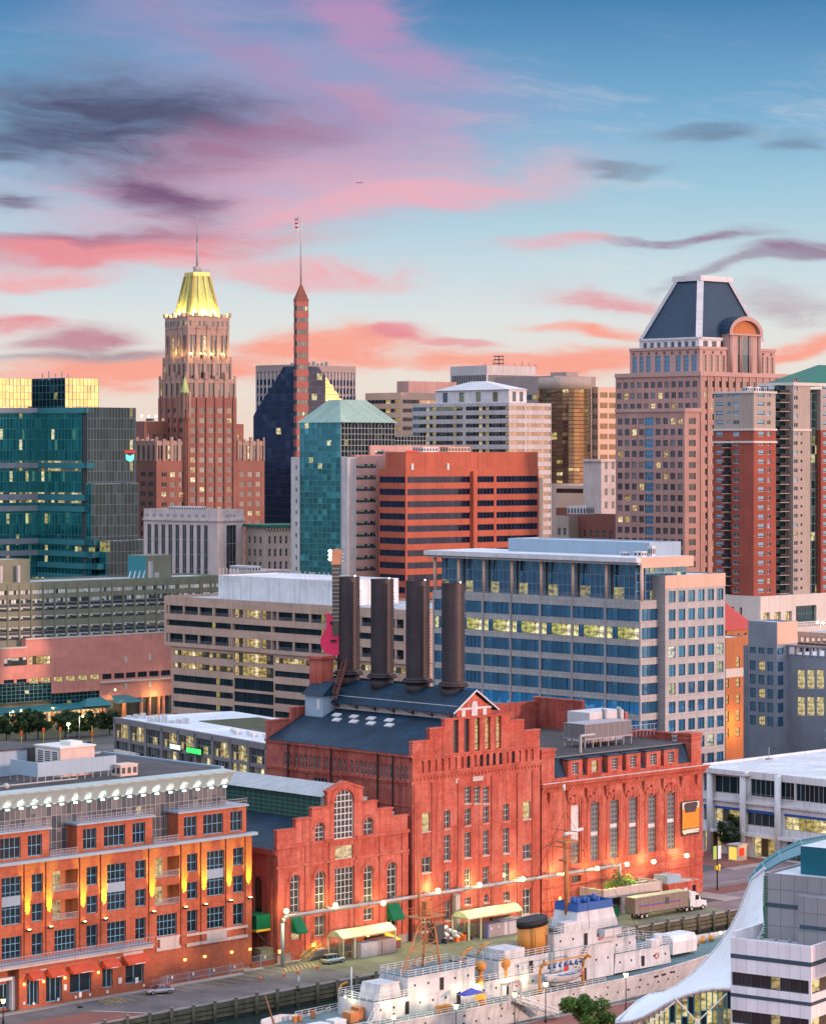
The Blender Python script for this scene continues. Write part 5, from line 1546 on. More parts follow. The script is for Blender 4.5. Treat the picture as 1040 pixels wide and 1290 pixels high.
m.poly([(x(133),-6,zc_+.3),(x(171),-6,zc_+.3),(x(160),-.1,zc_+2.4),(x(140),-.1,zc_+2.4)],0)
m.build('canopy_roof',b.root)
m=MB([MATS['glass_shop'],MATS['salmon_stone'],MATS['frame_dark']])
for i in range(15):
 a=-55+i*12.2
 m.quad((x(a),.9,.2),(x(a+11),.9,.2),(x(a+11),.9,zc_-.9),(x(a),.9,zc_-.9),0)
 m.box(x(a+11.2),-.4,0,x(a+12),1,zc_-.5,1)
 if a<120:m.tube((x(a),-8,0),(x(a),-8,zc_-1),.35,n=8,m=1)
m.build('shopfront',b.root)
m=MB([MATS['glass_shop'],MATS['salmon_stone'],MATS['frame_dark']])
m.box(x(130),-.5,0,x(131.5),1,z126+.2,1);m.box(x(155.5),-.8,0,x(157.5),1,z126+1.5,1)
for px in(178,188,200,206):m.box(x(px),-.3,0,x(px+1.2),1,z126+.2,1)
m.build('entrance_pier',b.root)
for px,z_ in((20,5),(60,5),(90,4.5),(110,4.5),(145,6),(192,6)):
 point_lamp('shop_glow',b.world(x(px),-3.2,z_),1600,(1.0,0.68,0.22),.5)
b.finish()
# --- glass shopping pavilion with planted roof
b=Bld('shopping_pavilion','two storey glass shopping pavilion with planted roof and lit shop signs','shopping pavilion',338,636,33)
D1=b.L(145);W1=34;zt=21.0
m=MB([MATS['roof_white'],MATS['grass_green'],MATS['frame_grey'],MATS['city_ground']])
m.box(0,0,zt-1.2,W1,D1,zt,2);m.box(.5,.5,zt,W1-.5,D1-.5,zt+.1,0);m.box(13,3,zt+.1,W1-4,D1-20,zt+.25,1)
m.box(.4,.4,0,W1,D1-.3,zt-1.2,2)
m.build('roof_deck',b.root)
ny=9;p=D1/ny
for i in range(ny+1):
 m=MB([MATS['slate_panel']]);y_=min(D1-.4,max(.4,p*i));m.box(-.5,y_-.5,0,.3,y_+.5,zt-.2);m.build('pier',b.root)
m=MB([MATS['slate_panel']]);m.box(-.3,0,15.4,.3,D1,16.2);m.box(-.5,0,zt-1.2,.3,D1,zt+.25);m.build('floor_beam',b.root)
for i in range(ny):
 a,c=p*i+.7,p*(i+1)-.7
 curtain(b,'L',.15,a,c,16.2,zt-1.2,6,2,'glass_shop' if i%3 else 'glass_dim','mullion_light',.08,.02,'glass_bay',.05)
 curtain(b,'L',.15,a,c,6.2,15.4,5,3,'glass_lit' if i==1 else('glass_shop' if i in(0,3,5)else 'glass_dim'),'mullion_light',.08,.02,'glass_bay',.05)
for px0,px1,py,mt in((218,231,941,'sign_white_lit'),(239,257,946,'sign_green_lit')):
 y0,y1=b.L(px1),b.L(px0);z_=wz(py,b.dep(0,(y0+y1)/2))
 m=MB([MATS[mt],MATS['frame_dark']])
 n=5
 for k in range(n):
  ya=y0+(y1-y0)*(k+.08)/n;m.box(-.95,ya,z_-.55,-.8,ya+(y1-y0)/n*.8,z_+.55,0)
 m.box(-.8,y0,z_-.8,-.6,y1,z_+.8,1)
 m.build('lit_sign',b.root)
m=MB([MATS['cream_band']]);y0,y1=b.L(178),b.L(150);m.box(-1.6,y0,12.4,-.5,y1,13.4);m.build('entrance_canopy',b.root)
point_lamp('shop_glow',b.world(-1.4,b.L(163),12),900,(1.0,.8,.4),.4)
for i in range(12):b.box('roof_unit',2+(i*7)%6,D1-3-i*1.9,zt+.1,3.2+(i*7)%6,D1-2-i*1.9,zt+.7+(i%3)*.4,'white_metal')
for i in range(9):b.box('roof_unit',5+(i%3),8+i*2.6,zt+.1,6.2+(i%3),9.6+i*2.6,zt+.9,'white_metal')
b.finish()
# --- right side: low white roofed mall
b=Bld('shopping_mall','low two storey mall with wide white flat roof at the right edge','mall',1062,586,44)
refY=b.dep(0,b.L(945))
zz_=lambda py:wz(py,refY)
D1=b.L(868);W1=84;zt=zz_(975)
yA=b.L(940)
Lw=[]
def seg(pa,pb,n,z0,z1,gm):Lw.append(dict(s0=b.L(pb),s1=b.L(pa),z0=z0,z1=z1,nx=n,nz=1,fm='mullion_light',gm=gm,fw=.14,split=True,jit=.03,name='shop_window'))
u0,u1=zz_(1003),zz_(981);l0,l1=zz_(1040),zz_(1020)
for pa,pb,n in((886,894,1),(899,936,4),(944,1000,9),(1001,1058,10)):seg(pa,pb,n,u0,u1,'glass_teal_dark')
for pa,pb,n,gm in((886,893,1,'glass_dim'),(900,934,4,'glass_shop'),(939.5,976,4,'glass_dim'),(987.5,1058,8,'glass_lit')):seg(pa,pb,n,l0,l1,gm)
for pa,pb,n in((886,910,3),(916,934,2),(948,975,3),(990,1056,6)):seg(pa,pb,n,.3,zz_(1054),'glass_shop' if n==3 else 'glass_dim')
b.vol(0,0,W1,D1,0,zt,'white_paint',L=Lw,par=.5,roof='roof_white',depth=.5)
m=MB([MATS['white_paint'],MATS['blue_paint'],MATS['cream_band']])
for px in(896.5,938,982):y_=b.L(px);m.tube((-.7,y_,0),(-.7,y_,zt+.4),.75,n=12)
m.box(-1.6,b.L(944),zt-.5,.1,D1,zt+.55);m.box(-.6,0,zz_(1013),.0,D1,zz_(1010));m.box(-1.3,b.L(1060),zz_(1053),0,D1,zz_(1049))
for pa,pb in((886,893),(900,934),(939.5,976),(987.5,1058)):m.box(-.05,b.L(pb),l1-.6,.35,b.L(pa),l1-.02,1)
m.build('facade_trim',b.root)
m=MB([MATS['rail_grey']])
for h in(.4,.8,1.2):m.box(-.4,b.L(1000),u0+h-.6,-.34,b.L(942),u0+h-.54)
m.build('railing',b.root)
m=MB([MATS['trim_stone'],MATS['white_paint']])
m.box(W1-22,0,zt,W1-20.6,D1,zt+3.2,0)
for i in range(26):m.box(W1-22.15,2+i*(D1-4)/26,zt+1.0,W1-22,3.2+i*(D1-4)/26,zt+2.6,0)
m.build('roof_wall',b.root)
for px,ly,w_,d_,h_ in((1000,0,8,26,4.0),):plant_box(b,W1-14,2,zt,w_,d_,h_,'screen_blue')
plant_box(b,W1-16,36,zt,5,6,3.2,'screen_blue');plant_box(b,W1-15,45,zt,4,6,3.2,'white_metal');plant_box(b,W1-15,54,zt,4,4,2.4,'screen_blue')
m=MB([MATS['frame_grey']]);
for lx,ly in((40,30),(44,22),(25,40)):m.tube((lx,ly,zt),(lx,ly,zt+2.8),.1,n=5);m.tube((lx,ly,zt),(lx,ly,zt+.3),.9,n=8)
m.build('roof_vent',b.root)
m=MB([MATS['sign_black']])
lx,ly=22,b.L(888,22);z_=zt+.012
m.box(lx,ly,z_,lx+4.5,ly+.5,z_+.004);m.box(lx,ly+2,z_,lx+4.5,ly+2.5,z_+.004);m.box(lx+2,ly+.5,z_,lx+2.6,ly+2,z_+.004)
m.build('roof_marking',b.root)
b.finish()
# --- blue grey block with stair tower
b=Bld('service_block','blue grey panelled block with projecting stair tower and lit windows','building',978,690,44)
W1,D1=b.R(1004),b.L(942);zt=b.z(786)
ws=dict(nx=3,nz=1,fm='frame_dark',gm='glass_blue',fw=.09)
f0,fh=b.z(885),3.48
Lw=[]
for k in range(6):
 zt_=b.z(817)-k*3.42
 for i in range(3):
  p=D1/3.3;c=.25*p+p*(i+.5);Lw.append(dict(s0=c-p*.36,s1=c+p*.36,z0=zt_-(1.5 if k==0 else 2.4),z1=zt_,**dict(ws,gm='glass_shop' if i==1 and k%2 else 'glass_blue')))
Rw=[]
for k in range(6):
 zt_=b.z(817)-k*3.42;Rw.append(dict(s0=.4,s1=2.7,z0=zt_-(1.5 if k==0 else 2.4),z1=zt_,**ws))
b.vol(0,0,W1,D1,0,zt,'slate_blue_panel',R=Rw,L=Lw,par=.4,roof='roof_white',name='stair_tower_wall')
m=MB([MATS['peach_panel']]);m.box(W1*.02,-.05,b.z(812),W1,0,zt+.42);m.build('sun_tint_panel',b.root)  # peach sheet over the grey-blue wall stands in for sunlight
lx=4.2;y0,y1=b.L(1064,lx),b.L(984,lx);zw=wz(826,b.dep(lx,b.L(1010,lx)))
Lw=[]
for px in(1008.5,1020.5,1032.5,1050):
 for pa,pb in((844,868),(878,902)):
  yc=b.L(px,lx);Yd=b.dep(lx,yc)
  Lw.append(dict(s0=yc-1.2,s1=yc+1.2,z0=wz(pb,Yd),z1=wz(pa,Yd),nx=2,nz=3,fm='frame_white',gm='glass_lit',fw=.12))
b.vol(lx,y0,34,y1,0,zw,'slate_blue_panel',L=Lw,par=.2,roof='roof_white',name='wing_wall')
m=MB([MATS['slate_blue_panel'],MATS['white_metal']])
m.box(lx-.5,y0,zw+2.0,lx+.2,y1,zw+2.5)
for i in range(9):y_=y1-i*(y1-y0)/8.5;m.box(lx-.3,y_-.35,zw,lx+.2,y_+.35,zw+2.0)
m.build('roof_screen',b.root)
b.vol(1.5,D1,18,b.L(936,1.5),0,b.z(818),'slate_blue_panel',par=.3,name='wing_wall')
b.finish()
# --- orange brick warehouse and red roofed house beside the lane
b=Bld('brick_warehouse','tall orange brick warehouse with pale parapet at the end of the lit lane','warehouse',914,735,44)
W1=b.R(950);zt=b.z(806)
ws=dict(nx=1,nz=2,fm='frame_dark',gm='glass_shop',fw=.1)
Rs=[dict(s0=b.R(913.5),s1=b.R(917),z0=b.z(p1),z1=b.z(p0),**ws)for p0,p1 in((856,868),(878,889),(897,908),(918,930))]if False else[]
for p0,p1 in((856,867),(876,888),(896,910),(918,930)):
 Rs.append(dict(s0=b.R(927),s1=b.R(931.5),z0=b.z(p1),z1=b.z(p0),**ws))
 Rs.append(dict(s0=b.R(914.5),s1=b.R(917.5),z0=b.z(p1),z1=b.z(p0),**ws))
Rs.append(dict(s0=b.R(927),s1=b.R(931.5),z0=b.z(842),z1=b.z(828),arch=.8,**ws))
b.vol(0,0,W1,20,0,zt,'orange_brick',R=Rs,par=.5,coping='cream_band',roof='roof_white')
m=MB([MATS['cream_band']]);m.box(-.2,-.2,b.z(854),W1,.05,b.z(843));m.build('stone_band',b.root)
for py in(905,923):point_lamp('lane_lamp',b.world(b.R(921),-2.5,b.z(py)),700,(1.0,.55,.1),.3)
b.finish()
b=Bld('brick_house','red roofed brick house showing above the orange warehouse','house',915,772,44)
W1=b.R(952);zt=b.z(794)
b.vol(0,0,W1,16,0,zt,'orange_brick',R=grid(.6,b.R(943),3,zt-4.2,4,1,.35,2.4,.8,nx=1,nz=1,fm='frame_white',gm='glass_far',fw=.1),par=0)
m=MB([MATS['red_roof']]);e=.5
m.quad((-e-6,-e,zt),(W1+e,-e,zt),(W1-3,9,zt+7.2),(-4,9,zt+7.2));m.quad((-e-6,17,zt),(W1+e,17,zt),(W1-3,9,zt+7.2),(-4,9,zt+7.2));m.poly([(W1+e,-e,zt),(W1+e,17,zt),(W1-3,9,zt+7.2)])
m.poly([(-e-6,-e,zt),(-e-6,17,zt),(-4,9,zt+7.2)])
m.build('roof',b.root)
b.finish()
# --- parking deck between the apartment tower and the blue grey block
b=Bld('parking_deck','open parking deck with lit orange floor in front of the apartment tower podium','car park',1062,770,44)
D1=b.L(985)
zt=wz(800,b.dep(0,b.L(1020)))
m=MB([MATS['peach_panel'],MATS['roof_grey'],MATS['frame_dark']])
m.box(0,0,zt-3.4,.4,D1,zt-2.0,0);m.box(0,0,zt-.6,.4,D1,zt+.8,0);m.box(.4,0,zt-.8,40,D1,zt,1);m.box(.4,0,zt-3.4,40,D1,zt-3.0,1);m.box(3,0,0,40,D1,zt-3.4,2)
m.box(0,0,0,.4,D1,zt-5.4,0)
for i in range(12):m.box(-.05,D1*i/11-.3,0,.5,D1*i/11+.3,zt+.8,0)
for i in range(40):m.box(-.08,D1*i/40+.2,zt-2.8,0,D1*i/40+.7,zt-2.3,2)
m.build('deck_wall',b.root)
m=MB([MATS['frame_white'],MATS['lamp_white']])
ly=b.L(1033,8);zl=wz(784,b.dep(8,ly));m.tube((8,ly,zt),(8,ly,zl),.16,.12,6);m.box(8-.1,ly-1.2,zl,8+.1,ly+1.2,zl+.15)
m.ball((8,ly-1.0,zl-.1),.4,1,6,4);m.ball((8,ly+1.0,zl-.1),.4,1,6,4)
m.build('deck_lamp',b.root)
point_lamp('deck_light',b.world(3,b.L(1024),zt+2.5),1100,(1.0,.6,.2),.4)
b.finish()
# -- the brick power plant and the brick hotel on the pier
def qbld(name,label,cat,px,ly):
 x=qx(px,ly);p=qw(x,ly)
 return Bld(name,label,cat,0,p.y,44,X=p.x)
def rw(b,x0,x1,y0,y1,ly=0.0,arch=False,dz=None,**k):
 ''
 s0,s1=b.R(x0,ly),b.R(x1,ly);m=(s0+s1)/2
 d=dict(s0=s0,s1=s1,z0=b.z(y1,m,ly),z1=b.z(y0,m,ly));d.update(k)
 if arch:d['arch']=(s1-s0)/2
 return d
def steps_wall(b,outline,zb,ops,mt,depth,thick=.8,coping=.35,name='facade_wall',mc='pp_trim'):
 ''
 mb=MB([MATS[mt],MATS[mc]])
 zmin=min(z for _,z in outline)
 zs=sorted({o[2]for o in ops}|{o[3]for o in ops}|{zb}|{z for _,z in outline})
 cols=sorted({s for s,_ in outline})
 flat=[(a,c,za)for(a,za),(c,zc_)in zip(outline,outline[1:])if abs(za-zc_)<1e-3 and c-a>1e-3]
 slope=[(a,za,c,zc_)for(a,za),(c,zc_)in zip(outline,outline[1:])if abs(za-zc_)>1e-3 and c-a>1e-3]
 for a,c,zt in flat:
  sub=[]
  for o in ops:
   if o[1]<=a+1e-4 or o[0]>=c-1e-4:continue
   sub.append(o)
  facade(mb,'R',0,a,c,zb,zt,[o for o in sub if o[0]>=a-1e-4 and o[1]<=c+1e-4],depth)
  mb.box(a-.12,-.15,zt,c+.12,thick,zt+coping,1)
  mb.quad((a,thick,zmin-3),(c,thick,zmin-3),(c,thick,zt),(a,thick,zt))
  mb.quad((a,0,zmin),(a,thick,zmin),(a,thick,zt),(a,0,zt));mb.quad((c,0,zmin),(c,thick,zmin),(c,thick,zt),(c,0,zt))
 return mb
def moulding(b,y_out,segs,mt='pp_trim',name='cornice',z=None):
 m=MB([MATS[mt]])
 for x0,x1,z0,z1,o in segs:m.box(x0,-o,z0,x1,.05,z1)
 return m.build(name,b.root)
 # ---------- left hall
b=qbld('power_plant_hall','low brick hall with stepped gable, huge arched window and green awnings','brick hall',349,19.5);b.cap=40;b.sub=True
hall=b
W1=b.R(513.5)
X=lambda px:b.R(px)
Z=lambda py,px:b.z(py,b.R(px))
o=dict(fm='frame_white',gm='glass_old',fw=.12)
Rs=[rw(b,421,446,994,1057,arch=True,nx=5,nz=8,**dict(o,fw=.2)),rw(b,397,409,1036.5,1061.5,arch=True,nx=2,nz=4,**o),rw(b,458,470,1030,1053,arch=True,nx=2,nz=3,**o),rw(b,422,445,1065.5,1082.5,nx=4,nz=2,**dict(o,gm='glass_shop')),rw(b,421,446,1093,1142,nx=5,nz=6,**o)]
for x0,x1,y0,y1 in((365.6,377.5,1102,1150.5),(397,409.5,1097.5,1147),(458,470,1090,1138.5),(487.6,499.6,1086,1134)):
 Rs.append(rw(b,x0,x1,y0,y1,arch=True,nx=2,nz=5,**o))
Rs+=[rw(b,397,409.5,1154,1179,nx=2,nz=2,**o),rw(b,458,470,1144.5,1160,nx=2,nz=2,**o),rw(b,367,379,1166,1184,nx=2,nz=1,**dict(o,gm='glass_shop')),rw(b,488,500,1152,1168,nx=2,nz=1,**dict(o,gm='glass_dim'))]
ops=[(w['s0'],w['s1'],w['z0'],w['z1'],w.get('arch',0))for w in Rs]
ap=(X(433.5),Z(985,433.5))
zl=[Z(1048.6,349.3),Z(1034,372.5),Z(1020,392.7),Z(998,412.3)]
s=[0,X(372.5),X(392.7),X(412.3),X(456.8),X(475),X(494.4),W1]
out=[(s[0],zl[0]),(s[1],zl[0]),(s[1],zl[1]),(s[2],zl[1]),(s[2],zl[2]),(s[3],zl[2]),(s[3],zl[3]),(s[4],zl[3]),(s[4],zl[2]),(s[5],zl[2]),(s[5],zl[1]),(s[6],zl[1]),(s[6],zl[0]),(s[7],zl[0])]
def split_ops(ops,cuts):
 return ops
mb=MB([MATS['pp_brick'],MATS['pp_trim']])
zc_=Z(1068.5,349.3)
facade(mb,'R',0,0,W1,0,zc_,[q for q in ops if q[3]<=zc_+.01],.45)
hi=[q for q in ops if q[3]>zc_+.01]
for(a,za),(c,zb_)in zip(out[::2],out[1::2]):
 sub=[q for q in hi if q[0]>=a-.02 and q[1]<=c+.02]
 facade(mb,'R',0,a,c,zc_,za,[(q[0],q[1],max(q[2],zc_),q[3],q[4])for q in sub],.45)
 mb.quad((a,.8,zc_-6),(c,.8,zc_-6),(c,.8,za),(a,.8,za));mb.quad((a,0,zc_),(a,.8,zc_),(a,.8,za),(a,0,za));mb.quad((c,0,zc_),(c,.8,zc_),(c,.8,za),(c,0,za))
 if za<zl[3]-.1:mb.box(a-.1,-.14,za,c+.1,.9,za+.32,1)
 else:
  mb.poly([(a,0,za),(c,0,za),(ap[0],0,ap[1])]);mb.poly([(a,.8,za),(c,.8,za),(ap[0],.8,ap[1])])
  for p,q in(((a-.2,za),ap),(ap,(c+.2,za))):mb.bar((p[0],.4,p[1]),(q[0],.4,q[1]),1.1,.4,1)
mb.build('facade_wall',b.root)
for w in Rs:
 k={q:v for q,v in w.items()if q not in('s0','s1','z0','z1')}
 b.win('R',0,w['s0'],w['s1'],w['z0'],w['z1'],depth=.42,**k)
zlo=Z(1094.5,349.3)
segs=[(-.35,X(419),zc_-.25,zc_+.35,.35),(X(448),W1+.2,zc_-.25,zc_+.35,.35),(-.3,X(419),zlo-.2,zlo+.3,.25),(X(448),W1+.2,zlo-.2,zlo+.3,.25)]
for px0,px1 in((349.3,358),(384,391),(414,421),(446,452),(477,483),(506,513.4)):
 segs.append((X(px0),X(px1),1.5,zlo-.25,.18));segs.append((X(px0),X(px1),zlo+.35,zc_-.3,.14));segs.append((X(px0)-.08,X(px1)+.08,zlo-.7,zlo-.25,.26))
for px0,px1 in((361,379),(393,412),(456,474),(485,502)):
 zz0,zz1=zlo+.8,zc_-.7
 segs+=[(X(px0),X(px1),zz0,zz0+.14,.07),(X(px0),X(px1),zz1-.14,zz1,.07),(X(px0),X(px0)+.14,zz0+.14,zz1-.14,.07),(X(px1)-.14,X(px1),zz0+.14,zz1-.14,.07)]
moulding(b,0,segs)
for w in Rs:
 if 'arch' in w:
  m=MB([MATS['pp_trim']])
  r0=w['arch'];c0=(w['s0']+w['s1'])/2;sp=w['z1']-r0;t=.55 if r0<1.5 else.9
  for k in range(10):
   t0,t1=pi*k/10,pi*(k+1)/10
   P=lambda r,t_,o_:(c0-r*cos(t_),o_,sp+r*sin(t_))
   m.quad(P(r0,t0,-.14),P(r0+t,t0,-.14),P(r0+t,t1,-.14),P(r0,t1,-.14));m.quad(P(r0+t,t0,-.14),P(r0+t,t0,0),P(r0+t,t1,0),P(r0+t,t1,-.14));m.quad(P(r0,t0,-.14),P(r0,t0,0),P(r0,t1,0),P(r0,t1,-.14))
  m.box(w['s0']-.35,-.2,w['z0']-.3,w['s1']+.35,0.02,w['z0'])
  m.build('window_hood',b.root)
m=MB([MATS['grey_stone']])
for a,c in((-.06,X(366)),(X(380),X(396)),(X(411),X(457)),(X(471),X(487)),(X(500.5),W1+.06)):m.box(a,-.1,0,c,.1,1.5)
m.build('stone_plinth',b.root)
D1=62.0
zs_=zc_-.4
Ls=[dict(s0=4+i*7.5,s1=6.2+i*7.5,z0=zs_-14,z1=zs_-5,arch=1.1,nx=2,nz=5,**dict(o,gm='glass_dim'))for i in range(8)]
mb=MB([MATS['pp_brick_shaded'],MATS['pp_trim']])
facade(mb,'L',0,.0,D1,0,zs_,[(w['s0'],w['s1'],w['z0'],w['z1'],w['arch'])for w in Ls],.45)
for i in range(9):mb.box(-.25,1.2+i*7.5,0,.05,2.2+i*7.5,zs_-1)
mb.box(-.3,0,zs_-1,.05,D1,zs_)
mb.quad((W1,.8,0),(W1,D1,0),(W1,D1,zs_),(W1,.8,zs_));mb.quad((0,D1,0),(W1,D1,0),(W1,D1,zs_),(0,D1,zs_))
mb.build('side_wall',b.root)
for w in Ls:b.win('L',0,w['s0'],w['s1'],w['z0'],w['z1'],2,5,'frame_dark','glass_dim',arch=w['arch'],depth=.4)
xm0,xm1=s[3]+.3,s[4]-.3;zm=zl[2]-.4
mb=MB([MATS['roof_slate']])
mb.quad((-.2,.8,zs_),(xm0,.8,zm-2.2),(xm0,D1,zm-2.2),(-.2,D1,zs_));mb.quad((W1,.8,zs_),(xm1,.8,zm-2.2),(xm1,D1,zm-2.2),(W1,D1,zs_))
mb.poly([(-.2,D1,zs_),(xm0,D1,zm-2.2),(xm1,D1,zm-2.2),(W1,D1,zs_)])
mb.build('slate_roof',b.root)
mb=MB([MATS['green_paint'],MATS['frame_dark'],MATS['teal_band']])
mb.box(xm0,.8,zm-2.4,xm1,D1,zl[3]-.6,1)
n=42
for i in range(n):mb.box(xm0-.14,1+i*(D1-1)/n,zm-2.0,xm0-.02,1.16+i*(D1-1)/n,zl[3]-.7,2)
for k in range(6):mb.box(xm0-.08,1,zm-2+k*(zl[3]-zm+1.2)/6,xm0-.02,D1,zm-1.75+k*(zl[3]-zm+1.2)/6,0)
mb.build('clerestory',b.root)
mb=MB([MATS['roof_metal'],MATS['red_roof']])
mb.quad((xm0-1.0,.7,zl[3]-.9),(ap[0],.7,ap[1]-.5),(ap[0],D1+.5,ap[1]-.5),(xm0-1.0,D1+.5,zl[3]-.9));mb.quad((xm1+1.0,.7,zl[3]-.9),(ap[0],.7,ap[1]-.5),(ap[0],D1+.5,ap[1]-.5),(xm1+1.0,D1+.5,zl[3]-.9))
mb.bar((xm0-1.0,D1+.5,zl[3]-.7),(ap[0],D1+.5,ap[1]-.3),.7,.5,1);mb.bar((xm1+1.0,D1+.5,zl[3]-.7),(ap[0],D1+.5,ap[1]-.3),.7,.5,1)
mb.build('monitor_roof',b.root)
mb=MB([MATS['frame_white']])
for d in(0,.5):mb.bar((xm0-.5,.9+d,zl[1]),(xm0-.5,.9+d,zl[3]-.9),.08)
for k in range(9):mb.box(xm0-.55,.9,zl[1]+k*.5,xm0-.45,1.4,zl[1]+k*.5+.06)
mb.build('roof_ladder',b.root)
plant_box(b,s[4]+1.2,3,zl[0],2.6,5,3.6,'frame_grey');plant_box(b,s[6],3,zl[0]-2.2,3.2,4,2.6,'screen_blue')
for px0,px1,py0,py1 in((366.7,383,1156,1175),(487.2,505,1138,1158)):
 a,c=X(px0),X(px1)-.6;m_=(a+c)/2;z1,z0=b.z(py0,m_),b.z(py1,m_)
 m=MB([MATS['canvas_green']]);m.poly([(a,-.05,z1),(c,-.05,z1),(c,-1.7,z0+.35),(a,-1.7,z0+.35)]);m.box(a,-1.72,z0,c,-1.68,z0+.35)
 m.poly([(a,-.05,z1),(a,-1.7,z0+.35),(a,-1.7,z0),(a,-.05,z0+.2)]);m.poly([(c,-.05,z1),(c,-1.7,z0+.35),(c,-1.7,z0),(c,-.05,z0+.2)])
 m.build('awning',b.root)
m=MB([MATS['canvas_green'],MATS['yellow_paint'],MATS['frame_dark']]);m.box(-3.4,1.5,6.0,-.05,7.5,8.4,0);m.box(-3.5,1.4,5.6,-.05,7.6,6.0,1);m.bar((-3.0,2,5.6),(-.2,2,3.0),.15,.15,2);m.bar((-3.0,7,5.6),(-.2,7,3.0),.15,.15,2);m.build('side_awning',b.root)
b.finish()
# ---------- central tall block with the stacks
b=qbld('power_plant_block','tall brick power plant block with stepped gable and slate roof below the smokestacks','brick power plant',519.5,19.0);b.cap=70;b.sub=True
blk=b
W1=b.R(679.5)
o=dict(fm='frame_white',gm='glass_old',fw=.1)
Rs=[rw(b,a,c,991,1012.5,nx=2,nz=4,**o)for a,c in((585.3,592.6),(597.1,604.4),(608.3,615.6))]
def zoomw(x0,y0,x1,y1,**k):Rs.append(rw(b,510+x0/5.474,510+x1/5.474,990+y0/5.474,990+y1/5.474,**dict(o,**k)))
for q in((270,170,312,295),(412,157,452,275),(538,143,578,258),(677,125,717,245)):zoomw(*q,nx=2,nz=3)
for q in((115,188,172,315),(812,110,865,230)):zoomw(*q,nx=2,nz=1,gm='glass_lit')
for q in((270,340,312,518),(412,322,452,497),(538,308,578,480),(677,290,717,467)):zoomw(*q,nx=2,nz=4)
for q in((112,493,178,600),(810,405,868,505)):zoomw(*q,nx=2,nz=2)
for q in((270,590,312,718),(412,572,452,697),(538,558,578,680),(677,535,717,662)):zoomw(*q,nx=2,nz=3)
for q in((275,795,315,930),(412,772,452,822),(680,730,718,795)):zoomw(*q,nx=2,nz=2)
for q in((112,808,180,1012),(808,712,868,890)):zoomw(*q,nx=2,nz=3,arch=True)if False else Rs.append(rw(b,510+q[0]/5.474,510+q[2]/5.474,990+q[1]/5.474,990+q[3]/5.474,nx=2,nz=3,name='door',fm='frame_white',gm='glass_old',fw=.16))
Rs.append(rw(b,510+545/5.474,510+575/5.474,990+748/5.474,990+806/5.474,arch=True,nx=1,nz=2,**o))
slot=[(571,577.6),(584.5,591),(598,604.5),(611,617.5),(624.8,631.3)]
Zs=lambda py,px:b.z(py,b.R(px))
z_s0,z_s1=Zs(946,601),Zs(904.5,601)
S_=[dict(s0=b.R(a),s1=b.R(c),z0=z_s0,z1=z_s1,nx=1,nz=9,fm='frame_dark' if i<3 else 'pp_trim',gm='glass_art' if i<2 else 'glass_shop',fw=.12)for i,(a,c)in enumerate(slot)]
lev=[Zs(936,521.3),Zs(919.4,541.4),Zs(903.5,601)]
s=[0,b.R(541.4),b.R(560.2),b.R(642.4),b.R(659.8),W1]
out=[(s[0],s[1],lev[0]),(s[1],s[2],lev[1]),(s[2],s[3],lev[2]),(s[3],s[4],lev[1]),(s[4],s[5],lev[0])]
zc_=Zs(975,521);zn=Zs(955,521)
zn0,zn1=Zs(967.5,601),Zs(951,601)
N_=[]
for i in range(18):
 a=b.R(531.5)+(b.R(670)-b.R(531.5))*i/17
 N_.append(dict(s0=a-.42,s1=a+.42,z0=zn0,z1=zn1-(0),arch=.42,nx=1,nz=2,fm='frame_dark',gm='glass_dim',fw=.06))
glz={7,9,10,11,12,14}
mb=MB([MATS['pp_brick'],MATS['pp_trim']])
allo=[(w['s0'],w['s1'],w['z0'],w['z1'],w.get('arch',0))for w in Rs]
facade(mb,'R',0,0,W1,0,zc_,allo,.4)
facade(mb,'R',0,0,W1,zc_,zn1+.5,[(w['s0'],w['s1'],w['z0'],w['z1'],.42)for i,w in enumerate(N_)],.32)
for a,c,zt in out:
 facade(mb,'R',0,a,c,zn1+.5,zt,[(w['s0'],w['s1'],w['z0'],w['z1'],0)for w in S_]if abs(zt-lev[2])<.01 else[],.6)
 mb.quad((a,.9,zc_-6),(c,.9,zc_-6),(c,.9,zt),(a,.9,zt));mb.quad((a,0,zn1),(a,.9,zn1),(a,.9,zt),(a,0,zt));mb.quad((c,0,zn1),(c,.9,zn1),(c,.9,zt),(c,0,zt))
 if zt<lev[2]-.1:mb.box(a-.1,-.1,zt,c+.1,1.0,zt+.25,1)
 else:
  e=[s[2]-.1]+[v for w in S_ for v in(w['s0'],w['s1'])]+[s[3]+.1]
  mb.box(e[0],-.1,zt,e[-1],1.0,zt+.2,1)
for i,w in enumerate(N_):
 if i not in glz:mb.quad((w['s0'],.3,w['z0']),(w['s1'],.3,w['z0']),(w['s1'],.3,w['z1']),(w['s0'],.3,w['z1']))
mb.build('facade_wall',b.root)
for ws,dp in((Rs,.38),(S_,.55),([N_[i]for i in sorted(glz)],.3)):
 for w in ws:
  k={q:v for q,v in w.items()if q not in('s0','s1','z0','z1')}
  b.win('R',0,w['s0'],w['s1'],w['z0'],w['z1'],depth=dp,**k)
segs=[(-.3,W1+.2,zc_-.5,zc_,.3),(-.2,W1+.1,zc_-.9,zc_-.5,.16),(-.1,W1,zn1+.45,zn1+.62,.12)]
for i in range(38):segs.append((.2+i*(W1-.6)/37,.2+i*(W1-.6)/37+.35,zc_-1.35,zc_-.9,.16))
for px0,px1 in((521,530.5),(543,551),(576,584),(618,627),(650.5,657.5),(669.5,679)):
 segs.append((b.R(px0),b.R(px1),1.6,zc_-1.9,.2))
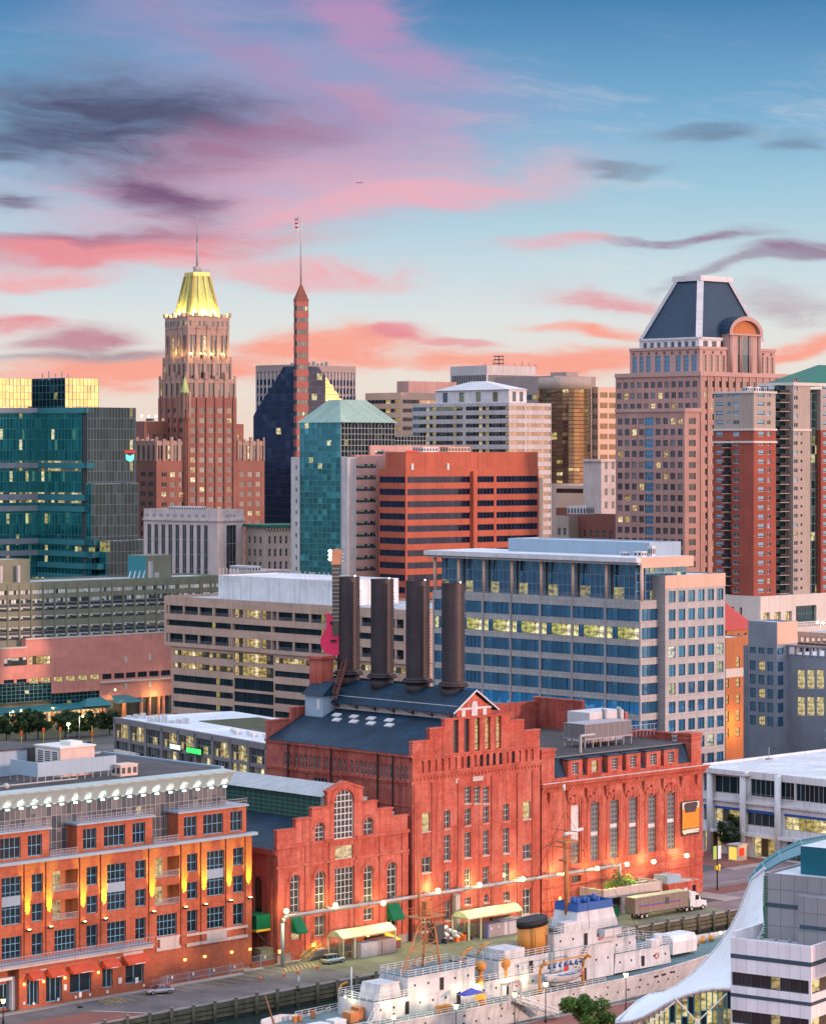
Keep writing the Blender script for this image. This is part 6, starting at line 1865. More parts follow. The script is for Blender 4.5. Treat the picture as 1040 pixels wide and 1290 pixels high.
for px0,px1,py in((550.5,577,1044.5),(584.5,618,1040),(625,651,1036)):segs.append((b.R(px0),b.R(px1),b.z(py+.8,b.R(px0)),b.z(py-.8,b.R(px0)),.24))
moulding(b,0,segs)
m=MB([MATS['trim_stone']])
for w in Rs:m.box(w['s0']-.15,-.14,w['z0']-.22,w['s1']+.15,.02,w['z0'])
m.box(b.R(595),-.12,Zs(984,601),b.R(608),0.02,Zs(978,601));m.box(b.R(573.5),-.12,Zs(987,575),b.R(577.5),.02,Zs(981,575))
for w in N_:m.box(w['s0']-.1,-.1,zn0-.18,w['s1']+.1,.02,zn0)
m.build('window_sill',b.root)
m=MB([MATS['grey_stone']])
for a,c in((-.05,b.R(530)),(b.R(543.5),b.R(560)),(b.R(568.5),b.R(657)),(b.R(669),W1+.05)):m.box(a,-.12,0,c,.05,1.5)
m.build('stone_plinth',b.root)
m=MB([MATS['pipe_grey']]);m.box(b.R(569),-1.0,0,b.R(574.5),-.1,Zs(1126,570));m.build('wall_duct',b.root)
D1=b.L(334.5);ze=b.z(951.5)
Ls=[]
groups=[(523,545),]
zA0,zA1=ze-4.6,ze-2.1
k=0
for y0,n in((1.2,3),(5.4,3),(9.6,6),(17.8,5),(24.6,3),(28.6,3),(33,2)):
 for i in range(n):
  a=y0+i*1.22
  if a+1<D1-.5:Ls.append(dict(s0=a,s1=a+.72,z0=zA0,z1=zA1,arch=.36,nx=1,nz=2,fm='frame_white',gm='glass_old',fw=.07))
Ls.append(dict(s0=b.L(411.5),s1=b.L(394),z0=zA0-4.4,z1=zA0-1.6,nx=4,nz=2,fm='frame_white',gm='glass_dim',fw=.08))
mb=MB([MATS['pp_brick_shaded'],MATS['pp_trim']])
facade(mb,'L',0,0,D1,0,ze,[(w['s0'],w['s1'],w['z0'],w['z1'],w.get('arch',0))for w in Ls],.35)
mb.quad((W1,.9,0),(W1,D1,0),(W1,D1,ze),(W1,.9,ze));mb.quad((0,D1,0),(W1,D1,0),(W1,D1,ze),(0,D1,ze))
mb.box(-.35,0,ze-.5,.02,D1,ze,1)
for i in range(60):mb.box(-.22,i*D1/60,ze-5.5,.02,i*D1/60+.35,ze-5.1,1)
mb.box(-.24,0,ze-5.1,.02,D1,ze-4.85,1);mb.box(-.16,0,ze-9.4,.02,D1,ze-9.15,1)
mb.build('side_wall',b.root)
for w in Ls:
 k={q:v for q,v in w.items()if q not in('s0','s1','z0','z1')}
 b.win('L',0,w['s0'],w['s1'],w['z0'],w['z1'],depth=.32,**k)
m=MB([MATS['iron_dark']])
for y_ in(4.9,8.9,21.5,33.5):m.tube((-.3,y_,4),(-.3,y_,ze-.3),.16,n=6)
m.build('downpipe',b.root)
xc=W1/2
mw=(b.R(623)-b.R(580))/2
mx=(b.R(623)+b.R(580))/2
zmb=b.z(904,b.R(590));zme=b.z(893,b.R(590));zma=b.z(870,b.R(602))
mb=MB([MATS['roof_slate'],MATS['pp_brick_shaded']])
mb.quad((-.5,.9,ze-.05),(mx-mw,.9,zmb-.4),(mx-mw,D1-.6,zmb-.4),(-.5,D1-.6,ze-.05));mb.quad((W1+.4,.9,ze),(mx+mw,.9,zmb-.4),(mx+mw,D1-.6,zmb-.4),(W1+.4,D1-.6,ze))
mb.build('slate_roof',b.root)
m=MB([MATS['pp_brick_shaded'],MATS['pp_trim']])
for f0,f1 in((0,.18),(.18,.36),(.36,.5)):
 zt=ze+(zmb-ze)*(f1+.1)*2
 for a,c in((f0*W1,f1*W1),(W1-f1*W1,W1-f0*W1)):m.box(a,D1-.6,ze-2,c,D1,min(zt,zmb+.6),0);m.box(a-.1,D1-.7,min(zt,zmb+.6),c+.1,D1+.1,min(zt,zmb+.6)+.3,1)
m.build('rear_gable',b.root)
m=MB([MATS['white_metal'],MATS['frame_dark']])
for i,px in enumerate((430,451.5,473,496)):
 for dx,dz in((0,0),(1,.0)):
  f=.66+dx*.13
  lx=(mx-mw)*f;y_=b.L(px-6+dx*0,lx)
  z_=ze+(zmb-.4-ze)*f
  sl=atan2(zmb-.4-ze,mx-mw+.5)
  m.obox((lx,y_,z_+.22),(cos(sl)*.55,0,sin(sl)*.55),(0,.95,0),(-sin(sl)*.12,0,cos(sl)*.12),0)
m.build('skylight',b.root)
m=MB([MATS['white_metal'],MATS['pp_brick']])
m.box(mx-mw+.25,1.2,zmb-1.2,mx+mw-.25,D1-3,zme+.5,0)
m.build('monitor_wall',b.root)
eo=1.5;zeo=zme-.75
mb=MB([MATS['roof_slate'],MATS['frame_dark']])
mb.quad((mx-mw-eo,.3,zeo),(mx,.3,zma),(mx,D1-1,zma),(mx-mw-eo,D1-1,zeo));mb.quad((mx+mw+eo,.3,zeo),(mx,.3,zma),(mx,D1-1,zma),(mx+mw+eo,D1-1,zeo))
mb.quad((mx-mw-eo,.3,zeo-.12),(mx,.3,zma-.12),(mx,D1-1,zma-.12),(mx-mw-eo,D1-1,zeo-.12),1);mb.quad((mx+mw+eo,.3,zeo-.12),(mx,.3,zma-.12),(mx,D1-1,zma-.12),(mx+mw+eo,D1-1,zeo-.12),1)
for i in range(34):
 y_=2+(D1-5)*i/34;f=.5;lx=mx-(mw+eo)*f;z_=zma-(zma-zeo)*f
 mb.box(lx-.12,y_,z_-.05,lx+.12,y_+.55,z_+.16,1)
mb.build('monitor_roof',b.root)
m=MB([MATS['white_metal']])
for p,q in(((mx-mw-eo,zeo),(mx,zma)),((mx,zma),(mx+mw+eo,zeo))):m.bar((p[0],.28,p[1]),(q[0],.28,q[1]),.16,.26)
m.build('bargeboard',b.root)
for i in range(7):
 m=MB([MATS['dark_brick']]);y_=2.5+i*(D1-7)/6.5
 for d in(-1.1,1.1):m.bar((mx-mw+.2,y_,zmb-.1),(mx-mw-eo+.3,y_+d,zeo-.15),.16)
 m.bar((mx-mw+.2,y_,zmb-.3),(mx-mw+.2,y_,zeo),.2)
 m.build('eave_brace',b.root)
m=MB([MATS['pp_brick'],MATS['white_metal']])
gz=zme-.2
m.quad((mx-mw,1.0,zmb-1.5),(mx+mw,1.0,zmb-1.5),(mx+mw,1.0,gz),(mx-mw,1.0,gz));m.poly([(mx-mw,1.0,gz),(mx+mw,1.0,gz),(mx,1.0,gz+(zma-zeo)*mw/(mw+eo)-.1)])
m.box(mx-mw-.05,.85,gz-.1,mx+mw+.05,1.0,gz+.3,1)
for a,w_ in((-.62,.55),(.62,.55)):m.box(mx+a*mw-w_/2-.2,.9,zmb-1.4,mx+a*mw+w_/2+.2,1.0,gz-.15,1)
pts=[(mx-.75,.8,zmb-1.4),(mx+.75,.8,zmb-1.4)]+[(mx+.75*cos(pi*k/8),.8,gz+.7+.75*sin(pi*k/8))for k in range(9)]
m.extr(pts,(0,.15,0),1)
m.build('monitor_gable',b.root)
b.finish()
for i,(px0,px1,pt_,pb)in enumerate(((424.4,452.5,726.5,849),(466.8,495.4,729.4,853),(511,540.8,731.5,859),(556,585,734.5,864))):
 pc=(px0+px1)/2
 ly=b.L(pc,mx);Yd=b.dep(mx,ly);r=(px1-px0)/2*Yd/FPX
 z1,z0=wz(pt_,Yd),wz(pb,Yd)
 p=b.world(mx,ly,0)
 lab=('black steel smokestack with the pink guitar mounted on it','black steel smokestack next to the guitar stack','black steel smokestack third from the guitar, counting the guitar stack','black steel smokestack nearest the brick gable')[i]
 st=empty('smokestack',(p.x,p.y,z0),b.a,lab,'smokestack','smokestacks on the power plant')
 m=MB([MATS['stack_steel']])
 m.loft([[(r*cos(2*pi*k/32),r*sin(2*pi*k/32),z)for k in range(32)]for z in(0,(z1-z0)*.33,(z1-z0)*.66,z1-z0)],caps=False)
 ri=r-.12
 m.loft([[(ri*cos(2*pi*k/32),ri*sin(2*pi*k/32),z)for k in range(32)]for z in(z1-z0-3,z1-z0)],caps=False)
 m.poly([(ri*cos(2*pi*k/32),ri*sin(2*pi*k/32),z1-z0-3)for k in range(32)])
 m.build('shaft',st)
 m=MB([MATS['stack_steel']])
 m.tube((0,0,z1-z0-.02),(0,0,z1-z0-.3),r+.06,r+.06,32,0,False)
 m.build('rim_band',st)
 m=MB([MATS['stack_steel']]);m.tube((0,0,-.1),(0,0,.35),r+.75,r+.75,32);m.tube((0,0,.35),(0,0,.9),r+.6,r+.02,32);m.tube((0,0,-2.6),(0,0,-.1),r-.1,r+.1,32);m.build('base_flange',st)
 m=MB([MATS['stack_steel']])
 for k in range(26):m.box(r*.75,-r*.75,1+k*.6,r*.75+.25,-r*.75+.1,1.1+k*.6)
 m.tube((r*.9,-r*.5,.5),(r*.9,-r*.5,z1-z0),.06,n=5)
 for k in range(8):m.ball((r*cos(-1.0+k*.05),r*sin(-1.0+k*.05),2+k*2.2),.12,n=5,k=4)
 m.build('ladder',st)
 m=MB([MATS['lamp_white']]);m.ball((0,-r*.9,z1-z0+.2),.15,n=6,k=4);m.build('beacon',st)
 if i==0:
  gy,gr,gYd,gp=ly,r,Yd,p
q=qbld('stair_house','small roof stair house with dark stair at the foot of the guitar stack','stair house',396,19)
q.root.location=b.world(mx-mw-1.5,D1-6.5,0);q.root.rotation_euler=(0,0,b.a)
z0=zmb-.5
m=MB([MATS['screen_blue'],MATS['roof_slate'],MATS['pp_trim'],MATS['frame_white']]);m.box(-2,0,z0-2,3,5,z0+2.6,0);m.extr([(-2.6,-.5,z0+2.6),(3.6,-.5,z0+2.6),(.5,-.5,z0+5.2)],(0,6,0),1);m.box(0,2.5,z0+4,3,6,z0+9.4,2);m.box(-.4,2.1,z0+9.4,3.4,6.4,z0+9.9,2);m.box(-2.04,.8,z0,-2,1.6,z0+2,3)
m.build('stair_house_wall',q.root)
m=MB([MATS['dark_brick']])
a_,c_=(-.5,-1.2,z0+2),(4.8,1.2,z0+9.0)
for dz in(0,1.1):m.bar((a_[0],a_[1],a_[2]+dz),(c_[0],c_[1],c_[2]+dz),.14);m.bar((a_[0],a_[1]-1,a_[2]+dz),(c_[0],c_[1]-1,c_[2]+dz),.14)
for k in range(14):
 f=k/13;P=[a_[j]+(c_[j]-a_[j])*f for j in range(3)];m.bar((P[0],P[1],P[2]),(P[0],P[1]-1,P[2]),.3,.08);m.bar((P[0],P[1]-1,P[2]),(P[0],P[1]-1,P[2]+1.1),.06)
m.build('roof_stair',q.root)
gx_=-gr-.9
g=empty('guitar_sign',(gp.x,gp.y,0),0,'giant pink electric guitar standing upright on the side of a smokestack','guitar sign')
def gpx(px,py):return((px-438.5)*gYd/FPX,wz(py,gYd))
body=[(411,772),(416,772.5),(419,778),(421,786),(426,791),(430,795),(430,824),(422,825.5),(411,823),(404.5,815),(403.8,806),(407,797),(411.5,789),(411,780)]
m=MB([MATS['guitar_pink']]);m.extr([(gpx(*p)[0],-1.2,gpx(*p)[1])for p in body],(0,.9,0));m.build('guitar_body',g)
m=MB([MATS['guitar_neck'],MATS['steel_bright']])
neck=[(418.2,711),(428,711),(427,800),(419,800)];m.extr([(gpx(*p)[0],-1.5,gpx(*p)[1])for p in neck],(0,.45,0))
for k in range(14):z_=gpx(0,716+k*5)[1];m.box(gpx(418.6,0)[0],-1.54,z_,gpx(427.6,0)[0],-1.5,z_+.08,1)
m.build('guitar_neck',g)
m=MB([MATS['guitar_head']]);head=[(417.5,711),(429.5,711),(430,704),(430.5,693),(425,690.5),(420,692),(417.5,700)];m.extr([(gpx(*p)[0],-1.7,gpx(*p)[1])for p in head],(0,.5,0));m.build('guitar_head',g)
m=MB([MATS['lamp_white'],MATS['steel_bright']])
for k in range(3):m.ball((gpx(416,0)[0],-1.4,gpx(0,694+k*5)[1]),.36,0,6,4);m.ball((gpx(431.3,0)[0],-1.4,gpx(0,698+k*4.5)[1]),.22,1,6,4)
m.build('tuning_peg',g)
m=MB([MATS['iron_dark']])
for py in(774,778,793,805,812,820):m.bar((gpx(414,0)[0],-.9,gpx(0,py)[1]),(gpx(428,0)[0],.4,gpx(0,py)[1]),.16)
m.bar((gpx(418,0)[0],-.3,gpx(0,822)[1]),(gpx(428,0)[0],.4,gpx(0,838)[1]),.2)
m.box(gpx(416,0)[0],-1.8,gpx(0,786)[1],gpx(419,0)[0],-1.2,gpx(0,783)[1]);m.box(gpx(417,0)[0],-1.65,gpx(0,808)[1],gpx(424,0)[0],-1.2,gpx(0,805.5)[1]);m.build('bracket',g)
# ---------- right block with mansard roof
b=qbld('power_plant_annex','brick power plant wing with tall grilled windows, mansard dormers and orange poster','brick power plant',682,19.5);b.cap=60;b.sub=True
W1=b.R(884.5);Zs=lambda py,px:b.z(py,b.R(px))
o=dict(fm='frame_grey',gm='glass_art',fw=.1)
Rs=[]
zt_,zb_=Zs(1011,749),Zs(1084.5,749)
wp=[(719,730),(743.7,754.6),(768,779),(792,802.8),(816,826.5),(840,850.3)]
for i,(a,c)in enumerate(wp):Rs.append(rw(b,a,c,0,0,nx=2,nz=1,**o));Rs[-1].update(z0=zb_,z1=zt_,nx=3,nz=12)
Rs.append(rw(b,720,731,1098,1115,nx=2,nz=2,**o))
zc_=Zs(990,682)+.1;zr0=Zs(957,700);
mb=MB([MATS['pp_brick']])
facade(mb,'R',0,0,W1,0,zc_,[(w['s0'],w['s1'],w['z0'],w['z1'],0)for w in Rs],.6)
D1=46
mb.quad((W1,0,0),(W1,D1,0),(W1,D1,zc_+1),(W1,0,zc_+1));mb.quad((0,D1,0),(W1,D1,0),(W1,D1,zc_+1),(0,D1,zc_+1));mb.quad((0,0,0),(0,D1,0),(0,D1,zc_+1),(0,0,zc_+1))
mb.build('facade_wall',b.root)
for w in Rs:
 k={q_:v for q_,v in w.items()if q_ not in('s0','s1','z0','z1')};b.win('R',0,w['s0'],w['s1'],w['z0'],w['z1'],depth=.5,**k)
segs=[(-.9,W1+1.0,zc_-.05,zc_+.25,1.25),(-.7,W1+.8,zc_-.5,zc_-.05,.95),(-.4,W1+.5,zc_-1.0,zc_-.5,.6),(-.2,W1+.3,zc_-1.5,zc_-1.0,.25)]
for i in range(60):a=-.3+i*(W1+.6)/60;segs.append((a,a+.28,zc_-.85,zc_-.5,.8))
zl=zb_-1.1
segs+=[(-.15,W1+.15,zl-.5,zl,.3),(-.1,W1+.1,zl-1.2,zl-.5,.16),(-.15,W1+.15,3.0,3.4,.22),(-.15,W1+.15,1.4,1.7,.28),(-.15,W1+.15,5.6,5.9,.2)]
for i,(a,c)in enumerate(wp):
 s0,s1=b.R(a),b.R(c)
 segs+=[(s0-1.0,s0-.35,zb_,zt_+.4,.12),(s1+.35,s1+1.0,zb_,zt_+.4,.12),(s0-1.0,s1+1.0,zt_+.4,zt_+1.2,.3),(s0-.3,s1+.3,zt_+1.2,zt_+1.6,.34),((s0+s1)/2-.4,(s0+s1)/2+.4,zt_+.1,zt_+2.0,.42)]
 for k in range(5):segs.append((s0-.9+k*(s1-s0+1.6)/4.5,s0-.65+k*(s1-s0+1.6)/4.5,zt_+.35,zt_+1.3,.36))
moulding(b,0,segs)
for px in(692,715,739,763,787,811,835,858,877.5):
 m=MB([MATS['pp_trim']]);x_=b.R(px);m.box(x_-.55,-.7,zc_-2.2,x_+.55,0,zc_-1.5);m.box(x_-.45,-.5,zc_-3.0,x_+.45,0,zc_-2.2);m.box(x_-.3,-.3,zc_-3.6,x_+.3,0,zc_-3.0);m.build('bracket',b.root)
m=MB([MATS['white_metal']]);m.box(-.95,-1.3,zc_+.25,W1+1.05,-.9,zc_+.36);m.build('gutter',b.root)
m=MB([MATS['white_metal']])
for w in Rs[:6]:
 f=(.48,.46,.55,.52,.46,.5)[wp.index(wp[Rs.index(w)])];z_=w['z0']+(w['z1']-w['z0'])*f;m.box(w['s0']+.1,.36,z_-.35,w['s1']-.1,.48,z_+.35)
w=Rs[0];m.box(w['s0']+.08,.3,w['z0']+(w['z1']-w['z0'])*.36,w['s1']-.08,.4,w['z1']-.1)
m.build('window_panel',b.root)
m=MB([MATS['frame_grey']])
for w in Rs[:6]:
 n=12;hh=(w['z1']-w['z0'])/n;ww=(w['s1']-w['s0'])/3
 for k in range(n):
  for j in range(3):
   c0,z_=w['s0']+ww*(j+.5),w['z0']+hh*(k+.5)
   for a in range(6):
    t0,t1=a*pi/3,(a+1)*pi/3
    m.quad((c0+.26*cos(t0),.4,z_+.34*sin(t0)),(c0+.26*cos(t1),.4,z_+.34*sin(t1)),(c0+.34*cos(t1),.4,z_+.44*sin(t1)),(c0+.34*cos(t0),.4,z_+.44*sin(t0)))
m.build('window_grille',b.root)
zp=Zs(944,690)
m=MB([MATS['pp_brick'],MATS['pp_trim']])
for a,c in((.1,b.R(699)),(b.R(871.5),W1-.1)):
 m.box(a,.2,zc_,c,3.4,zp-.5,0);m.box(a-.2,0,zp-1.4,c+.2,3.6,zp-1.0,1);m.box(a-.25,-.05,zp-.5,c+.25,3.65,zp,1)
m.build('end_pier',b.root)
mA,mB_=b.R(699),b.R(871.5);zq=zr0
m=MB([MATS['slate_panel'],MATS['pp_brick'],MATS['roof_dark'],MATS['roof_slate']])
m.box(mA,.25,zc_+.1,mB_,1.0,zc_+.9,1)
m.quad((mA,.5,zc_+.9),(mB_,.5,zc_+.9),(mB_,2.0,zq),(mA,2.0,zq),3)
m.box(mA,2.0,zq-.4,mB_,2.3,zq+.15,0)
m.quad((0,1.6,zq-.02),(W1,1.6,zq-.02),(W1,D1,zq-.02),(0,D1,zq-.02),2)
m.build('mansard_roof',b.root)
for i,x0 in enumerate((205,315,430,535,650,750)):
 a,c=b.R(670+x0/4.52),b.R(670+(x0+82)/4.52)
 dm=MB([MATS['pp_brick'],MATS['roof_slate']])
 za,zb2=zc_+.9,zq-.5
 c0,w0=(a+c)/2,(c-a)*.21
 dm.box(a,-.0,za,c0-w0,2.4,zb2,0);dm.box(c0+w0,0,za,c,2.4,zb2,0);dm.box(c0-w0,0,zb2-.5,c0+w0,2.4,zb2,0);dm.box(c0-w0,0,za,c0+w0,.5,za+.4,0);dm.box(a-.15,-.15,zb2,c+.15,2.6,zb2+.2,1)
 dm.box(c0-w0,.9,za,c0+w0,2.3,zb2-.5,1)
 do=dm.build('dormer',b.root)
 wm=win_mb(2*w0,zb2-.9-za,2,4,MATS['frame_white'],MATS['glass_lit' if i==1 else 'glass_art'],.08)
 wm.build('window',do,(c0,.3,za+.4))
m=MB([MATS['pp_brick_shaded'],MATS['pp_trim']])
for a,y0,y1,dz in((W1-.7,3.4,20,1.3),(W1-.7,20,32,4.6),(W1-.7,32,D1,6.2)):m.box(a,y0,zq-3,W1,y1,zq+dz,0);m.box(a-.1,y0-.1,zq+dz,W1+.1,y1+.1,zq+dz+.3,1)
m.box(b.R(742),D1-1,zq-2,W1-.7,D1,zq+5.6,0)
m.build('parapet_wall',b.root)
hx0,hx1,hy0,hy1=b.R(734,10),b.R(792,10),9.5,15
m=MB([MATS['rail_grey']])
for i in range(7):
 x_=hx0+(hx1-hx0)*i/6
 for y_ in(hy0,hy1):m.box(x_-.1,y_-.1,zq,x_+.1,y_+.1,zq+1.6)
m.box(hx0-.2,hy0-.2,zq+1.6,hx1+.2,hy1+.2,zq+1.85)
for i in range(8):
 x_=hx1+.5+i*1.1
 if x_<W1-1.0:m.box(x_,hy0+1,zq+1,x_+.08,hy0+1.1,zq+3.4);
m.box(hx1,hy0+1,zq+3.3,min(hx1+9,W1-1.1),hy0+1.1,zq+3.4);m.box(hx1,hy0+1,zq+2.2,min(hx1+9,W1-1.1),hy0+1.1,zq+2.3)
m.build('plant_frame',b.root)
m=MB([MATS['slate_panel'],MATS['rail_grey']])
m.box(hx0,hy0,zq+1.85,hx1,hy1,zq+4.6,0)
for i in range(9):x_=hx0+(hx1-hx0)*i/8;m.box(x_-.06,hy0-.06,zq+1.85,x_+.06,hy0,zq+4.65,1)
for i in range(5):y_=hy0+(hy1-hy0)*i/4;m.box(hx0-.06,y_-.06,zq+1.85,hx0,y_+.06,zq+4.65,1)
for k in range(9):m.box(hx0,hy0-.03,zq+2+k*.28,hx1,hy0,zq+2.1+k*.28,0)
m.box(hx0-.08,hy0-.08,zq+4.6,hx1+.08,hy1+.08,zq+4.7,1)
m.build('chiller_screen',b.root)
m=MB([MATS['white_metal'],MATS['pipe_grey']]);ax,ay=b.R(742,16),16
aw=b.R(785,16)-ax
m.box(ax,ay,zq,ax+aw,ay+6,zq+6.0,0);m.box(ax,ay-.04,zq+3.4,ax+aw*.55,ay,zq+6,0)
for f in(.42,.86):m.tube((ax+aw*f,ay-.5,zq+3),(ax+aw*f,ay-.5,zq+6.2),.34,n=8,m=1);m.tube((ax+aw*f,ay-.5,zq+6.2),(ax+aw*f,ay+.4,zq+6.4),.36,n=8,m=1)
m.build('air_handler',b.root)
m=MB([MATS['pipe_grey'],MATS['iron_dark']])
x_=b.R(726,6)
m.path([(x_,5,zq),(x_,5,zq+3.2),(x_+4,5,zq+3.2)],.28,8)
for i in range(6):m.tube((2+i*1.5,6+(i%3)*4,zq),(2+i*1.5,6+(i%3)*4,zq+1+(i%3)*.8),.3,n=8,m=1)
m.build('roof_pipe',b.root)
for px,ly in((852,6),(862,5)):plant_box(b,b.R(px,ly),ly,zq,1.8,1.2,1.0,'white_metal')
m=MB([MATS['rail_grey'],MATS['pp_trim'],MATS['frame_grey'],MATS['pale_soffit']])
for i in range(10):
 for y_ in(22,30,38):
  m.tube((-2+i*1.8,y_,zq),(-2+i*1.8,y_,zq+2.6),.08,n=4)
for y_ in(22,30,38):
 for h in(1.3,2.6):m.bar((-2,y_,zq+h),(14.4,y_,zq+h),.1)
m.box(2,26,zq,9,34,zq+2.8,2);m.box(0,38,zq,6,44,zq+4.0,3);m.box(9,36,zq,16,44,zq+3.2,1)
m.tube((4,24,zq),(4,24,zq+11),.1,n=5);m.bar((3,24,zq+9),(5.5,23,zq+11),.12);m.bar((5.5,23,zq+11),(3.6,24,zq+8),.1)
m.build('roof_framework',b.root)
po=empty('poster_banner',b.world(b.R(868),-.25,0),b.a,'orange poster with dark tapered shape and white arrow on the brick wall','poster')
za,zb2=Zs(1010.5,857),Zs(1053.5,857);hw=(b.R(879.5)-b.R(857))/2
m=MB([MATS['sign_black'],MATS['poster_orange'],MATS['poster_dark'],MATS['poster_cream']])
m.box(-hw,-.12,zb2,hw,0,za,0)
Hh=za-zb2
m.quad((-hw+.15,-.14,zb2+Hh*.2),(hw-.15,-.14,zb2+Hh*.2),(hw-.15,-.14,zb2+Hh*.78),(-hw+.15,-.14,zb2+Hh*.78),1)
m.quad((-hw+.15,-.14,zb2+Hh*.78),(hw-.15,-.14,zb2+Hh*.78),(hw-.15,-.14,za-.15),(-hw+.15,-.14,za-.15),3)
m.poly([(-hw*.62,-.16,zb2+Hh*.67),(hw*.5,-.16,zb2+Hh*.67),(hw*.78,-.16,zb2+Hh*.9),(hw*.62,-.16,za-.25),(-hw*.55,-.16,za-.3),(-hw*.8,-.16,zb2+Hh*.9)],2)
m.quad((-hw+.15,-.14,zb2+Hh*.10),(hw-.15,-.14,zb2+Hh*.12),(hw-.15,-.14,zb2+Hh*.18),(-hw+.15,-.14,zb2+Hh*.17),3)
m.poly([(-hw+.2,-.17,zb2+Hh*.08),(-hw*.6,-.17,zb2+Hh*.135),(hw*.9,-.17,zb2+Hh*.10),(hw*.9,-.17,zb2+Hh*.065),(-hw*.6,-.17,zb2+Hh*.06),(-hw*.6,-.17,zb2+Hh*.02)],3)
m.build('poster_panel',po)
b.finish()
annex=b
# ---------- brick hotel
b=qbld('brick_hotel','orange brick waterfront hotel with glass penthouse, lit canopy and uplit piers','hotel',-62,20.3);b.cap=99;b.sub=True
hot=b
W1=b.R(317)
zq_=lambda py:b.z(py,b.R(317))
X=lambda px,ly=0:b.R(px,ly)
h=dict(fm='frame_blue',gm='glass_near',fw=.1)
f1a,f1b,f2a,f2b,f3a,f3b=zq_(1162.6),zq_(1136),zq_(1122),zq_(1101),zq_(1088),zq_(1066)
zled=zq_(1052)
Rs=[]
for a,c in((293.6,306.6),(235.6,248.6),(170.5,183.7),(109,123),(40,54),(-28,-14)):
 for z0,z1 in((f1a,f1b),(f2a,f2b),(f3a,f3b)):Rs.append(dict(s0=X(a),s1=X(c),z0=z0,z1=z1,nx=2,nz=2,sp=1,**h))
for a,c in((260.7,282.4),(135,158.6),(2,27)):
 Rs.append(dict(s0=X(a),s1=X(c),z0=f1a,z1=f1b,nx=4,nz=3,**h));Rs.append(dict(s0=X(a),s1=X(c),z0=f2a,z1=f3b,nx=4,nz=6,**h))
for a,c in((197.5,222.7),(68.6,95.4)):Rs.append(dict(s0=X(a),s1=X(c),z0=f1a,z1=f1b,nx=5,nz=3,**h))
BAL=[(195,226),(65.4,98)]
ops=[(w['s0'],w['s1'],w['z0'],w['z1'])for w in Rs]
mb=MB([MATS['hotel_brick'],MATS['blue_metal'],MATS['hotel_base']])
for a,c in BAL:
 for z0,z1 in((f2a-.4,f2b),(f3a-.4,f3b)):ops.append((X(a),X(c),z0,z1))
zbnd=zq_(1176)
facade(mb,'R',0,0,W1,zbnd,zled,ops,.5)
facade(mb,'R',0,X(186),W1,0,zbnd,[],.5,2)
D1=b.L(119,W1-3.5)
mb.quad((W1,0,0),(W1,D1,0),(W1,D1,zled),(W1,0,zled));mb.quad((0,D1,0),(W1,D1,0),(W1,D1,zled),(0,D1,zled))
mb.quad((0,0,zled),(W1,0,zled),(W1,D1,zled),(0,D1,zled),1)
mb.build('facade_wall',b.root)
for w in Rs:
 k={q_:v for q_,v in w.items()if q_ not in('s0','s1','z0','z1','sp')};b.win('R',0,w['s0'],w['s1'],w['z0'],w['z1'],depth=.42,**k)
m=MB([MATS['blue_metal'],MATS['hotel_brick'],MATS['trim_stone'],MATS['frame_grey']])
for a,c in((260.7,282.4),(135,158.6),(2,27)):
 m.box(X(a)+.1,.1,f2b+.1,X(c)-.1,.36,f3a-.1,0)
m.build('spandrel_panel',b.root)
m=MB([MATS['blue_metal']]);m.box(-.5,-.7,zled,W1+.8,.4,zled+.5);m.build('cornice',b.root)
m=MB([MATS['hotel_brick']])
PIER=[33.6,61,103.6,130,190.6,231,256,287.5,312]
for px in PIER:m.box(X(px-3.5),-.22,zbnd,X(px+3.5),.02,zled)
m.build('pier',b.root)
m=MB([MATS['trim_stone']])
for a,c in((234,311),):m.box(X(a),-.3,zbnd-.5,X(c),.0,zbnd);m.box(X(a),-.3,zbnd+1.2,X(c),0,zbnd+1.6);m.box(X(259),-.35,zbnd,X(284),0,zbnd+1.2)
m.box(X(196),-.3,zbnd-.5,X(226),0,zbnd);m.box(X(196),-.3,zbnd+1.4,X(226),0,zbnd+1.7);m.box(X(200),-.35,zbnd,X(224),0,zbnd+1.4)
m.build('stone_band',b.root)
for a,c in BAL:
 for z0,z1 in((f2a-.4,f2b),(f3a-.4,f3b)):
  m=MB([MATS['orange_brick'],MATS['cream_band'],MATS['rail_grey'],MATS['glass_shop'],MATS['frame_grey']])
  x0,x1=X(a),X(c)
  m.box(x0,2.2,z0,x1,2.4,z1,0,'k');m.box(x0,.5,z0-.2,x1,2.2,z0,1);m.box(x0,.5,z1,x1,2.2,z1+.1,1);m.box(x0-.1,.5,z0,x0,2.2,z1,0);m.box(x1,.5,z0,x1+.1,2.2,z1,0)
  xm=x0+(x1-x0)*.62
  m.quad((x0+.1,2.15,z0),(xm,2.15,z0),(xm,2.15,z1-.2),(x0+.1,2.15,z1-.2),3)
  for i in range(5):xx=x0+.1+(xm-x0-.1)*i/4;m.box(xx-.05,2.05,z0,xx+.05,2.16,z1-.2,4)
  m.box(x0+.1,2.05,z0+2.0,xm,2.16,z0+2.1,4)
  m.box(x0,-.05,z0+1.05,x1,.02,z0+1.12,2);m.box(x0,-.05,z0+.1,x1,.02,z0+.16,2)
  for i in range(22):xx=x0+(x1-x0)*i/21;m.box(xx-.03,-.03,z0+.1,xx+.03,.0,z0+1.05,2)
  m.build('balcony',b.root)
  point_lamp('balcony_lamp',b.world((x0+xm)/2,1.2,z1-.4),60 if z0>f2a else 40,(1.0,.75,.2),.15)
yb_=1.6
zp=zq_(1017)
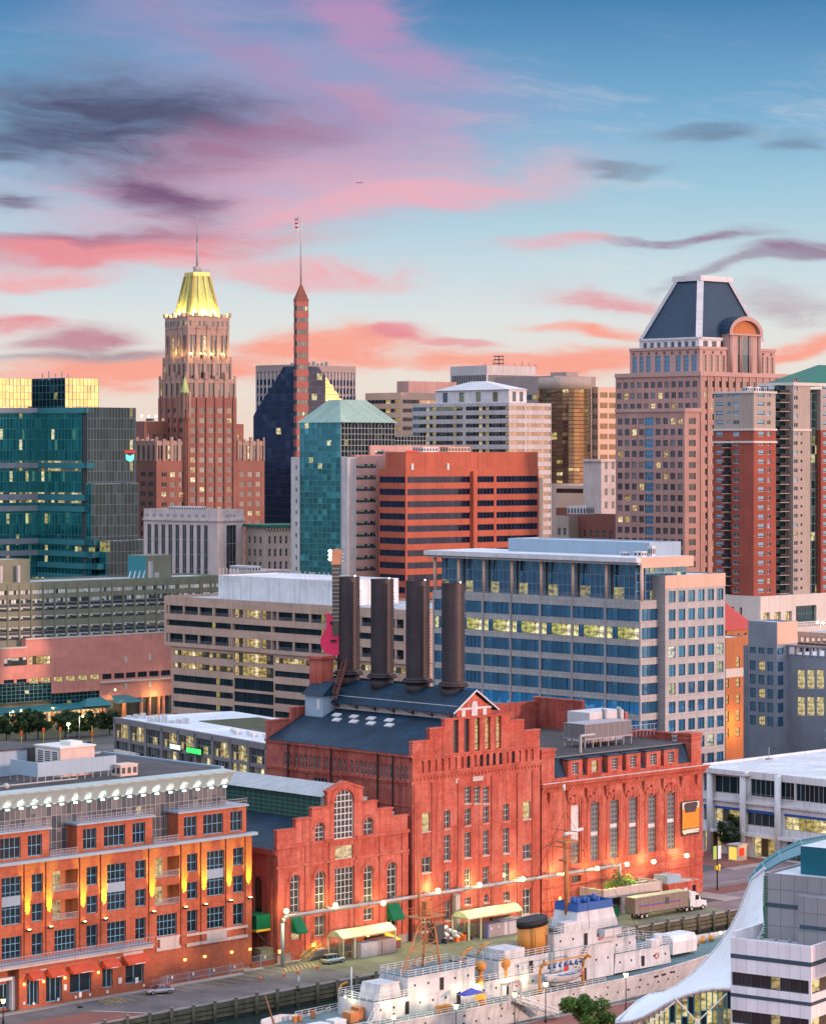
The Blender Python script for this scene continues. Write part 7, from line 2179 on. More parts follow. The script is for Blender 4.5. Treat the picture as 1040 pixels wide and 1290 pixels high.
for pa,pc,wins in((224.5,310,((231.6,247.6),(256,281),(290,305))),(97,192,((104.5,121.5),(131,157.6),(167,183))),(-62,62,((0,26),(35,53)))):
 x0,x1=X(pa,yb_),X(pc,yb_)
 zw0,zw1=zled+.7,zled+4.1
 b.vol(x0,yb_,x1,9,zled+.01,zp,'hotel_brick',R=[dict(s0=X(a,yb_),s1=X(c,yb_),z0=zw0,z1=zw1,nx=4 if c-a>20 else 3,nz=2,**h)for a,c in wins],par=.05,roof='roof_grey',name='setback_wall',depth=.35)
 m=MB([MATS['blue_metal'],MATS['rail_grey']]);m.box(x0-.3,yb_-.4,zp+.05,x1+.3,9,zp+.35,0)
 for hh in(.5,.95,1.4):m.box(x0,yb_-.2,zp+hh,x1,yb_-.14,zp+hh+.06,1)
 n=int((x1-x0)/.55)
 for i in range(n+1):m.box(x0+(x1-x0)*i/n-.03,yb_-.19,zp+.35,x0+(x1-x0)*i/n+.03,yb_-.15,zp+1.42,1)
 m.build('terrace_rail',b.root)
m=MB([MATS['rail_grey']])
for pa,pc in((192.5,224),(62.5,97)):
 x0,x1=X(pa),X(pc)
 for hh in(.75,1.15,1.6):m.box(x0,-.3,zled+hh,x1,-.24,zled+hh+.06)
 for i in range(20):m.box(x0+(x1-x0)*i/19-.03,-.29,zled+.5,x0+(x1-x0)*i/19+.03,-.25,zled+1.6)
m.build('terrace_rail',b.root)
yg=4.4
zg=zq_(989.5);xg1=X(284,yg)
curtain(b,'R',yg,0,xg1,zled+.02,zg,58,4,'glass_pent','mullion_light',.07,.02,'penthouse_glass',.05)
m=MB([MATS['frame_dark'],MATS['frame_grey']]);m.box(0,yg+.25,zled+.02,xg1-.02,D1-1,zg,0);m.box(xg1-.02,yg,zled,xg1+.1,D1-1,zg,1);m.build('core_wall',b.root)
zr=zq_(975)+.6
m=MB([MATS['pale_soffit'],MATS['roof_dark'],MATS['blue_metal']])
m.quad((-1,yg-.4,zg),(xg1+.3,yg-.4,zg),(xg1+.6,yg-1.7,zr-.4),(-1,yg-1.7,zr-.4),0)
m.box(-1,yg-1.75,zr-.4,xg1+.6,yg-1.0,zr-.12,0)
m.quad((-1,yg-1.0,zr-.12),(xg1+.6,yg-1.0,zr-.12),(xg1+.6,yg+1.2,zr+.02),(-1,yg+1.2,zr+.02),0)
m.quad((-1,yg+1.2,zr+.02),(xg1+.6,yg+1.2,zr+.02),(xg1+.6,D1,zr+.02),(-1,D1,zr+.02),1)
m.quad((xg1+.3,yg-.4,zg),(xg1+.3,D1,zg),(xg1+.6,D1,zr-.1),(xg1+.6,yg-1.7,zr-.4),0)
m.box(xg1+.1,yg+1.2,zr,xg1+.65,D1,zr+.35,2);m.box(-1,D1-.4,zr,xg1+.6,D1,zr+.35,2)
m.build('canopy_roof',b.root)
for i in range(18):
 px=279-i*17.1;xx=X(px,yg)
 m=MB([MATS['lamp_cyan'],MATS['frame_white']]);m.box(xx-.3,yg-1.05,zg-.35,xx+.3,yg-.75,zg-.12,0);m.bar((xx,yg-.9,zg-.3),(xx,yg,zg-.1),.08,.08,1)
 m.poly([(xx-.7,yg-1.9,zr-.1),(xx+.1,yg-2.6,zr-.05),(xx+.7,yg-1.7,zr-.1)],1)
 lm=m.build('canopy_lamp',b.root)
 if px>-8:point_lamp('canopy_light',b.world(xx,yg-1.5,zg-.3),300,(.85,1.0,.86)if i%4 else(1,.9,.7),.12,spot=74,aim=tuple(b.world(0,.9,1.0)-b.world(0,0,0)),blend=1.0)
for px in PIER:
 xx=X(px);zl_=f1b+.9
 m=MB([MATS['iron_dark'],MATS['lamp_warm']]);m.box(xx-.3,-1.0,zl_-.35,xx+.3,-.5,zl_,0);m.box(xx-.22,-.92,zl_,xx+.22,-.56,zl_+.04,1);m.bar((xx,-.5,zl_-.2),(xx,0,zl_-.2),.1,.1,0);m.build('uplight',b.root)
 point_lamp('uplight_beam',b.world(xx,-1.0,zl_+.12),27000,(.86,1.0,.05),.08,spot=27,aim=tuple(b.world(0,.13,1)-b.world(0,0,0)),blend=.8)
for px in(231,256,290,313):
 xx=X(px);m=MB([MATS['lamp_orange'],MATS['iron_dark']]);m.box(xx-.18,-.55,3.0,xx+.18,-.25,3.4,0);m.box(xx-.22,-.5,3.4,xx+.22,-.22,3.5,1);m.build('wall_lamp',b.root)
 point_lamp('wall_light',b.world(xx,-.7,3.2),26,(1.0,.5,.15),.1)
yp=-3.0
zt2=7.15
xp1=X(190,yp)
shop=[(34,49),(58,78),(88,115),(129,142),(158,181)]
SW=[dict(s0=X(a,yp),s1=X(c,yp),z0=.5 if c<80 else 1.3,z1=4.9,nx=3 if c<80 else 2,nz=1,fm='frame_blue',gm='glass_near',fw=.16)for a,c in shop]
b.vol(X(24,yp),yp,xp1,.1,0,zt2,'hotel_base',R=SW,par=.05,roof='roof_grey',name='pavilion_wall',depth=.4)
b.vol(0,yp+3.2-1.2,X(24,yp),.1,0,zt2,'hotel_base',R=[dict(s0=X(-10,-1),s1=X(11,-1),z0=.3,z1=4.2,nx=4,nz=1,fm='frame_blue',gm='glass_near',fw=.2)],par=.05,roof='roof_grey',name='pavilion_wall',depth=.4)
m=MB([MATS['trim_stone'],MATS['rail_grey'],MATS['blue_metal'],MATS['white_paint']])
m.box(0,yp-.3,zt2-.45,xp1+.3,.0,zt2+.0,0);m.box(0,yp-.45,zt2+.05,xp1+.45,.0,zt2+.25,2)
for hh in(.55,1.35):m.box(0,yp-.4,zt2+hh,xp1+.4,yp-.33,zt2+hh+.07,1)
m.box(xp1+.33,yp-.4,zt2+1.35,xp1+.4,0,zt2+1.42,1)
n=60
for i in range(n):m.box(xp1*i/n,yp-.4,zt2+.25,xp1*i/n+.06,yp-.34,zt2+1.4,1)
m.box(X(155,yp),yp-.1,zt2-1.7,X(180,yp),yp,zt2-.6,0)
for a,c in((33,76),(84,119),(126,150)):m.box(X(a,yp),yp-.15,zt2-1.35,X(c,yp),yp,zt2-1.1,0)
m.box(X(-12,-1),-1.9,0,X(-9,-1),-1,4.8,3);m.box(X(11,-1),-1.9,0,X(16,-1),-1,4.8,3);m.box(X(-12,-1),-1.9,4.8,X(16,-1),-1,5.3,3)
m.build('terrace_rail',b.root)
for i,(a,c)in enumerate(((34,50),(58,78),(85,119),(127,146),(154,183))):
 x0,x1=X(a,yp),X(c,yp);m=MB([MATS['canvas_red'],MATS['white_paint']])
 zA=6.1
 m.poly([(x0,yp-.05,zA),(x1,yp-.05,zA),(x1,yp-1.6,zA-1.1),(x0,yp-1.6,zA-1.1)]);m.box(x0,yp-1.63,zA-1.4,x1,yp-1.58,zA-1.1)
 for xx in(x0,x1):m.poly([(xx,yp-.05,zA),(xx,yp-1.6,zA-1.1),(xx,yp-1.6,zA-1.4),(xx,yp-.05,zA-1.3)])
 m.box(x0+(x1-x0)*.3,yp-1.65,zA-1.36,x0+(x1-x0)*.75,yp-1.63,zA-1.26,1)
 m.build('awning',b.root)
for px in(29,53.5,80.5,122.5):
 xx=X(px,yp);m=MB([MATS['lamp_orange']]);m.ball((xx,yp-.3,4.1),.24,n=6,k=4);m.build('wall_lamp',b.root)
 point_lamp('wall_light',b.world(xx,yp-.7,4.1),34,(1.0,.55,.15),.15)
m=MB([MATS['white_paint']])
for px,z_ in((29,1.2),(41,.9),(72,.9),(80,2.4),(94,.8),(112,.8),(134,.8),(149,2),(170,1.6),(180,.8)):m.box(X(px,yp),yp-.06,z_-.35,X(px+(4 if z_>1.5 else 2.5),yp),yp,z_+(.6 if z_>1.5 else.1))
m.build('wall_notice',b.root)
zR=zr+.02
lx0,lx1=X(47,10),X(146,10)
m=MB([MATS['screen_blue'],MATS['frame_grey']]);m.box(lx0,9.9,zR+1.0,lx1,10.1,zR+3.4,0);yq_=b.L(13,lx0);m.box(lx0,10.1,zR+1.0,lx0+.15,yq_,zR+3.4,0)
for i in range(11):m.box(lx0+(lx1-lx0)*i/10-.08,9.95,zR,lx0+(lx1-lx0)*i/10+.08,10.05,zR+1,1)
for i in range(5):y_=10+(yq_-10)*i/4;m.box(lx0,y_-.08,zR,lx0+.1,y_+.08,zR+1,1)
m.build('plant_screen',b.root)
m=MB([MATS['pink_concrete'],MATS['frame_dark'],MATS['frame_white'],MATS['screen_blue'],MATS['roof_dark']])
ux,uy=X(76,14),14.0
uw=X(119,14)-ux
m.box(ux,uy,zR,ux+uw,uy+7,zR+4.8,0);m.box(ux-.12,uy+.3,zR+1.6,ux,uy+6.6,zR+4.5,2)
for k in range(3):
 for j in range(7):m.box(ux-.16,uy+.7+k*2,zR+1.8+j*.36,ux-.12,uy+2.1+k*2,zR+2.0+j*.36,1)
m.box(ux-.2,uy-.2,zR+4.8,ux+uw+.2,uy+7.2,zR+5.05,2);m.box(ux+uw*.4,uy+1,zR+5.05,ux+uw*.75,uy+4,zR+5.7,2)
m.box(ux-15,uy+8,zR,ux-1,uy+24,zR+4.2,3);m.box(ux-15.2,uy+7.8,zR+4.2,ux-.8,uy+24.2,zR+4.45,4);m.box(ux-1,uy+12,zR,ux+uw,uy+24,zR+3.9,4)
for i in range(4):m.tube((ux-6+i*1.4,uy+17,zR+4.4),(ux-6+i*1.4,uy+17,zR+6.3),.5,n=8,m=2)
m.build('roof_plant',b.root)
plant_box(b,X(152,8),8,zR,3.6,2.6,1.8,'pink_concrete')
m=MB([MATS['pipe_grey']]);m.path([(X(0,7.4),7.4,zR+.5),(X(96,7.4),7.4,zR+.5)],.12,6);m.ball((X(8,7.4),7.4,zR+.4),.55,n=8,k=5);m.build('roof_pipe',b.root)
b.finish()
# -- the white cutter moored at the pier
ship=qframe('ship',-26,-35,0,0,'white coast guard cutter with buff funnel moored between the two piers','ship')
def hb(u):
 pts=[(-4,2.5),(-2,4.6),(2,6.0),(12,7.0),(28,7.6),(58,7.6),(74,7.3),(86,6.0),(96,3.9),(104,1.7),(110,.12)]
 for(a,x),(c,y)in zip(pts,pts[1:]):
  if a<=u<=c:return x+(y-x)*(u-a)/(c-a)
 return.1
def dz(u):return 3.0+.35*max(0,(8-u)/12)+(1.7*((u-60)/50)**1.6 if u>60 else 0)
US=[-4,-2,0,3,8,15,25,35,45,55,63,70,76,82,88,94,100,105,108,110]
def hullpt(u,sd,t):
 z=-4.0+(dz(u)+4.0+1.0*t*(1 if u>92 or u<6 else.3))*t
 fl=.82+.18*t if u<70 else.55+.45*t
 return(u-(1-t)*(3.5 if u>100 else 0),sd*hb(u)*fl,z)
m=MB([MATS['ship_white'],MATS['ship_black']])
for sd in(-1,1):
 m.loft([[hullpt(u,sd,t)for t in(0,.16,.2,.45,.7,1)]for u in US],close=False,caps=False)
m.quad(hullpt(-4,-1,0),hullpt(-4,1,0),hullpt(-4,1,1),hullpt(-4,-1,1))
m.build('hull',ship)
m=MB([MATS['ship_white']])
for sd in(-1,1):
 for a,c in zip(US,US[1:]):
  p,q=hullpt(a,sd,1),hullpt(c,sd,1);m.bar(p,q,.22,.14)
  if a>=92 or a<6:m.quad((a,sd*(hb(a)-.15),dz(a)),(c,sd*(hb(c)-.15),dz(c)),(c,sd*(hb(c)-.15),q[2]),(a,sd*(hb(a)-.15),p[2]))
m.build('bulwark',ship)
m=MB([MATS['ship_deck']])
for a,c in zip(US,US[1:]):m.quad((a,-hb(a)+.1,dz(a)),(c,-hb(c)+.1,dz(c)),(c,hb(c)-.1,dz(c)),(a,hb(a)-.1,dz(a)))
m.build('deck',ship)
m=MB([MATS['red_paint'],MATS['blue_paint'],MATS['ship_black']])
def hp(u,t):p=hullpt(u,-1,t);return(p[0],p[1]-.06,p[2])
for u0,w_,mt in((93.2,1.6,0),(92.2,.6,1)):
 for k in range(6):
  t0,t1=.35+k*.1,.45+k*.1;f=lambda t:u0-3.5+t*4.6
  m.quad(hp(f(t0),t0),hp(f(t0)+w_,t0),hp(f(t1)+w_,t1),hp(f(t1),t1),mt)
m.build('bow_stripe',ship)
m=MB([MATS['ship_black']])
for i in range(26):
 u=12+i*2.7
 for t in((.72,)if i%3 else(.72,.88)):
  p=hullpt(u,-1,t);m.tube((p[0],p[1]-.05,p[2]),(p[0],p[1]+.05,p[2]),.17,n=8)
for u in(73,75,77.5):p=hullpt(u,-1,.86);m.box(u-.5,p[1]-.08,p[2]-.15,u+.5,p[1]+.06,p[2]+.15)
m.build('porthole',ship)
def house(name,x0,y0,z0,x1,y1,z1,holes=True,tx=0,rail=True,deck='ship_deck',mt='ship_white',holz=.55):
 m=MB([MATS[mt],MATS[deck],MATS['ship_black'],MATS['white_paint']])
 A=[(x0,y0,z0),(x1,y0,z0),(x1,y1,z0),(x0,y1,z0)];B=[(x0+tx,y0+tx*.4,z1),(x1-tx,y0+tx*.4,z1),(x1-tx,y1-tx*.4,z1),(x0+tx,y1-tx*.4,z1)]
 for k in range(4):m.quad(A[k],A[(k+1)%4],B[(k+1)%4],B[k],0)
 m.quad(*B,1)
 m.box(x0+tx-.12,y0+tx*.4-.12,z1-.12,x1-tx+.12,y0+tx*.4+.05,z1+.06,0)
 if holes:
  n=max(1,int((x1-x0)/2.6));z_=z0+(z1-z0)*holz
  for i in range(n):
   u=x0+(x1-x0)*(i+.5)/n;yy=y0+tx*.4*holz-.04
   if i%4==2:m.box(u-.4,yy-.03,z0+.1,u+.4,yy+.3,z0+2.0,2)
   else:m.tube((u,yy,z_),(u,yy+.1,z_),.2,n=8,m=2)
 m.build(name,ship)
 if rail:rails([(x0+tx,y0+tx*.4),(x1-tx,y0+tx*.4),(x1-tx,y1-tx*.4),(x0+tx,y1-tx*.4),(x0+tx,y0+tx*.4)],z1)
def rails(pts,z,h=1.1,name='railing',mt='white_paint'):
 m=MB([MATS[mt]])
 zf=z if callable(z)else(lambda u:z)
 for a,c in zip(pts,pts[1:]):
  L_=hypot(c[0]-a[0],c[1]-a[1]);n=max(1,int(L_/1.5))
  for i in range(n+1):
   x_,y_=a[0]+(c[0]-a[0])*i/n,a[1]+(c[1]-a[1])*i/n;m.bar((x_,y_,zf(x_)),(x_,y_,zf(x_)+h),.07)
  for k in(.35,.68,1.0):m.bar((a[0],a[1],zf(a[0])+h*k),(c[0],c[1],zf(c[0])+h*k),.06)
 m.build(name,ship)
house('deckhouse',13.5,-2.9,3.0,52,5,5.7)
house('deckhouse',20.5,-3.0,5.7,34.8,3.2,8.5)
house('deckhouse',15.2,-2.2,5.7,20.0,2.2,8.0,False,.5,False,'ship_white')
house('funnel_house',40.3,-2.8,5.7,52,4,8.4,True,0,True)
house('bridge_house',52,-3.8,3.2,66,5.2,8.6,True,0,False)
house('bridge_house',52.5,-3.2,8.6,67.4,3.8,11.2,True,0,True)
house('forward_house',66,-4.0,3.4,80,4.6,6.4,True,.4,True)
house('forward_house',66,-3.0,6.4,72.5,3.6,8.8,True,.2,True)
m=MB([MATS['ship_white'],MATS['ship_deck']])
pts=[(67+3*sin(pi*k/10),-4.6+9.2*k/10)for k in range(11)]
m.prism([(63,-4.6)]+pts+[(63,4.6)],9.8,11.0,0,1,True);m.build('bridge_wing',ship)
m=MB([MATS['blue_paint'],MATS['ship_white'],MATS['ship_deck']])
def ring(x0,x1,y,z):return[(x0,-y,z),(x1,-y,z),(x1,y,z),(x0,y,z)]
m.loft([ring(58.2,68.0,2.9,11.2),ring(58.8,67.2,2.5,14.0)],1,True,False,False);m.loft([ring(58.7,67.3,2.56,14.0),ring(58.9,67.1,2.5,15.3)],0,True,False,False)
m.quad(*ring(58.9,67.1,2.3,14.4),2);m.loft([ring(59.1,66.9,2.3,15.3),ring(59.1,66.9,2.3,14.4)],0,True,False,False)
for i in range(6):m.tube((60+i*1.2,-1.4+i%2*2,14.4),(60+i*1.2,-1.4+i%2*2,15.9),.35,n=8,m=0)
m.build('signal_tower',ship)
def ell(cx,a,b_,z,n=20,sl=0):return[(cx+a*cos(2*pi*k/n),b_*sin(2*pi*k/n),z+sl*cos(2*pi*k/n))for k in range(n)]
m=MB([MATS['ship_buff'],MATS['ship_black']])
m.loft([ell(51.2,3.1,2.0,8.3),ell(50.9,2.95,1.9,12.6,sl=.25)],0);m.loft([ell(50.9,3.05,2.0,12.6,sl=.25),ell(50.8,3.0,1.95,13.7,sl=.3)],1);m.box(53.6,-1.6,8.4,56.6,1.6,11.2,0)
m.tube((49.5,-2.2,8.5),(49.3,-2.1,12.5),.15,n=6,m=0)
m.build('funnel',ship)
m=MB([MATS['ship_white']]);m.box(42,-2.5,8.4,46.5,1.8,9.9);m.box(55,-3.1,11.2,59,-1.6,12.8);m.build('locker',ship)
m=MB([MATS['mast_orange'],MATS['white_paint'],MATS['ship_black']])
m.tube((59.2,0,11),(58.5,0,26.5),.5,.36,10);m.tube((58.5,0,26.5),(58.3,0,35),.12,.06,6);m.box(57.6,-.9,25.0,60.8,.9,25.3);m.box(57.9,-.9,22.0,60.6,.9,22.3)
for z_,w_ in((24.2,4.2),(27,2.8)):m.bar((58.5,-w_,z_),(58.5,w_,z_),.16)
for z_ in(22.3,25.3):
 for k in range(5):m.bar((58+k*.65,-.9,z_),(58+k*.65,-.9,z_+.9),.05)
 m.bar((58,-.9,z_+.9),(60.6,-.9,z_+.9),.06)
m.bar((57.2,-1.2,26.6),(62.4,-.2,26.9),.5,.35,1);m.bar((57.9,0,33),(57.4,0,35.6),.1,.1,0);m.bar((57.4,0,31),(57.4,0,35),.06);m.tube((58.3,0,33.4),(58.3,0,34.4),.22,n=6,m=1)
for a,c in(((58.5,4.2,24.2),(60,4,11.5)),((58.5,-4.2,24.2),(60,-4,11.5)),((58.5,0,30),(78,0,7)),((58.5,0,30),(49,1.5,13.5)),((58.4,0,26),(26,0,17))):m.bar(a,c,.045,.045,2)
m.build('mast',ship)
m=MB([MATS['mast_orange']])
L_=[((19.4,-1.2,5.7),(25.8,-.5,16.8)),((28.6,-1.8,8.5),(28.2,-.6,16.8)),((28.6,2.2,8.5),(28.2,.8,16.8))]
for a,c in L_:m.tube(a,c,.17,.13,6)
P=lambda k,f:tuple(L_[k][0][j]+(L_[k][1][j]-L_[k][0][j])*f for j in range(3))
for f,g in((.3,.55),(.55,.8),(.8,.98)):
 for k in range(3):m.bar(P(k,f),P((k+1)%3,f),.09);m.bar(P(k,f),P((k+1)%3,g),.06)
m.box(24.4,-1.5,16.7,30.0,1.5,16.9)
for i in range(6):m.bar((24.4+i*1.1,-1.5,16.9),(24.4+i*1.1,-1.5,18.0),.06);m.bar((24.4+i*1.1,1.5,16.9),(24.4+i*1.1,1.5,18.0),.06)
for y_ in(-1.5,1.5):m.bar((24.4,y_,18.0),(30,y_,18.0),.07);m.bar((24.4,y_,17.5),(30,y_,17.5),.05)
m.tube((25.8,0,16.9),(25.5,0,26.5),.2,.08,6);m.bar((23.5,0,20),(27.6,0,20),.1);m.bar((29.6,-1,17),(29.6,-1,22),.07);m.bar((28.8,-1,20.5),(30.4,-1,20.5),.06);m.bar((28.9,-1,19),(30.3,-1,19),.06);m.box(26.8,-.5,17,28,.5,19)
m.build('lattice_mast',ship)
m=MB([MATS['ship_white'],MATS['screen_blue'],MATS['red_paint']])
m.loft([[(46.6+8.6*f,-7.0+s_*(1.3*sin(pi*min(1,max(.04,f)))**.6)*w_,4.4+h_+.5*(2*f-1)**2)for s_,w_,h_ in((-1,1,1.3),(-1,.8,.5),(0,0,0),(1,.8,.5),(1,1,1.3))]for f in[i/10 for i in range(11)]],0,False,False)
for i in range(5):m.box(47.8+i*1.4,-8.0,5.45,48.3+i*1.4,-6.0,5.55,1)
m.box(47.4,-7.9,5.3,54.4,-6.1,5.4,1);m.box(53.9,-7.9,5.0,54.3,-7.2,5.9,2)
m.build('lifeboat',ship)
m=MB([MATS['ship_buff'],MATS['blue_paint']])
for u in(46.0,56.0):m.path([(u,-6.2,3),(u,-6.2,6.2),(u,-6.5,7.4),(u,-7.2,8.1),(u,-7.9,7.9)],.24,6);m.bar((u,-5,3.2),(u,-7.3,3.8),.3)
m.bar((46,-7.2,8.1),(56,-7.2,8.1),.2)
for i in range(7):m.tube((47.3+i*1.25,-7.0,7.0),(47.3+i*1.25,-7.0,7.7),.3,.1,8,1)
m.build('davit',ship)
m=MB([MATS['white_paint']])
m.loft([[(82.6+a,y_,4.1+z_)for y_,z_ in((-2.1,0),(-2.2,2.0),(-1.6,3.0),(1.6,3.0),(2.2,2.0),(2.1,0))]for a in(0,.6,4.6,6.2)],0,True,True,False);m.build('gun_cover',ship)
GM=[MATS['ship_buff'],MATS['mast_orange'],MATS['red_paint'],MATS['ship_black']]
for u,y_ in((38.0,-1.6),(42.4,-2.6)):
 m=MB(GM);m.tube((u-.5,y_,5.7),(u-.5,y_,7.8),.42,n=10);m.ball((u-.6,y_-.1,8.0),.95,0,10,6,.9);m.build('vent_cowl',ship)
m=MB(GM);m.path([(36.4,2,5.7),(36.8,2,8.6),(37.8,2,9.9),(39.4,2,10.2)],.2,6);m.build('boat_davit',ship);m=MB(GM);m.path([(41,3.0,5.7),(41.4,3,8.6),(42.4,3,9.9),(44,3,10.2)],.2,6);m.build('boat_davit',ship)
m=MB(GM);m.tube((36,-3,5.7),(36,-3,6.6),.6,n=10);m.build('capstan',ship)
for u,y_,r in((73.6,-.8,.7),(93,1.6,.5),(95.5,2.2,.5),(97.5,2.0,.45)):m=MB(GM);m.tube((u,y_,dz(u)+(3.0 if u<80 else 0)),(u,y_,dz(u)+(4.0 if u<80 else 1.0)),r,r*.75,10);m.build('capstan',ship)
m=MB(GM);m.box(9.6,-2,3.1,11.4,-.2,4.6,1);m.box(12.1,-1.2,3.1,13.2,.6,4.9,1);m.tube((4,4.2,3.1),(4,4.2,4.0),.4,n=8,m=1);m.tube((5,4.2,3.1),(5,4.2,4.0),.4,n=8,m=1);m.tube((8.4,5,3.1),(8.4,5,4.2),.35,n=8,m=1);m.box(24,-6.3,3.1,26.4,-5.3,4.2,0);m.box(33,-6.4,3.1,34.2,-5.5,4.0,1)
m.build('deck_gear',ship);m=MB(GM);m.path([(14.2,5.4,3.1),(14.0,5.4,6.3),(14.6,5.4,7.2),(15.8,5.4,7.4)],.18,6);m.build('boat_davit',ship)
m=MB([MATS['white_paint'],MATS['ship_deck']])
for x0,y0,x1,y1,h_ in((2,-2.5,5,-.5,.7),(6.4,-2,8.8,0,.8),(75.5,-3.6,77.6,-2.2,1.2)):m.box(x0,y0,dz(x0)+(3.1 if x0>50 else 0),x1,y1,dz(x0)+h_+(3.1 if x0>50 else 0))
m.tube((78.2,-2.6,6.5),(78.2,-2.6,8.2),.7,n=10)
m.build('hatch',ship)
m=MB([MATS['blue_canvas'],MATS['white_paint'],MATS['yellow_paint']])
tp=[(28.6,-7.0),(33.2,-7.0),(33.2,-5.2),(28.6,-5.2)]
for k in range(4):a,c=tp[k],tp[(k+1)%4];m.poly([(*a,5.2),(*c,5.2),(30.9,-6.1,6.1)],0);m.bar((*a,3.1),(*a,5.2),.08,.08,1)
for k in range(5):m.box(31+k*.45,-7.0,4.2,31.3+k*.45,-6.9,5.2,2)
m.build('canopy_tent',ship)
m=MB([MATS['red_paint'],MATS['white_paint']])
for u,y_,z_ in((44.4,-2.98,4.6),(76.5,-3.95,5.0),(63.4,-3.28,9.6)):
 for k in range(12):
  a,c=2*pi*k/12,2*pi*(k+1)/12;m.tube((u+.42*cos(a),y_,z_+.42*sin(a)),(u+.42*cos(c),y_,z_+.42*sin(c)),.13,n=5,m=1 if k%3==0 else 0)
m.box(54.2,-3.9,4.6,55,-3.8,6.4,0)
m.build('life_ring',ship)
m=MB([MATS['white_paint'],MATS['ship_black']])
for k in range(9):m.box(56.4+k*.3,-4.5,5.2+k*.42,57.1+k*.3,-3.9,5.26+k*.42,1)
m.bar((56.2,-4.5,5.2),(59.2,-4.5,9),.1);m.bar((14.2,-3.6,5.7),(11.6,-4.2,3),.12);m.bar((14.2,-2.8,5.7),(11.6,-3.4,3),.12)
for k in range(8):m.box(11.6+k*.33,-4.2+k*.08,3.1+k*.33,11.9+k*.33,-3.4+k*.08,3.16+k*.33)
m.build('ship_stair',ship)
edge=[(u,-hb(u)+.12)for u in(6,12,20,28,36,44,52,60)];rails(edge,dz,1.05);rails([(u,-y)for u,y in edge],dz,1.05)
rails([(80,-4.4),(81.6,-1.5),(81.6,1.5),(80,4.2)],6.4,1.3)
m=MB([MATS['ship_black'],MATS['mast_orange'],MATS['white_paint'],MATS['red_paint']])
m.tube((-3.2,0,3.3),(-5.4,0,9.0),.16,.08,6,1);m.tube((18,6.9,3),(18,6.9,9.2),.14,n=6,m=2);m.tube((18,6.9,3.2),(18,6.9,4.6),.4,.2,8,3);m.bar((24,7.3,3),(24.3,7.3,7),.1,.1,2);m.bar((11,-6.8,3),(11,-6.8,7),.1,.1,2)
m.build('flagstaff',ship)
for u,y_,z_ in((16,-3.3,5.2),(19.5,-3.3,5.2),(23.5,-3.3,5.2),(35.5,-3.3,5.2),(31,-3.3,5.2),(42,-3.3,5.0),(12.6,2.2,6.0),(46,-3.3,5.0)):
 m=MB([MATS['lamp_warm']]);m.ball((u,y_+.2,z_),.16,n=6,k=4);m.build('deck_lamp',ship)
 p=qw(-26+u,-35+y_-.5,z_);point_lamp('deck_light',p,130,(1.0,.78,.42),.1)
for u,y_ in((92,3.2),(99,1.2)):
 m=MB([MATS['lamp_warm']]);m.ball((u,y_,dz(u)+1.3),.22,n=6,k=4);m.build('deck_lamp',ship)
point_lamp('deck_light',qw(-26+92,-35+2.6,dz(92)+2),260,(1.0,.7,.3),.15)
# -- the pier in front, its lamps and gangway
mb=MB([MATS['street_brick'],MATS['quay_timber'],MATS['sidewalk_stone']])
E=-44.2
def qq(x0,y0,x1,y1,z,m_=0):mb.quad(qw(x0,y0,z),qw(x1,y0,z),qw(x1,y1,z),qw(x0,y1,z),m_)
qq(-200,E,500,-420,0,0);mb.quad(qw(-200,E,0),qw(500,E,0),qw(500,E,-4),qw(-200,E,-4),1);qq(-200,E,500,E-.6,.004,2)
struct('pier',mb)
def post_lamp(x,y,h,label,group='lamp posts on the near pier'):
 r=qframe('lamp_post',x,y,0,0,label,'lamp post',group)
 m=MB([MATS['iron_dark']]);m.tube((0,0,0),(0,0,.9),.2,.12,8);m.tube((0,0,.9),(0,0,h),.08,.07,8);m.build('pole',r)
 m=MB([MATS['lamp_warm'],MATS['iron_dark']]);m.tube((0,0,h),(0,0,h+.6),.22,.34,8,0);m.tube((0,0,h+.6),(0,0,h+.85),.4,.08,8,1);m.build('lamp_head',r)
 point_lamp('lamp_glow',qw(x,y,h+.3)+Vector((-.3,-.5,0)),190,(1.0,.78,.36),.2)
for px,py,h,lab in((687,1243,5.6,'black lamp post in front of the lifeboat on the ship'),(788,1231,5.6,'black lamp post by the bridge, nearest the white tent roof'),(648,1256,5.6,'black lamp post standing beside the gangway'),(574,1271,5.6,'black lamp post in front of the blue deck tent'),(496,1284,5.6,'black lamp post nearest the stern of the ship')):
 x,y=qg(px,py,h);post_lamp(x,y,h,lab)
gx,gy=qg(690,1288,.8)
g=empty('gangway',(0,0,0),0,'sloping metal gangway leading from the pier up to the white ship','gangway')
m=MB([MATS['frame_grey'],MATS['white_paint']])
A_,B_=qw(12.6,-42.4,3.2),qw(19.2,-45.6,.5)
d=(B_-A_);sd_=Vector((-d.y,d.x,0)).normalized()*.75
m.quad(A_+sd_,B_+sd_,B_-sd_,A_-sd_,0)
for s_ in(1,-1):
 for h_ in(.0,.6,1.15):m.bar(A_+sd_*s_+Vector((0,0,h_)),B_+sd_*s_+Vector((0,0,h_)),.12 if h_ else.25,.12,1 if h_ else 0)
 for k in range(9):p=A_+d*(k/8)+sd_*s_;m.bar(p,p+Vector((0,0,1.15)),.07,.07,1)
m.build('gangway_frame',g)
m=MB([MATS['frame_grey'],MATS['cream_band']])
for dx in(-1.2,1.2):
 p=qw(11.6+dx,-42.2,2.9);m.bar(p,p+Vector((0,0,3.2)),.3,.3,1);q=qw(11.6+dx,-44.0,2.9);m.bar(q,q+Vector((0,0,3.2)),.3,.3,1);m.bar(p+Vector((0,0,3.2)),q+Vector((0,0,3.2)),.2,.2,1)
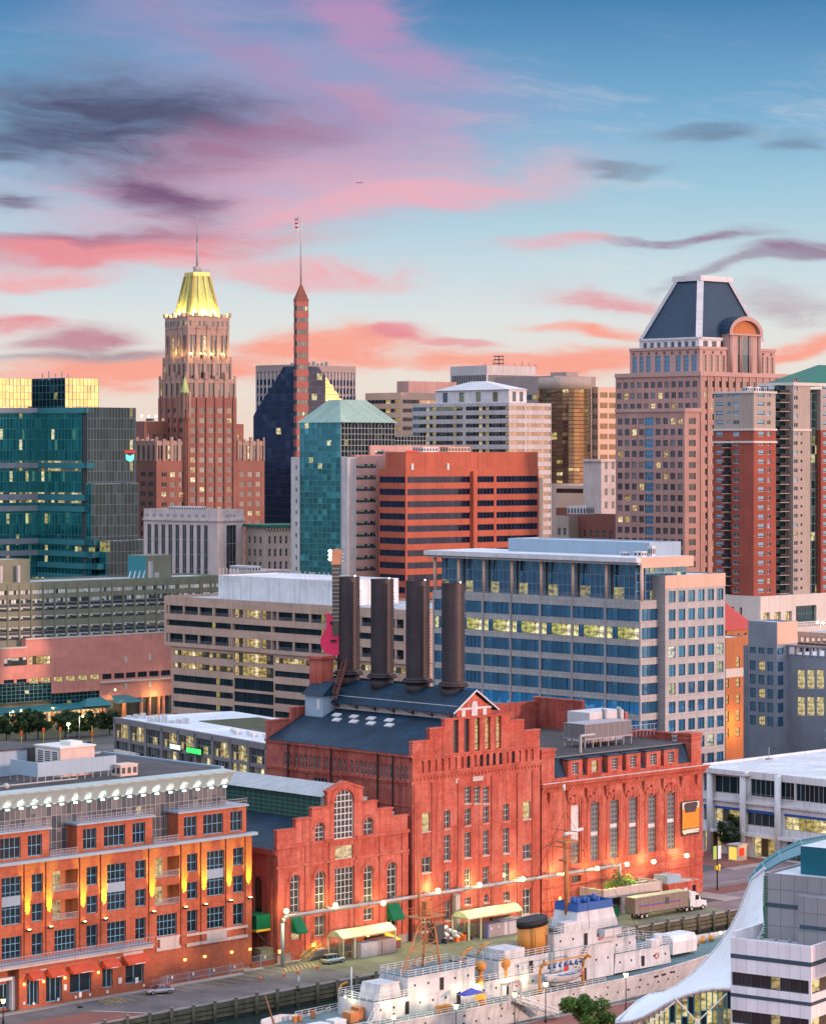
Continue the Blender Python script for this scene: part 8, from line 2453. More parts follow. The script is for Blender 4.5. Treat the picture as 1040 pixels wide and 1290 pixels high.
m.bar(qw(10.4,-42.2,6.1),qw(12.8,-42.2,6.1),.2,.2,1);m.build('gangway_tower',g)
# -- tensile roofed hall and white block, lower right
b=Bld('tent_roof_hall','science hall with sweeping white tent roof, teal glass vault and lit glass front','exhibition hall',920,352,55)
R0=b.root;R0.location=(0,0,0);R0.rotation_euler=(0,0,0)
def P3(px,py,Y):return(wx(px,Y),Y,wz(py,Y))
up=[(776,1286,372),(789,1275,376),(802,1263,380),(818,1253.5,383),(836,1251,384),(852,1243,384),(868,1231,383),(886,1214,381),(904,1193,378),(920,1169,375),(931,1148,372),(939,1126,369),(947,1107,366),(963,1094,364)]
lo=[(776,1289,368),(796,1287,362),(810,1282,357),(824,1274,355),(836,1267,354),(850,1259,353),(866,1253,352.5),(882,1248.5,352),(897,1246,352),(910,1245.5,352),(920,1246,352),(931,1225,353),(945,1195,355),(963,1170,357)]
rows=[]
for t in range(9):
 f=t/8;row=[]
 for(a,c,d_),(e,g_,h_)in zip(up,lo):
  p=P3(a+(e-a)*f,c+(g_-c)*f,d_+(h_-d_)*f);row.append((p[0],p[1]+2.2*sin(pi*f),p[2]-.7*sin(pi*f)))
 rows.append(row)
m=MB([MATS['tensile_white']]);m.loft(rows,0,False,False)
m.build('tent_roof',R0)
m=MB([MATS['white_paint']])
for row in(rows[0],rows[-1]):
 for p,q in zip(row,row[1:]):m.tube(p,q,.22,n=6)
m.build('edge_cable',R0)
m=MB([MATS['glass_lit'],MATS['glass_teal_dark'],MATS['mullion_teal'],MATS['frame_white']])
gp_=[P3(px,py,Y+.4)for px,py,Y in lo[1:11]]
for i,(p,q)in enumerate(zip(gp_,gp_[1:])):
 n=2
 for k in range(n):
  a=[p[j]+(q[j]-p[j])*k/n for j in range(3)];c=[p[j]+(q[j]-p[j])*(k+1)/n for j in range(3)]
  zt=min(a[2],c[2])-.3;zz_=zt;r_=0
  while zz_>6:
   z2=max(6,zz_-2.2);m.quad((a[0],a[1],z2),(c[0],c[1],z2),(c[0],c[1],zz_),(a[0],a[1],zz_),0 if(i*3+k+r_*2)%5 else 1);m.bar((a[0],a[1]-.1,z2),(c[0],c[1]-.1,z2),.12,.12,2);zz_=z2;r_+=1
  m.bar((a[0],a[1]-.1,6),(a[0],a[1]-.1,a[2]),.16,.16,2)
m.build('glass_front',R0)
m=MB([MATS['frame_white']])
for a,c in(((806,1300),(850,1262)),((865,1300),(915,1252)),((880,1290),(850,1258))):m.tube(P3(*a,350),P3(*c,350),.1,n=5)
m.build('stay_cable',R0)
m=MB([MATS['vault_teal'],MATS['glass_teal'],MATS['mullion_teal']])
oa=[(943,1109,374),(950,1098,375),(959,1087.5,376),(979,1073,378),(1008,1059,381),(1040,1053.5,384),(1085,1050,388)];ia=[(943,1116,368),(951,1107,368),(962,1098,368),(983,1086,369),(1010,1076,371),(1042,1071,374),(1087,1068,378)]
rw_=[[P3(a+(e-a)*f,c+(g_-c)*f,d_+(h_-d_)*f)for(a,c,d_),(e,g_,h_)in zip(oa,ia)]for f in(0,.25,.5,.75,1)]
rw_=[[(p[0],p[1],p[2]+.5*sin(pi*i/4))for p in r]for i,r in enumerate(rw_)]
m.loft(rw_,0,False,False)
for r in(rw_[0],rw_[2],rw_[4]):
 for p,q in zip(r,r[1:]):m.bar(p,q,.2,.2,2)
for j in range(len(oa)):
 for i in range(4):m.bar(rw_[i][j],rw_[i+1][j],.2,.2,2)
m.build('glass_vault',R0)
b=Bld('white_block','white panelled laboratory block with grey rooftop tower beside the tent roof','office block',1021,345,55)
c_=b
D1=b.L(920);zt=b.z(1200.5);s10=3500/345.0
def zz_(py):return b.z(py)
W1=22
def band(za,zb2,gm='glass_near',fm='frame_dark'):return[dict(s0=.3,s1=D1-.1,z0=za,z1=zb2,nx=8,nz=1,fm=fm,gm=gm,fw=.12,split=True,jit=.02,name='window_band')],[dict(s0=.3,s1=W1,z0=za,z1=zb2,nx=8,nz=1,fm=fm,gm='glass_shop',fw=.12,split=True,jit=.02,name='window_band')]
LL,RR=[],[]
for p0,p1 in((1236.5,1254),(1285,1302),(1333,1350)):
 l_,r_=band(zz_(p1),zz_(p0));LL+=l_;RR+=r_
mt=mat_wall('lab_panel',(0.86,0.83,0.87),0.6,0.06,0.1,0.2,joint=(1.5,30,.05),jc=.75)
b.vol(0,0,W1,D1,0,zt,'lab_panel',R=RR,L=LL,par=.02,roof='roof_grey',depth=.35)
m=MB([MATS['band_slate'],MATS['lab_panel']])
for p0,p1 in((1213,1218.5),(1263.5,1268)):m.box(-.06,-.06,zz_(p1),.2,D1,zz_(p0),0);m.box(.2,-.06,zz_(p1),W1,.1,zz_(p0),0)
m.build('dark_band',b.root)
m=MB([MATS['lab_panel'],MATS['frame_grey']]);m.box(0,0,zt,.35,D1,zt+.75,0);m.box(.35,0,zt,W1,.35,zt+.75,0);m.box(.35,D1-.4,zt,8,D1,zt+1.5,0)
for i in range(5):m.tube((5.0,1.5+i*2,zt),(5.0,1.5+i*2,zt+.4),.18,n=6,m=1)
m.build('parapet',b.root)
mat_wall('tower_panel',(0.30,0.30,0.32),0.6,0.05,0.06,0.2,joint=(1.9,2.3,.06),jc=.6)
gx0=6.0;y1_=b.L(962.5,gx0);zg=wz(1102,b.dep(gx0,y1_))
b.vol(gx0,-30,24,y1_,zt,zg,'tower_panel',par=.25,roof='roof_white',name='tower_wall')
m=MB([MATS['tower_panel'],MATS['band_slate'],MATS['green_paint']]);yb0,yb1=b.L(1060,gx0-1.6),b.L(1007,gx0-1.6)
m.prism([(gx0-1.6,yb0),(gx0,yb0),(gx0,yb1+.8),(gx0-.5,yb1+.8),(gx0-1.3,yb1+.4),(gx0-1.6,yb1-.4)],zt,wz(1127,b.dep(gx0,yb1)),0)
zb_=wz(1139,b.dep(gx0,b.L(985,gx0)));m.box(gx0-.06,yb1+.8,zb_-.5,gx0,y1_,zb_,1);m.box(gx0-1.66,yb0,zb_-2.6,gx0-1.6,yb1,zb_-2.1,1)
for k in range(22):m.box(gx0-.2,y1_-.35,zt+k*(zg-zt)/22,gx0+.1,y1_+.05,zt+(k+.55)*(zg-zt)/22,2)
m.build('tower_trim',b.root)
m=MB([MATS['vault_teal'],MATS['roof_white']]);yq=b.L(1008,gx0+3);m.box(gx0+3,-30,zg,24,yq,zg+3.6,0);m.quad((gx0+2.9,-30,zg+3.62),(24,-30,zg+3.62),(24,yq,zg+3.62),(gx0+2.9,yq,zg+3.62),1);m.build('roof_box',b.root)
b.finish()
# -- quay, apron, street furniture and vehicles
def sheet(name,mt,quads,z=.004,kind='structure'):
 m=MB([MATS[mt]])
 for q in quads:
  if len(q)==4 and not isinstance(q[0],tuple):x0,y0,x1,y1=q;q=((x0,y0),(x1,y0),(x1,y1),(x0,y1))
  m.poly([qw(x,y,z)for x,y in q])
 o=m.build(name);o['kind']=kind;return o
sheet('quay_road','asphalt',[(-120,.7,22,17)])
sheet('quay_apron','asphalt_lamplit',[(22,.7,118,19)])
sheet('street','street_asphalt',[(126,-60,260,36),(118,.7,126,10)],.003)
sheet('plaza_paving','street_brick',[((-120,.8),(-23,.8),(-30,9),(-120,9)),(127,15,150,21),(160,36,260,60),(132,.8,150,6)],.009)
m=MB([MATS['sidewalk_stone']])
def kerb(x0,y0,x1,y1,h=.13):
 P=[qw(x0,y0,0),qw(x1,y0,0),qw(x1,y1,0),qw(x0,y1,0)];m.prism([(p.x,p.y)for p in P],0,h)
kerb(-60,15.6,8,17.2);kerb(8,17.4,14,20.2);kerb(14,18.6,45,19.4);kerb(90,18.4,117,19.4);kerb(125.5,9,131,21);kerb(158,33.5,260,36)
o=m.build('kerb');o['kind']='structure'
m=MB([MATS['sidewalk_stone'],MATS['quay_timber']])
m2=MB([MATS['quay_timber']])
for x in range(-80,150,1):
 pass
def qb(mm,x0,y0,z0,x1,y1,z1,mi=0):
 c=qw((x0+x1)/2,(y0+y1)/2,(z0+z1)/2);mm.obox(c,Vector((QC,QS,0))*abs(x1-x0)/2,Vector((-QS,QC,0))*abs(y1-y0)/2,Vector((0,0,abs(z1-z0)/2)),mi)
m=MB([MATS['quay_timber'],MATS['sidewalk_stone'],MATS['pile_wood']])
qb(m,-120,0,-4,400,.6,.01,0);qb(m,-120,.05,.012,400,.5,.26,1)
for k in range(3):qb(m,-120,-.22,-.7-k*.75,400,-.02,-.12-k*.75,2)
o=m.build('quay_wall');o['kind']='structure'
n=0;px0=None
for i in range(46):
 x=-34+i*4.4
 if i==0:
  px0=qframe('quay_pile',x,-.45,0,0,'weathered timber fender pile against the quay wall','pile','fender piles along the quay')
  m=MB([MATS['pile_wood']]);m.tube((0,0,-4),(0,0,.75),.3,.27,8);m.build('pile_shaft',px0)
  m=MB([MATS['sidewalk_stone']]);m.tube((0,0,.75),(0,0,.85),.3,.2,8);m.build('cap',px0)
 else:
  c=copy_tree(px0);c.location=qw(x,-.45,random.uniform(-.15,.15))
m=MB([MATS['line_yellow'],MATS['line_white']])
def line(x0,y0,x1,y1,w=.14,z=.012,mi=0):
 a,c=Vector((x0,y0)),Vector((x1,y1));d=(c-a).normalized();n_=Vector((-d.y,d.x))*w/2
 m.poly([qw(*(a+n_),z),qw(*(a-n_),z),qw(*(c-n_),z),qw(*(c+n_),z)],mi)
for i in range(15):x=-21.5+i*2.75;line(x,11 if x<10 else 12,x-1.0,15.4 if x<10 else 18)
for i in range(5):line(-24+i*.9,11.5,-23+i*.9,15.4)
line(-23,.9,-29,9.5,.3,.014,1)
line(24,1.0,118,1.0,.16);line(-20,1.0,24,1.0,.12)
for i in range(8):line(15+i*.9,12.8,17+i*.9,15.8,.2)
for y in(.0,12,22):line(128,y+2,250,y+2,.14,.012,1)
o=m.build('road_marking');o['kind']='structure'
# --- light pipe along the power plant
pl=qframe('light_pipe',0,0,0,0,'long grey overhead pipe carrying lamps along the power plant front','pipe')
m=MB([MATS['pipe_grey']]);xa,xb_=17.3,103.5;ye=16.6;zz_=8.5
m.path([(xa,ye,0),(xa,ye,zz_-1),(xa+.35,ye,zz_-.25),(xa+1.2,ye,zz_),(xb_,ye,zz_)],.34,10);m.path([(xb_,ye,zz_+.5),(xb_,ye,zz_-3),(xb_+.6,ye,zz_-3.8),(xb_+17,ye+.5,zz_-4.2)],.3,8)
for i in range(11):x=xa+4+i*8;m.tube((x,ye,zz_),(x,19.4,zz_+.2),.1,n=6);m.tube((x-.1,ye,zz_),(x+.1,ye,zz_),.42,n=10)
m.build('pipe_run',pl)
for px,py in((360,1148.5),(422,1141),(482,1138.5),(551,1122.5),(603.5,1115),(657.5,1108),(711,1101.5),(751.5,1094.5),(789,1089.5),(822.5,1086),(865,1078.5)):
 x=qx(px,16.2);z_=qz(py,x,16.2)+.05
 lm=qframe('wall_lamp',x,16.2,z_,0,'bright floodlight on the overhead pipe in front of the power plant','lamp','floodlights along the power plant')if px<865 else qframe('wall_lamp',x,16.4,z_,0,'lone floodlight on the brick wall below the orange poster','lamp')
 m=MB([MATS['lamp_warm']]);m.ball((0,-.12,0),.42,n=8,k=5);m.build('bulb',lm)
 m=MB([MATS['iron_dark']]);m.tube((0,.1,.1),(0,.5,.1),.45,.2,8);m.bar((0,.4,.1),(0,.5 if px<865 else 2.8,-.2),.08);m.build('bracket',lm)
 point_lamp('floodlight_glow',qw(x,17.7,z_+.2),560,(1.0,.80,.30),.3)
 if px<800:point_lamp('floodlight_down',qw(x,14.6,z_-.4),1900,(.95,1.0,.34),.3,spot=150,aim=(0,-.2,-1),blend=1.0)
for x,y,z_ in((18.6,18.9,2.2),(26.4,18.9,2.4),(39.4,18.9,2.4),(43.6,18.9,2.2),(88.6,18.4,3.6)):
 lm=qframe('sconce',x,y,z_,0,'small glowing amber sconce low on the brick wall','lamp','amber sconces on the power plant')
 m=MB([MATS['lamp_orange'],MATS['iron_dark']]);m.box(-.16,-.2,-.3,.16,.1,.3,0);m.box(-.2,-.22,.3,.2,.4,.4,1);m.build('sconce_body',lm)
 point_lamp('sconce_glow',qw(x,y-.5,z_),140,(1.0,.55,.12),.1)
 # --- vaulted canopies over service pens
def canopy(x0,x1,y0,y1,h,label,side):
 c=qframe('service_canopy',x0,y0,0,0,label,'canopy','vaulted canopies on the quay')
 w,d=x1-x0,y1-y0
 m=MB([MATS['canopy_pale']]);rws=[]
 for k in range(9):f=k/8;rws.append([(x_,d*f,h+1.1*sin(pi*f))for x_ in(-.3,w*.25,w*.5,w*.75,w+.3)])
 m.loft(rws,0,False,False);m.extr([(0-.3,d*k/8,h+1.1*sin(pi*k/8))for k in range(9)],(.08,0,0));m.build('vault_roof',c)
 m=MB([MATS['canopy_pale']])
 for x_ in(0,w*.22,w):
  for y_ in(0,d):m.box(x_-.12,y_-.12,0,x_+.12,y_+.12,h)
 m.box(0,-.1,h-.2,w,.1,h);m.box(0,d-.1,h-.2,w,d+.1,h);m.box(-.1,0,h-.2,.1,d,h);m.build('frame',c)
 m=MB([MATS['pale_panel'],MATS['mauve_paint'],MATS['white_paint'],MATS['blue_paint'],MATS['iron_dark']])
 m.box(w*.3,-.6,.05,w*.62,d*.5,2.5,1 if side else 0);m.box(w*.62,-.5,.05,w*.98,d*.6,2.6,1 if not side else 0)
 for k in range(7):m.box(w*.3+k*w*.045,-.64,.1,w*.3+k*w*.045+.06,-.6,2.45,0)
 m.box(w*.5,-.68,1.6,w*.52,-.6,2.0,2);m.box(w*.36,-.7,1.4,w*.38,-.6,1.9,2)
 if side:m.box(w*.29,-.66,.05,w*.32,-.6,2.6,3);m.box(w*.3,-.66,2.5,w*.98,-.5,2.62,3)
 m.box(w*.7,-.52,.2,w*.71,-.5,2.4,4);m.box(w*.62,d*.7,0,w,d*.75,2.8,4);m.build('service_pen',c)
canopy(28.6,41,13.6,17.4,3.9,'vaulted canopy over grey lockers beside the silver car',0)
canopy(58.2,72,12.4,16.6,4.0,'vaulted canopy over a mauve pen edged in blue, next to the trash pile',1)
# --- loading dock with plants, dumpster, brick shed
b=qbld('loading_dock','pale concrete loading dock enclosure topped with green plants behind the truck','loading dock',759,13.2)
W1=qx(834,13.2)-qx(759,13.2)
m=MB([MATS['trim_stone'],MATS['frame_dark']]);m.box(0,0,3.4,W1,.4,5.0);m.box(0,0,3.4,.4,6,5.0);m.box(0,0,3.2,W1,6,3.4);m.box(W1-.4,0,3.4,W1,6,5);m.box(W1*.32,0,0,W1*.37,.5,3.4);m.box(0,0,0,.4,.5,3.4);m.box(W1-.5,0,0,W1,.5,3.4);m.box(0,5.6,0,W1,6,3.3,1);m.build('dock_wall',b.root)
rnd=random.Random(5)
m=MB([MATS['leaf_green']])
for k in range(900):
 cl=rnd.choice([(W1*.35,2.0,1.2),(W1*.5,2.6,1.6),(W1*.44,3.4,2.2),(W1*.6,2,.9),(W1*.25,2,.8)]);a,c,e=rnd.gauss(0,1),rnd.gauss(0,.6),abs(rnd.gauss(0,.7))
 p=Vector((cl[0]+a*.9,cl[1]+c,4.9+e*cl[2]));d1=Vector((rnd.uniform(-1,1),rnd.uniform(-1,1),rnd.uniform(-1,1))).normalized()*.22;d2=d1.orthogonal().normalized()*.12
 m.quad(p-d1,p+d2,p+d1,p-d2)
m.build('dock_planting',b.root)
dk=qframe('dumpster',qx(762,10.5),10.2,0,0,'dark green dumpster behind the parked trailer','dumpster');m=MB([MATS['green_paint'],MATS['black_rubber']]);m.box(0,0,.2,3.6,2.2,2.2,0);m.box(-.1,-.1,2.2,3.7,2.3,2.35,1)
for k in range(5):m.box(.2+k*.8,-.06,.3,.35+k*.8,0,2.1,0)
m.build('bin_body',dk)
sx=qx(842,14.5);b=qbld('brick_shed','low brick shed with dark door at the corner beyond the truck','shed',842,14.2)
W1=qx(898,11)-sx
b.vol(0,0,W1,5.2,0,3.7,'pp_brick',R=[dict(s0=W1-2.2,s1=W1-1.1,z0=.1,z1=2.9,nx=1,nz=1,fm='iron_dark',gm='glass_far',fw=.12,name='door')],par=.15,coping='cream_band',roof='roof_grey')
m=MB([MATS['white_paint'],MATS['screen_blue']]);m.box(W1*.5,-.05,1.2,W1*.5+.9,0,2.6,0);m.box(.2,.5,3.86,4.2,4,5.3,1);m.build('shed_fitting',b.root);b.finish()
# --- truck
def wheel(parent,x,y,r,w=.3):
 m=MB([MATS['black_rubber']]);m.tube((x,y-w/2,r),(x,y+w/2,r),r,n=14);o=m.build('wheel',parent);m=MB([MATS['steel_bright']]);m.tube((x,y-w/2-.02,r),(x,y+w/2+.02,r),r*.55,n=10);m.build('rim',o)
tr=qframe('truck',96.2,6.2,0,radians(-3),'white semi truck with long silver trailer parked before the loading dock','truck')
m=MB([MATS['trailer_side'],MATS['canopy_pale'],MATS['blue_paint'],MATS['red_paint'],MATS['frame_dark']])
m.box(0,0,1.15,14.6,2.6,4.1,0);m.box(.05,.05,4.1,14.55,2.55,4.16,1);m.box(.0,-.02,1.0,14.6,2.62,1.15,4)
m.box(1,-.015,2.35,12.4,0,2.6,2);m.box(1,-.015,2.2,12.4,0,2.33,3)
for k in range(13):m.box(.1+k*1.2,-.03,1.2,.16+k*1.2,0,4.05,0)
m.box(8.2,-.03,2.2,9.2,0,3.5,4);m.box(-.03,.1,1.2,0,2.5,4.0,0);m.build('trailer',tr)
m=MB([MATS['white_paint'],MATS['car_glass'],MATS['steel_bright']])
cabp=[(15.2,0,.7),(19.6,0,.7),(19.7,0,1.7),(18.2,0,2.0),(17.6,0,3.1),(16.6,0,3.7),(15.2,0,3.75)];m.extr([(x,.1,z)for x,y,z in cabp],(0,2.4,0),0)
m.quad((18.22,.25,2.05),(18.22,2.35,2.05),(17.66,2.35,3.05),(17.66,.25,3.05),1);m.box(16.6,.07,2.1,17.6,.1,3.0,1);m.box(19.66,.5,.9,19.74,2.1,1.6,2);m.box(19.5,.05,.5,19.85,2.55,.8,2);m.tube((15.1,.3,1),(15.1,.3,4.1),.1,n=6,m=2);m.build('cab',tr)
for x in(2.0,3.3,14.2,15.6,18.7):
 for y in(.25,2.35):wheel(tr,x,y,.5,.35)
m=MB([MATS['lamp_white']]);m.box(19.7,.2,.95,19.76,.5,1.2);m.build('headlight',tr);m=MB([MATS['lamp_white']]);m.box(19.7,2.1,.95,19.76,2.4,1.2);m.build('headlight',tr)
# --- cars
def car(px,py,rz,body,label,suv):
 x,y=qg(px,py);c=qframe('parked_car',x,y,0,rz,label,'car');L_=4.7;w=.92;H=1.62 if suv else 1.4;bl=.95 if suv else.86
 def sec(x_,hw,zb,zt):return[(x_,-hw,zb),(x_,-hw*1.02,(zb+zt)/2),(x_,-hw*.93,zt),(x_,hw*.93,zt),(x_,hw*1.02,(zb+zt)/2),(x_,hw,zb)]
 m=MB([MATS[body]])
 m.loft([sec(-L_/2,w*.82,.42,.78),sec(-L_/2+.15,w*.95,.3,bl),sec(-1.5,w,.25,bl+.03),sec(.9,w,.25,bl+.02),sec(1.7,w*.97,.27,bl-.06),sec(2.2,w*.9,.32,bl-.16),sec(L_/2,w*.75,.4,.66)],0)
 r0,r1,f0,f1=(-2.1,-1.75,.35,1.15)if suv else(-1.75,-1.0,.3,1.15)
 m.loft([[(r0,-w*.86,bl),(r0,w*.86,bl),(r0+.05,w*.8,bl+.05),(r0+.05,-w*.8,bl+.05)],[(r1,-w*.72,H-.04),(r1,w*.72,H-.04),(r1,w*.6,H),(r1,-w*.6,H)],[(f0,-w*.72,H-.04),(f0,w*.72,H-.04),(f0,w*.6,H),(f0,-w*.6,H)]],0,False,False,False)
 m.build('body',c)
 m=MB([MATS['car_glass'],MATS[body]])
 for s_ in(-1,1):
  m.quad((r0+.12,s_*w*.9,bl),(f1,s_*w*.9,bl),(f0,s_*w*.735,H-.05),(r1,s_*w*.735,H-.05),0)
  for xx in(-.55,.2):m.bar((xx,s_*w*.91,bl),(xx,s_*w*.74,H-.05),.07,.07,1)
 m.quad((f1+.02,-w*.86,bl),(f1+.02,w*.86,bl),(f0,w*.7,H-.02),(f0,-w*.7,H-.02),0);m.quad((r0-.02,-w*.86,bl),(r0-.02,w*.86,bl),(r1,w*.7,H-.02),(r1,-w*.7,H-.02),0);m.build('glazing',c)
 for xx in(-1.4,1.42):
  for yy in(-w+.08,w-.08):wheel(c,xx,yy,.34,.22)
 for s_ in(-1,1):m=MB([MATS['red_paint']]);m.box(-L_/2-.02,s_*.62-.16,.62,-L_/2+.1,s_*.62+.16,.8);m.build('tail_light',c);m=MB([MATS['white_paint']]);m.box(L_/2-.25,s_*.58-.16,.58,L_/2-.02,s_*.58+.16,.72);m.build('headlight',c)
car(419,1213.5,radians(2),'silver_paint','silver hatchback parked by the vaulted canopy and stair',True)
car(201,1252,radians(115-44+90),'mauve_paint','mauve grey sedan parked in a bay before the brick hotel',False)
car(110,941,radians(10),'slate_panel','dark car on the plaza street left of the glass pavilion',True)
# --- cones, bollards, bins, fence, stair
def cone(px,py,lab):
 x,y=qg(px,py);c=qframe('traffic_cone',x,y,.005,0,lab,'traffic cone','traffic cones on the quay');m=MB([MATS['orange_plastic'],MATS['white_paint']]);m.box(-.28,-.28,0,.28,.28,.06);m.tube((0,0,.06),(0,0,.95),.24,.05,10);m.tube((0,0,.45),(0,0,.62),.165,.12,10,1);m.build('cone_body',c)
for px,py,lab in((328,1236,'orange traffic cone nearest the hotel, at the edge of a parking bay'),(357.5,1231,'orange traffic cone in front of the brick hall pipe post'),(375,1227,'orange traffic cone midway between the hall and quay edge'),(400,1221.5,'orange traffic cone right beside the silver hatchback')):cone(px,py,lab)
for i,(px,py,mt,lab)in enumerate(((493,1197,'yellow_paint','brick red skip heaped under a yellow tarpaulin'),)):
 x,y=qg(px,py);s_=qframe('skip',x-2.4,y+.3,0,0,lab,'skip');m=MB([MATS['dark_brick'],MATS[mt]]);m.box(0,0,.1,5,2.6,1.5,0);m.loft([[(-.1,-.1,1.5),(5.1,-.1,1.5),(5.1,2.7,1.5),(-.1,2.7,1.5)],[(.8,.4,2.3),(4,.5,2.3),(4,2.1,2.4),(.8,2.1,2.4)],[(1.7,1,2.9),(2.7,1.1,2.9),(2.7,1.6,2.9),(1.7,1.6,2.9)]],1,True,True,False);m.build('skip_body',s_)
x,y=qg(577,1187);tp_=qframe('trash_pile',x-3.5,y,0,0,'heap of dark bins and white bags beside the second vaulted canopy','rubbish heap')
m=MB([MATS['frame_dark'],MATS['green_paint'],MATS['white_paint'],MATS['orange_plastic'],MATS['screen_blue']]);r_=random.Random(3)
for k in range(16):xx,yy=r_.uniform(0,8),r_.uniform(0,2.5);s1=r_.uniform(.4,.9);m.box(xx,yy,0,xx+s1,yy+s1,s1*r_.uniform(.8,1.5),r_.choice([0,0,1,4,3]))
for k in range(14):m.ball((r_.uniform(1.2,4.2),r_.uniform(.3,2),r_.uniform(.6,2.6)),r_.uniform(.3,.55),2,7,5,.8)
m.box(-1,1,0,1.0,3,3.4,0);m.build('rubbish_bin',tp_)
fe=qframe('ramp_fence',0,0,0,0,'purple grey railing around the ramp at the hotel wall','railing')
m=MB([MATS['rail_grey'],MATS['hotel_base'],MATS['blue_metal'],MATS['white_paint']])
def fence(x0,y0,x1,y1,z0=.0):
 L_=hypot(x1-x0,y1-y0);n_=int(L_/.4)
 for hh in(.3,1.2):m.bar((x0,y0,z0+hh),(x1,y1,z0+hh),.07)
 for i in range(n_+1):f=i/n_;xx,yy=x0+(x1-x0)*f,y0+(y1-y0)*f;m.bar((xx,yy,z0+.1),(xx,yy,z0+1.2),.05);
 for i in range(int(L_/4)):f=(i+.5)/max(1,int(L_/4));xx,yy=x0+(x1-x0)*f,y0+(y1-y0)*f;m.box(xx,yy-.1,z0+.6,xx+.35,yy-.05,z0+1.1,3);m.box(xx-.9,yy-.08,0,xx-.7,yy+.08,z0+1.35,2)
x0=qx(202,17.4);fence(x0,17.4,qx(307,17.6),17.6,.35);fence(qx(190,15.9),15.9,qx(214,15.9),15.9,.4);m.box(qx(190,15.9),15.9,0,qx(214,15.9),17.2,.6,1);m.box(x0,17.5,0,qx(307,17.6),17.7,.4,1)
fence(qx(318,18.6),18.6,qx(347,18.6),18.6,.9);m.box(qx(318,18.6),18.7,0,qx(347,18.6),19.2,.95,1);m.build('fence_panel',fe)
st=qframe('stone_stair',qx(383,17.6),17.2,0,0,'yellow railed stone stair against the brick hall','stair');m=MB([MATS['grey_stone'],MATS['yellow_paint']])
for k in range(8):m.box(k*.45,0,0,5.2,1.4,.2+k*.22 if k<8 else 2);
for y_ in(0,1.4):
 m.bar((0,y_,.9),(3.6,y_,2.8),.1,.1,1)
 for k in range(5):m.bar((k*.9,y_,.2+k*.44),(k*.9,y_,.9+k*.47),.08,.08,1)
m.build('stair_flight',st)
tf=qframe('transformer_box',qx(326,21),20.4,0,0,'pale green transformer cabinet in the alley beside the hotel','cabinet');m=MB([MATS['olive_concrete']]);m.box(0,0,0,3.2,2,2.6);m.box(-.1,-.1,2.6,3.3,2.1,2.7);m.box(1.55,-.04,.2,1.65,0,2.4);m.build('cabinet_body',tf)
# --- quay lamp posts and signs
for px,py,h,lab in((4,1290,3.2,'short lamp post glowing at the plaza corner of the hotel'),):
 x,y=qg(px,py);post_lamp(x,y,h,lab,'plaza lamps')
for px,py,h,lab in((101,1266,2.4,'small white notice on a pole at the quay before the hotel'),(376,1244,2.2,'small notice pole at the quay edge before the brick hall')):
 x,y=qg(px,py+4);s_=qframe('sign_post',x,y,0,0,lab,'sign post');m=MB([MATS['frame_grey'],MATS['white_paint'],MATS['black_rubber']]);m.tube((0,0,0),(0,0,h),.05,n=6);m.box(-.25,-.06,h-.7,.25,-.03,h+.1,1);m.tube((0,0,0),(0,0,.25),.5,.3,8,2);m.build('post',s_)
x,y=qg(903,1122);bp=qframe('signal_pole',x,y,0,0,'black street pole with a green and a white banner and traffic signal','street pole')
m=MB([MATS['iron_dark']]);m.tube((0,0,0),(0,0,9.6),.16,.1,8);m.build('pole',bp)
for s_,mt in((-1,'sign_banner'),(1,'white_paint')):
 if mt not in MATS:mat_plain('sign_banner',(.35,.55,.12),.8)
 m=MB([MATS[mt],MATS['iron_dark']]);m.box(s_*.2,-.03,6.3,s_*1.2,.03,9.0,0);m.bar((0,0,9.0),(s_*1.2,0,9.0),.06,.06,1);m.build('banner',bp)
m=MB([MATS['yellow_paint'],MATS['lamp_orange']]);m.box(.15,-.3,4.0,.6,.2,5.2,0);m.ball((.38,-.32,4.9),.14,1,6,4);m.box(-.6,-.3,4.2,-.15,.2,5.0,0);m.build('traffic_signal',bp)
x,y=qg(936,1084);k_=qframe('kiosk',x-2,y,0,0,'red and white lit street kiosk under the tree by the mall','kiosk');m=MB([MATS['cream_band'],MATS['sign_red_lit'],MATS['sign_yellow_lit']]);m.box(0,0,0,3.2,2.6,3.2,0);m.box(-.2,-.25,3.2,3.4,2.8,3.5,0);m.box(.5,-.05,1.0,2.2,0,2.7,1);m.box(-.05,.2,.2,0,2.3,2.9,2);m.build('kiosk_body',k_)
point_lamp('kiosk_light',qw(x,y-2,2.6),220,(1.0,.6,.2),.3)
sg=qframe('neon_sign',qx(934,44),44,qz(1064,qx(934,44),44),0,'red neon sign strip over the mall entrance','sign');m=MB([MATS['sign_red_lit'],MATS['frame_dark']])
for i in range(7):m.box(i*.75,0,-.28+(i%2)*.1,i*.75+.55,.1,.28,0)
m.box(-.2,.1,-.4,5.4,.2,.4,1);m.build('sign_letters',sg)
x,y=qg(981,1078);tt=qframe('striped_totem',x,y,0,0,'tall totem sign with blue, yellow and white stripes','sign');m=MB([MATS['white_paint'],MATS['blue_paint'],MATS['yellow_paint']])
for k in range(9):m.tube((0,0,3+k*.36),(0,0,3.36+k*.36),.55,n=10,m=(0,1,2)[k%3])
m.tube((0,0,0),(0,0,3),.2,n=8);m.build('totem_body',tt)
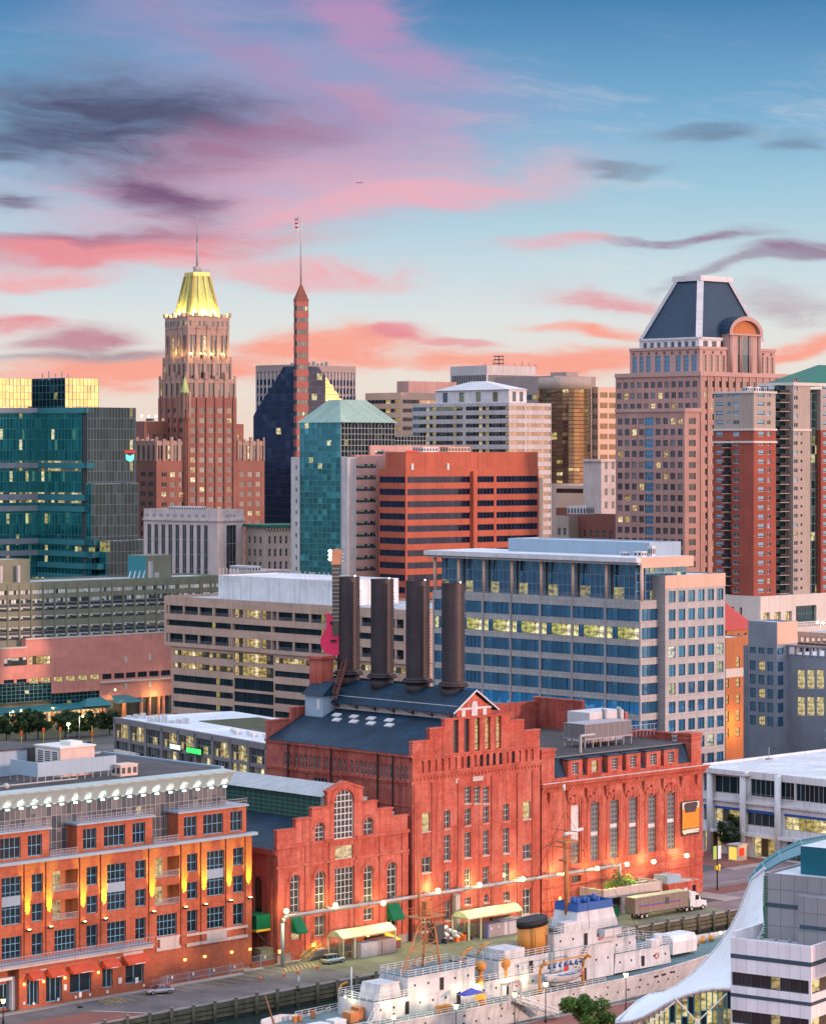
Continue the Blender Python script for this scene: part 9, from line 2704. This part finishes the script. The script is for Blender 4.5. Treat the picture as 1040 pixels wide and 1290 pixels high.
# --- trees
def tree(x,y,h,r,label,group=None,mt='leaf_green',seed=1,lx=0.34,n=2600,trunk=.3,frame=True):
 rr=random.Random(seed)
 t=qframe('tree',x,y,0,0,label,'tree',group)
 m=MB([MATS['bark']]);th=h*trunk;m.tube((0,0,0),(0,0,th),h*.028,h*.02,8);cl=[]
 for k in range(15):
  a=2*pi*k/7.3+rr.uniform(-.4,.4);d=r*rr.uniform(.3,.92);z_=h*rr.uniform(.36,.92);p=(d*cos(a),d*sin(a),z_);m.tube((0,0,th*rr.uniform(.75,1)),p,h*.012,h*.004,5);cl.append((Vector(p),r*rr.uniform(.16,.36)))
 m.build('trunk',t)
 cl+=[(Vector((rr.uniform(-.2,.2)*r,rr.uniform(-.2,.2)*r,h*f)),r*g_)for f,g_ in((.97,.2),(.84,.3),(.64,.36))]
 m=MB([MATS[mt]])
 for k in range(n):
  c,s_=rr.choice(cl);dv=Vector((rr.gauss(0,1),rr.gauss(0,1),rr.gauss(0,1))).normalized();p=c+dv*s_*rr.uniform(.55,1.08);p.z-=s_*.1
  d1=Vector((rr.uniform(-1,1),rr.uniform(-1,1),rr.uniform(-.6,.6))).normalized()*lx*rr.uniform(.6,1.3);d2=d1.cross(dv).normalized()*lx*.5
  if d2.length<.01:continue
  m.quad(p-d1,p+d2,p+d1,p-d2)
 m.build('crown',t)
x,y=qg(741,1320);tree(x,y,7.6,3.9,'bright green leafy tree on the near pier in front of the ship',None,'leaf_green',3,.27,5200)
x,y=qg(922,1078);tree(x,y,8.6,3.9,'dark green street tree by the mall and kiosk',None,'leaf_dark',4,.34,3000,.36)
for i,(px,py,h,r,lab)in enumerate(((8,933,9.5,5,'dark tree at the far left edge behind the hotel roof'),(32,932,10.5,6,'large dark tree in the plaza, second from the left edge'),(48,931,10,5.5,'dark tree in the plaza just right of the largest one'),(82,929,9.5,5.5,'dark tree left of the lit plaza lamp'),(97,930,8.6,4.8,'dark tree directly behind the plaza lamp'),(114,928,9,5,'dark tree right of the plaza lamp'),(138,926,8.4,3.6,'narrow dark tree next to the glass pavilion'))):
 x,y=qg(px,py);tree(x,y,h*.84,r*.8,lab,'trees in the plaza','leaf_dark',20+i,.6,1300)
for i,px in enumerate((143,172,201,229)):
 hy=-5;w_=Vector(((px-CXP)/FPX*690,690-i*14,0));dx,dy=w_.x-Q0.x,w_.y-Q0.y;x,y=QC*dx+QS*dy,-QS*dx+QC*dy
 tree(x,y,12.6,2.4,('small cone shaped tree at the left end of the glass pavilion','small cone shaped tree left of the white lit sign','small cone shaped tree below the white lit sign','small cone shaped tree below the green lit sign')[i],'small trees before the pavilion','leaf_green',40+i,.42,900,.5)
m=MB([MATS['grass_green']])
p=[gpt(-40,934),gpt(150,922),gpt(150,903),gpt(-40,915)];m.poly([(q.x,q.y,.006)for q in p]);o=m.build('lawn');o['kind']='structure'
m=MB([MATS['asphalt'],MATS['sidewalk_stone']])
p=[gpt(-60,950),gpt(260,945),gpt(260,936),gpt(-60,941)];m.poly([(q.x,q.y,.005)for q in p],0);p=[gpt(-60,914),gpt(260,902),gpt(260,897),gpt(-60,908)];m.poly([(q.x,q.y,.007)for q in p],1);p=[gpt(120,903),gpt(215,899),gpt(215,893),gpt(120,897)];m.poly([(q.x,q.y,.009)for q in p],0);o=m.build('plaza_road');o['kind']='structure'
for i,(px,py,h,lab)in enumerate(((86,934,5.2,'plaza lamp glowing between the dark trees'),(100,936,8,'tall street light by the glass pavilion plaza'),(12,930,8,'street light beside the leftmost plaza trees'),(141,910,10.5,'tall street light before the salmon stone block'))):
 x,y=qg(px,py);r=qframe('street_light',x,y,0,0,lab,'street light','street lights in the plaza');m=MB([MATS['frame_grey']]);m.tube((0,0,0),(0,0,h),.14,.09,6);m.bar((0,0,h),(1.3,0,h+.1),.1);m.build('pole',r);m=MB([MATS['lamp_warm']]);m.ball((1.3 if i else 0,0,h),.5 if i==0 else.28,n=6,k=4);m.build('lamp_head',r)
 if i<3:point_lamp('street_glow',qw(x,y-1,h-.3),700,(1.0,.85,.5),.3)
for i,(px,py)in enumerate(((27,948),(55,944),(116,949),(76,943))):
 x,y=qg(px,py);s_=qframe('traffic_signal',x,y,0,0,('orange traffic signal at the left plaza crossing','orange traffic signal between two plaza trees','orange traffic signal nearest the glass pavilion','orange traffic signal near the plaza lamp')[i],'traffic signal','traffic signals at the plaza');m=MB([MATS['yellow_paint'],MATS['orange_plastic']]);m.tube((0,0,0),(0,0,8 if i==2 else 6),.12,n=6);m.box(-.3,-.3,5,.3,.3,6.3,1);m.build('signal_body',s_)
 # --- airliner high over the city
ap=empty('airplane',(wx(452,3000),3000,wz(230,3000)),radians(8),'tiny dark airliner crossing the pale sky','airplane')
m=MB([MATS['slate_panel']]);m.tube((-3.6,0,0),(3.2,0,0),.42,.36,8);m.tube((3.2,0,0),(4.4,0,.1),.36,.05,8);m.build('fuselage',ap)
m=MB([MATS['slate_panel']]);m.extr([(-.9,0,-.1),(.6,0,-.1),(1.9,3.9,.2),(1.2,3.9,.2)],(0,0,.12));m.extr([(-.9,0,-.1),(.6,0,-.1),(1.9,-3.9,.2),(1.2,-3.9,.2)],(0,0,.12));m.build('wing',ap)
m=MB([MATS['slate_panel']]);m.extr([(3.2,-.05,.2),(4.3,-.05,.2),(4.6,-.05,1.5),(4.1,-.05,1.5)],(0,.1,0));m.build('tail_fin',ap)
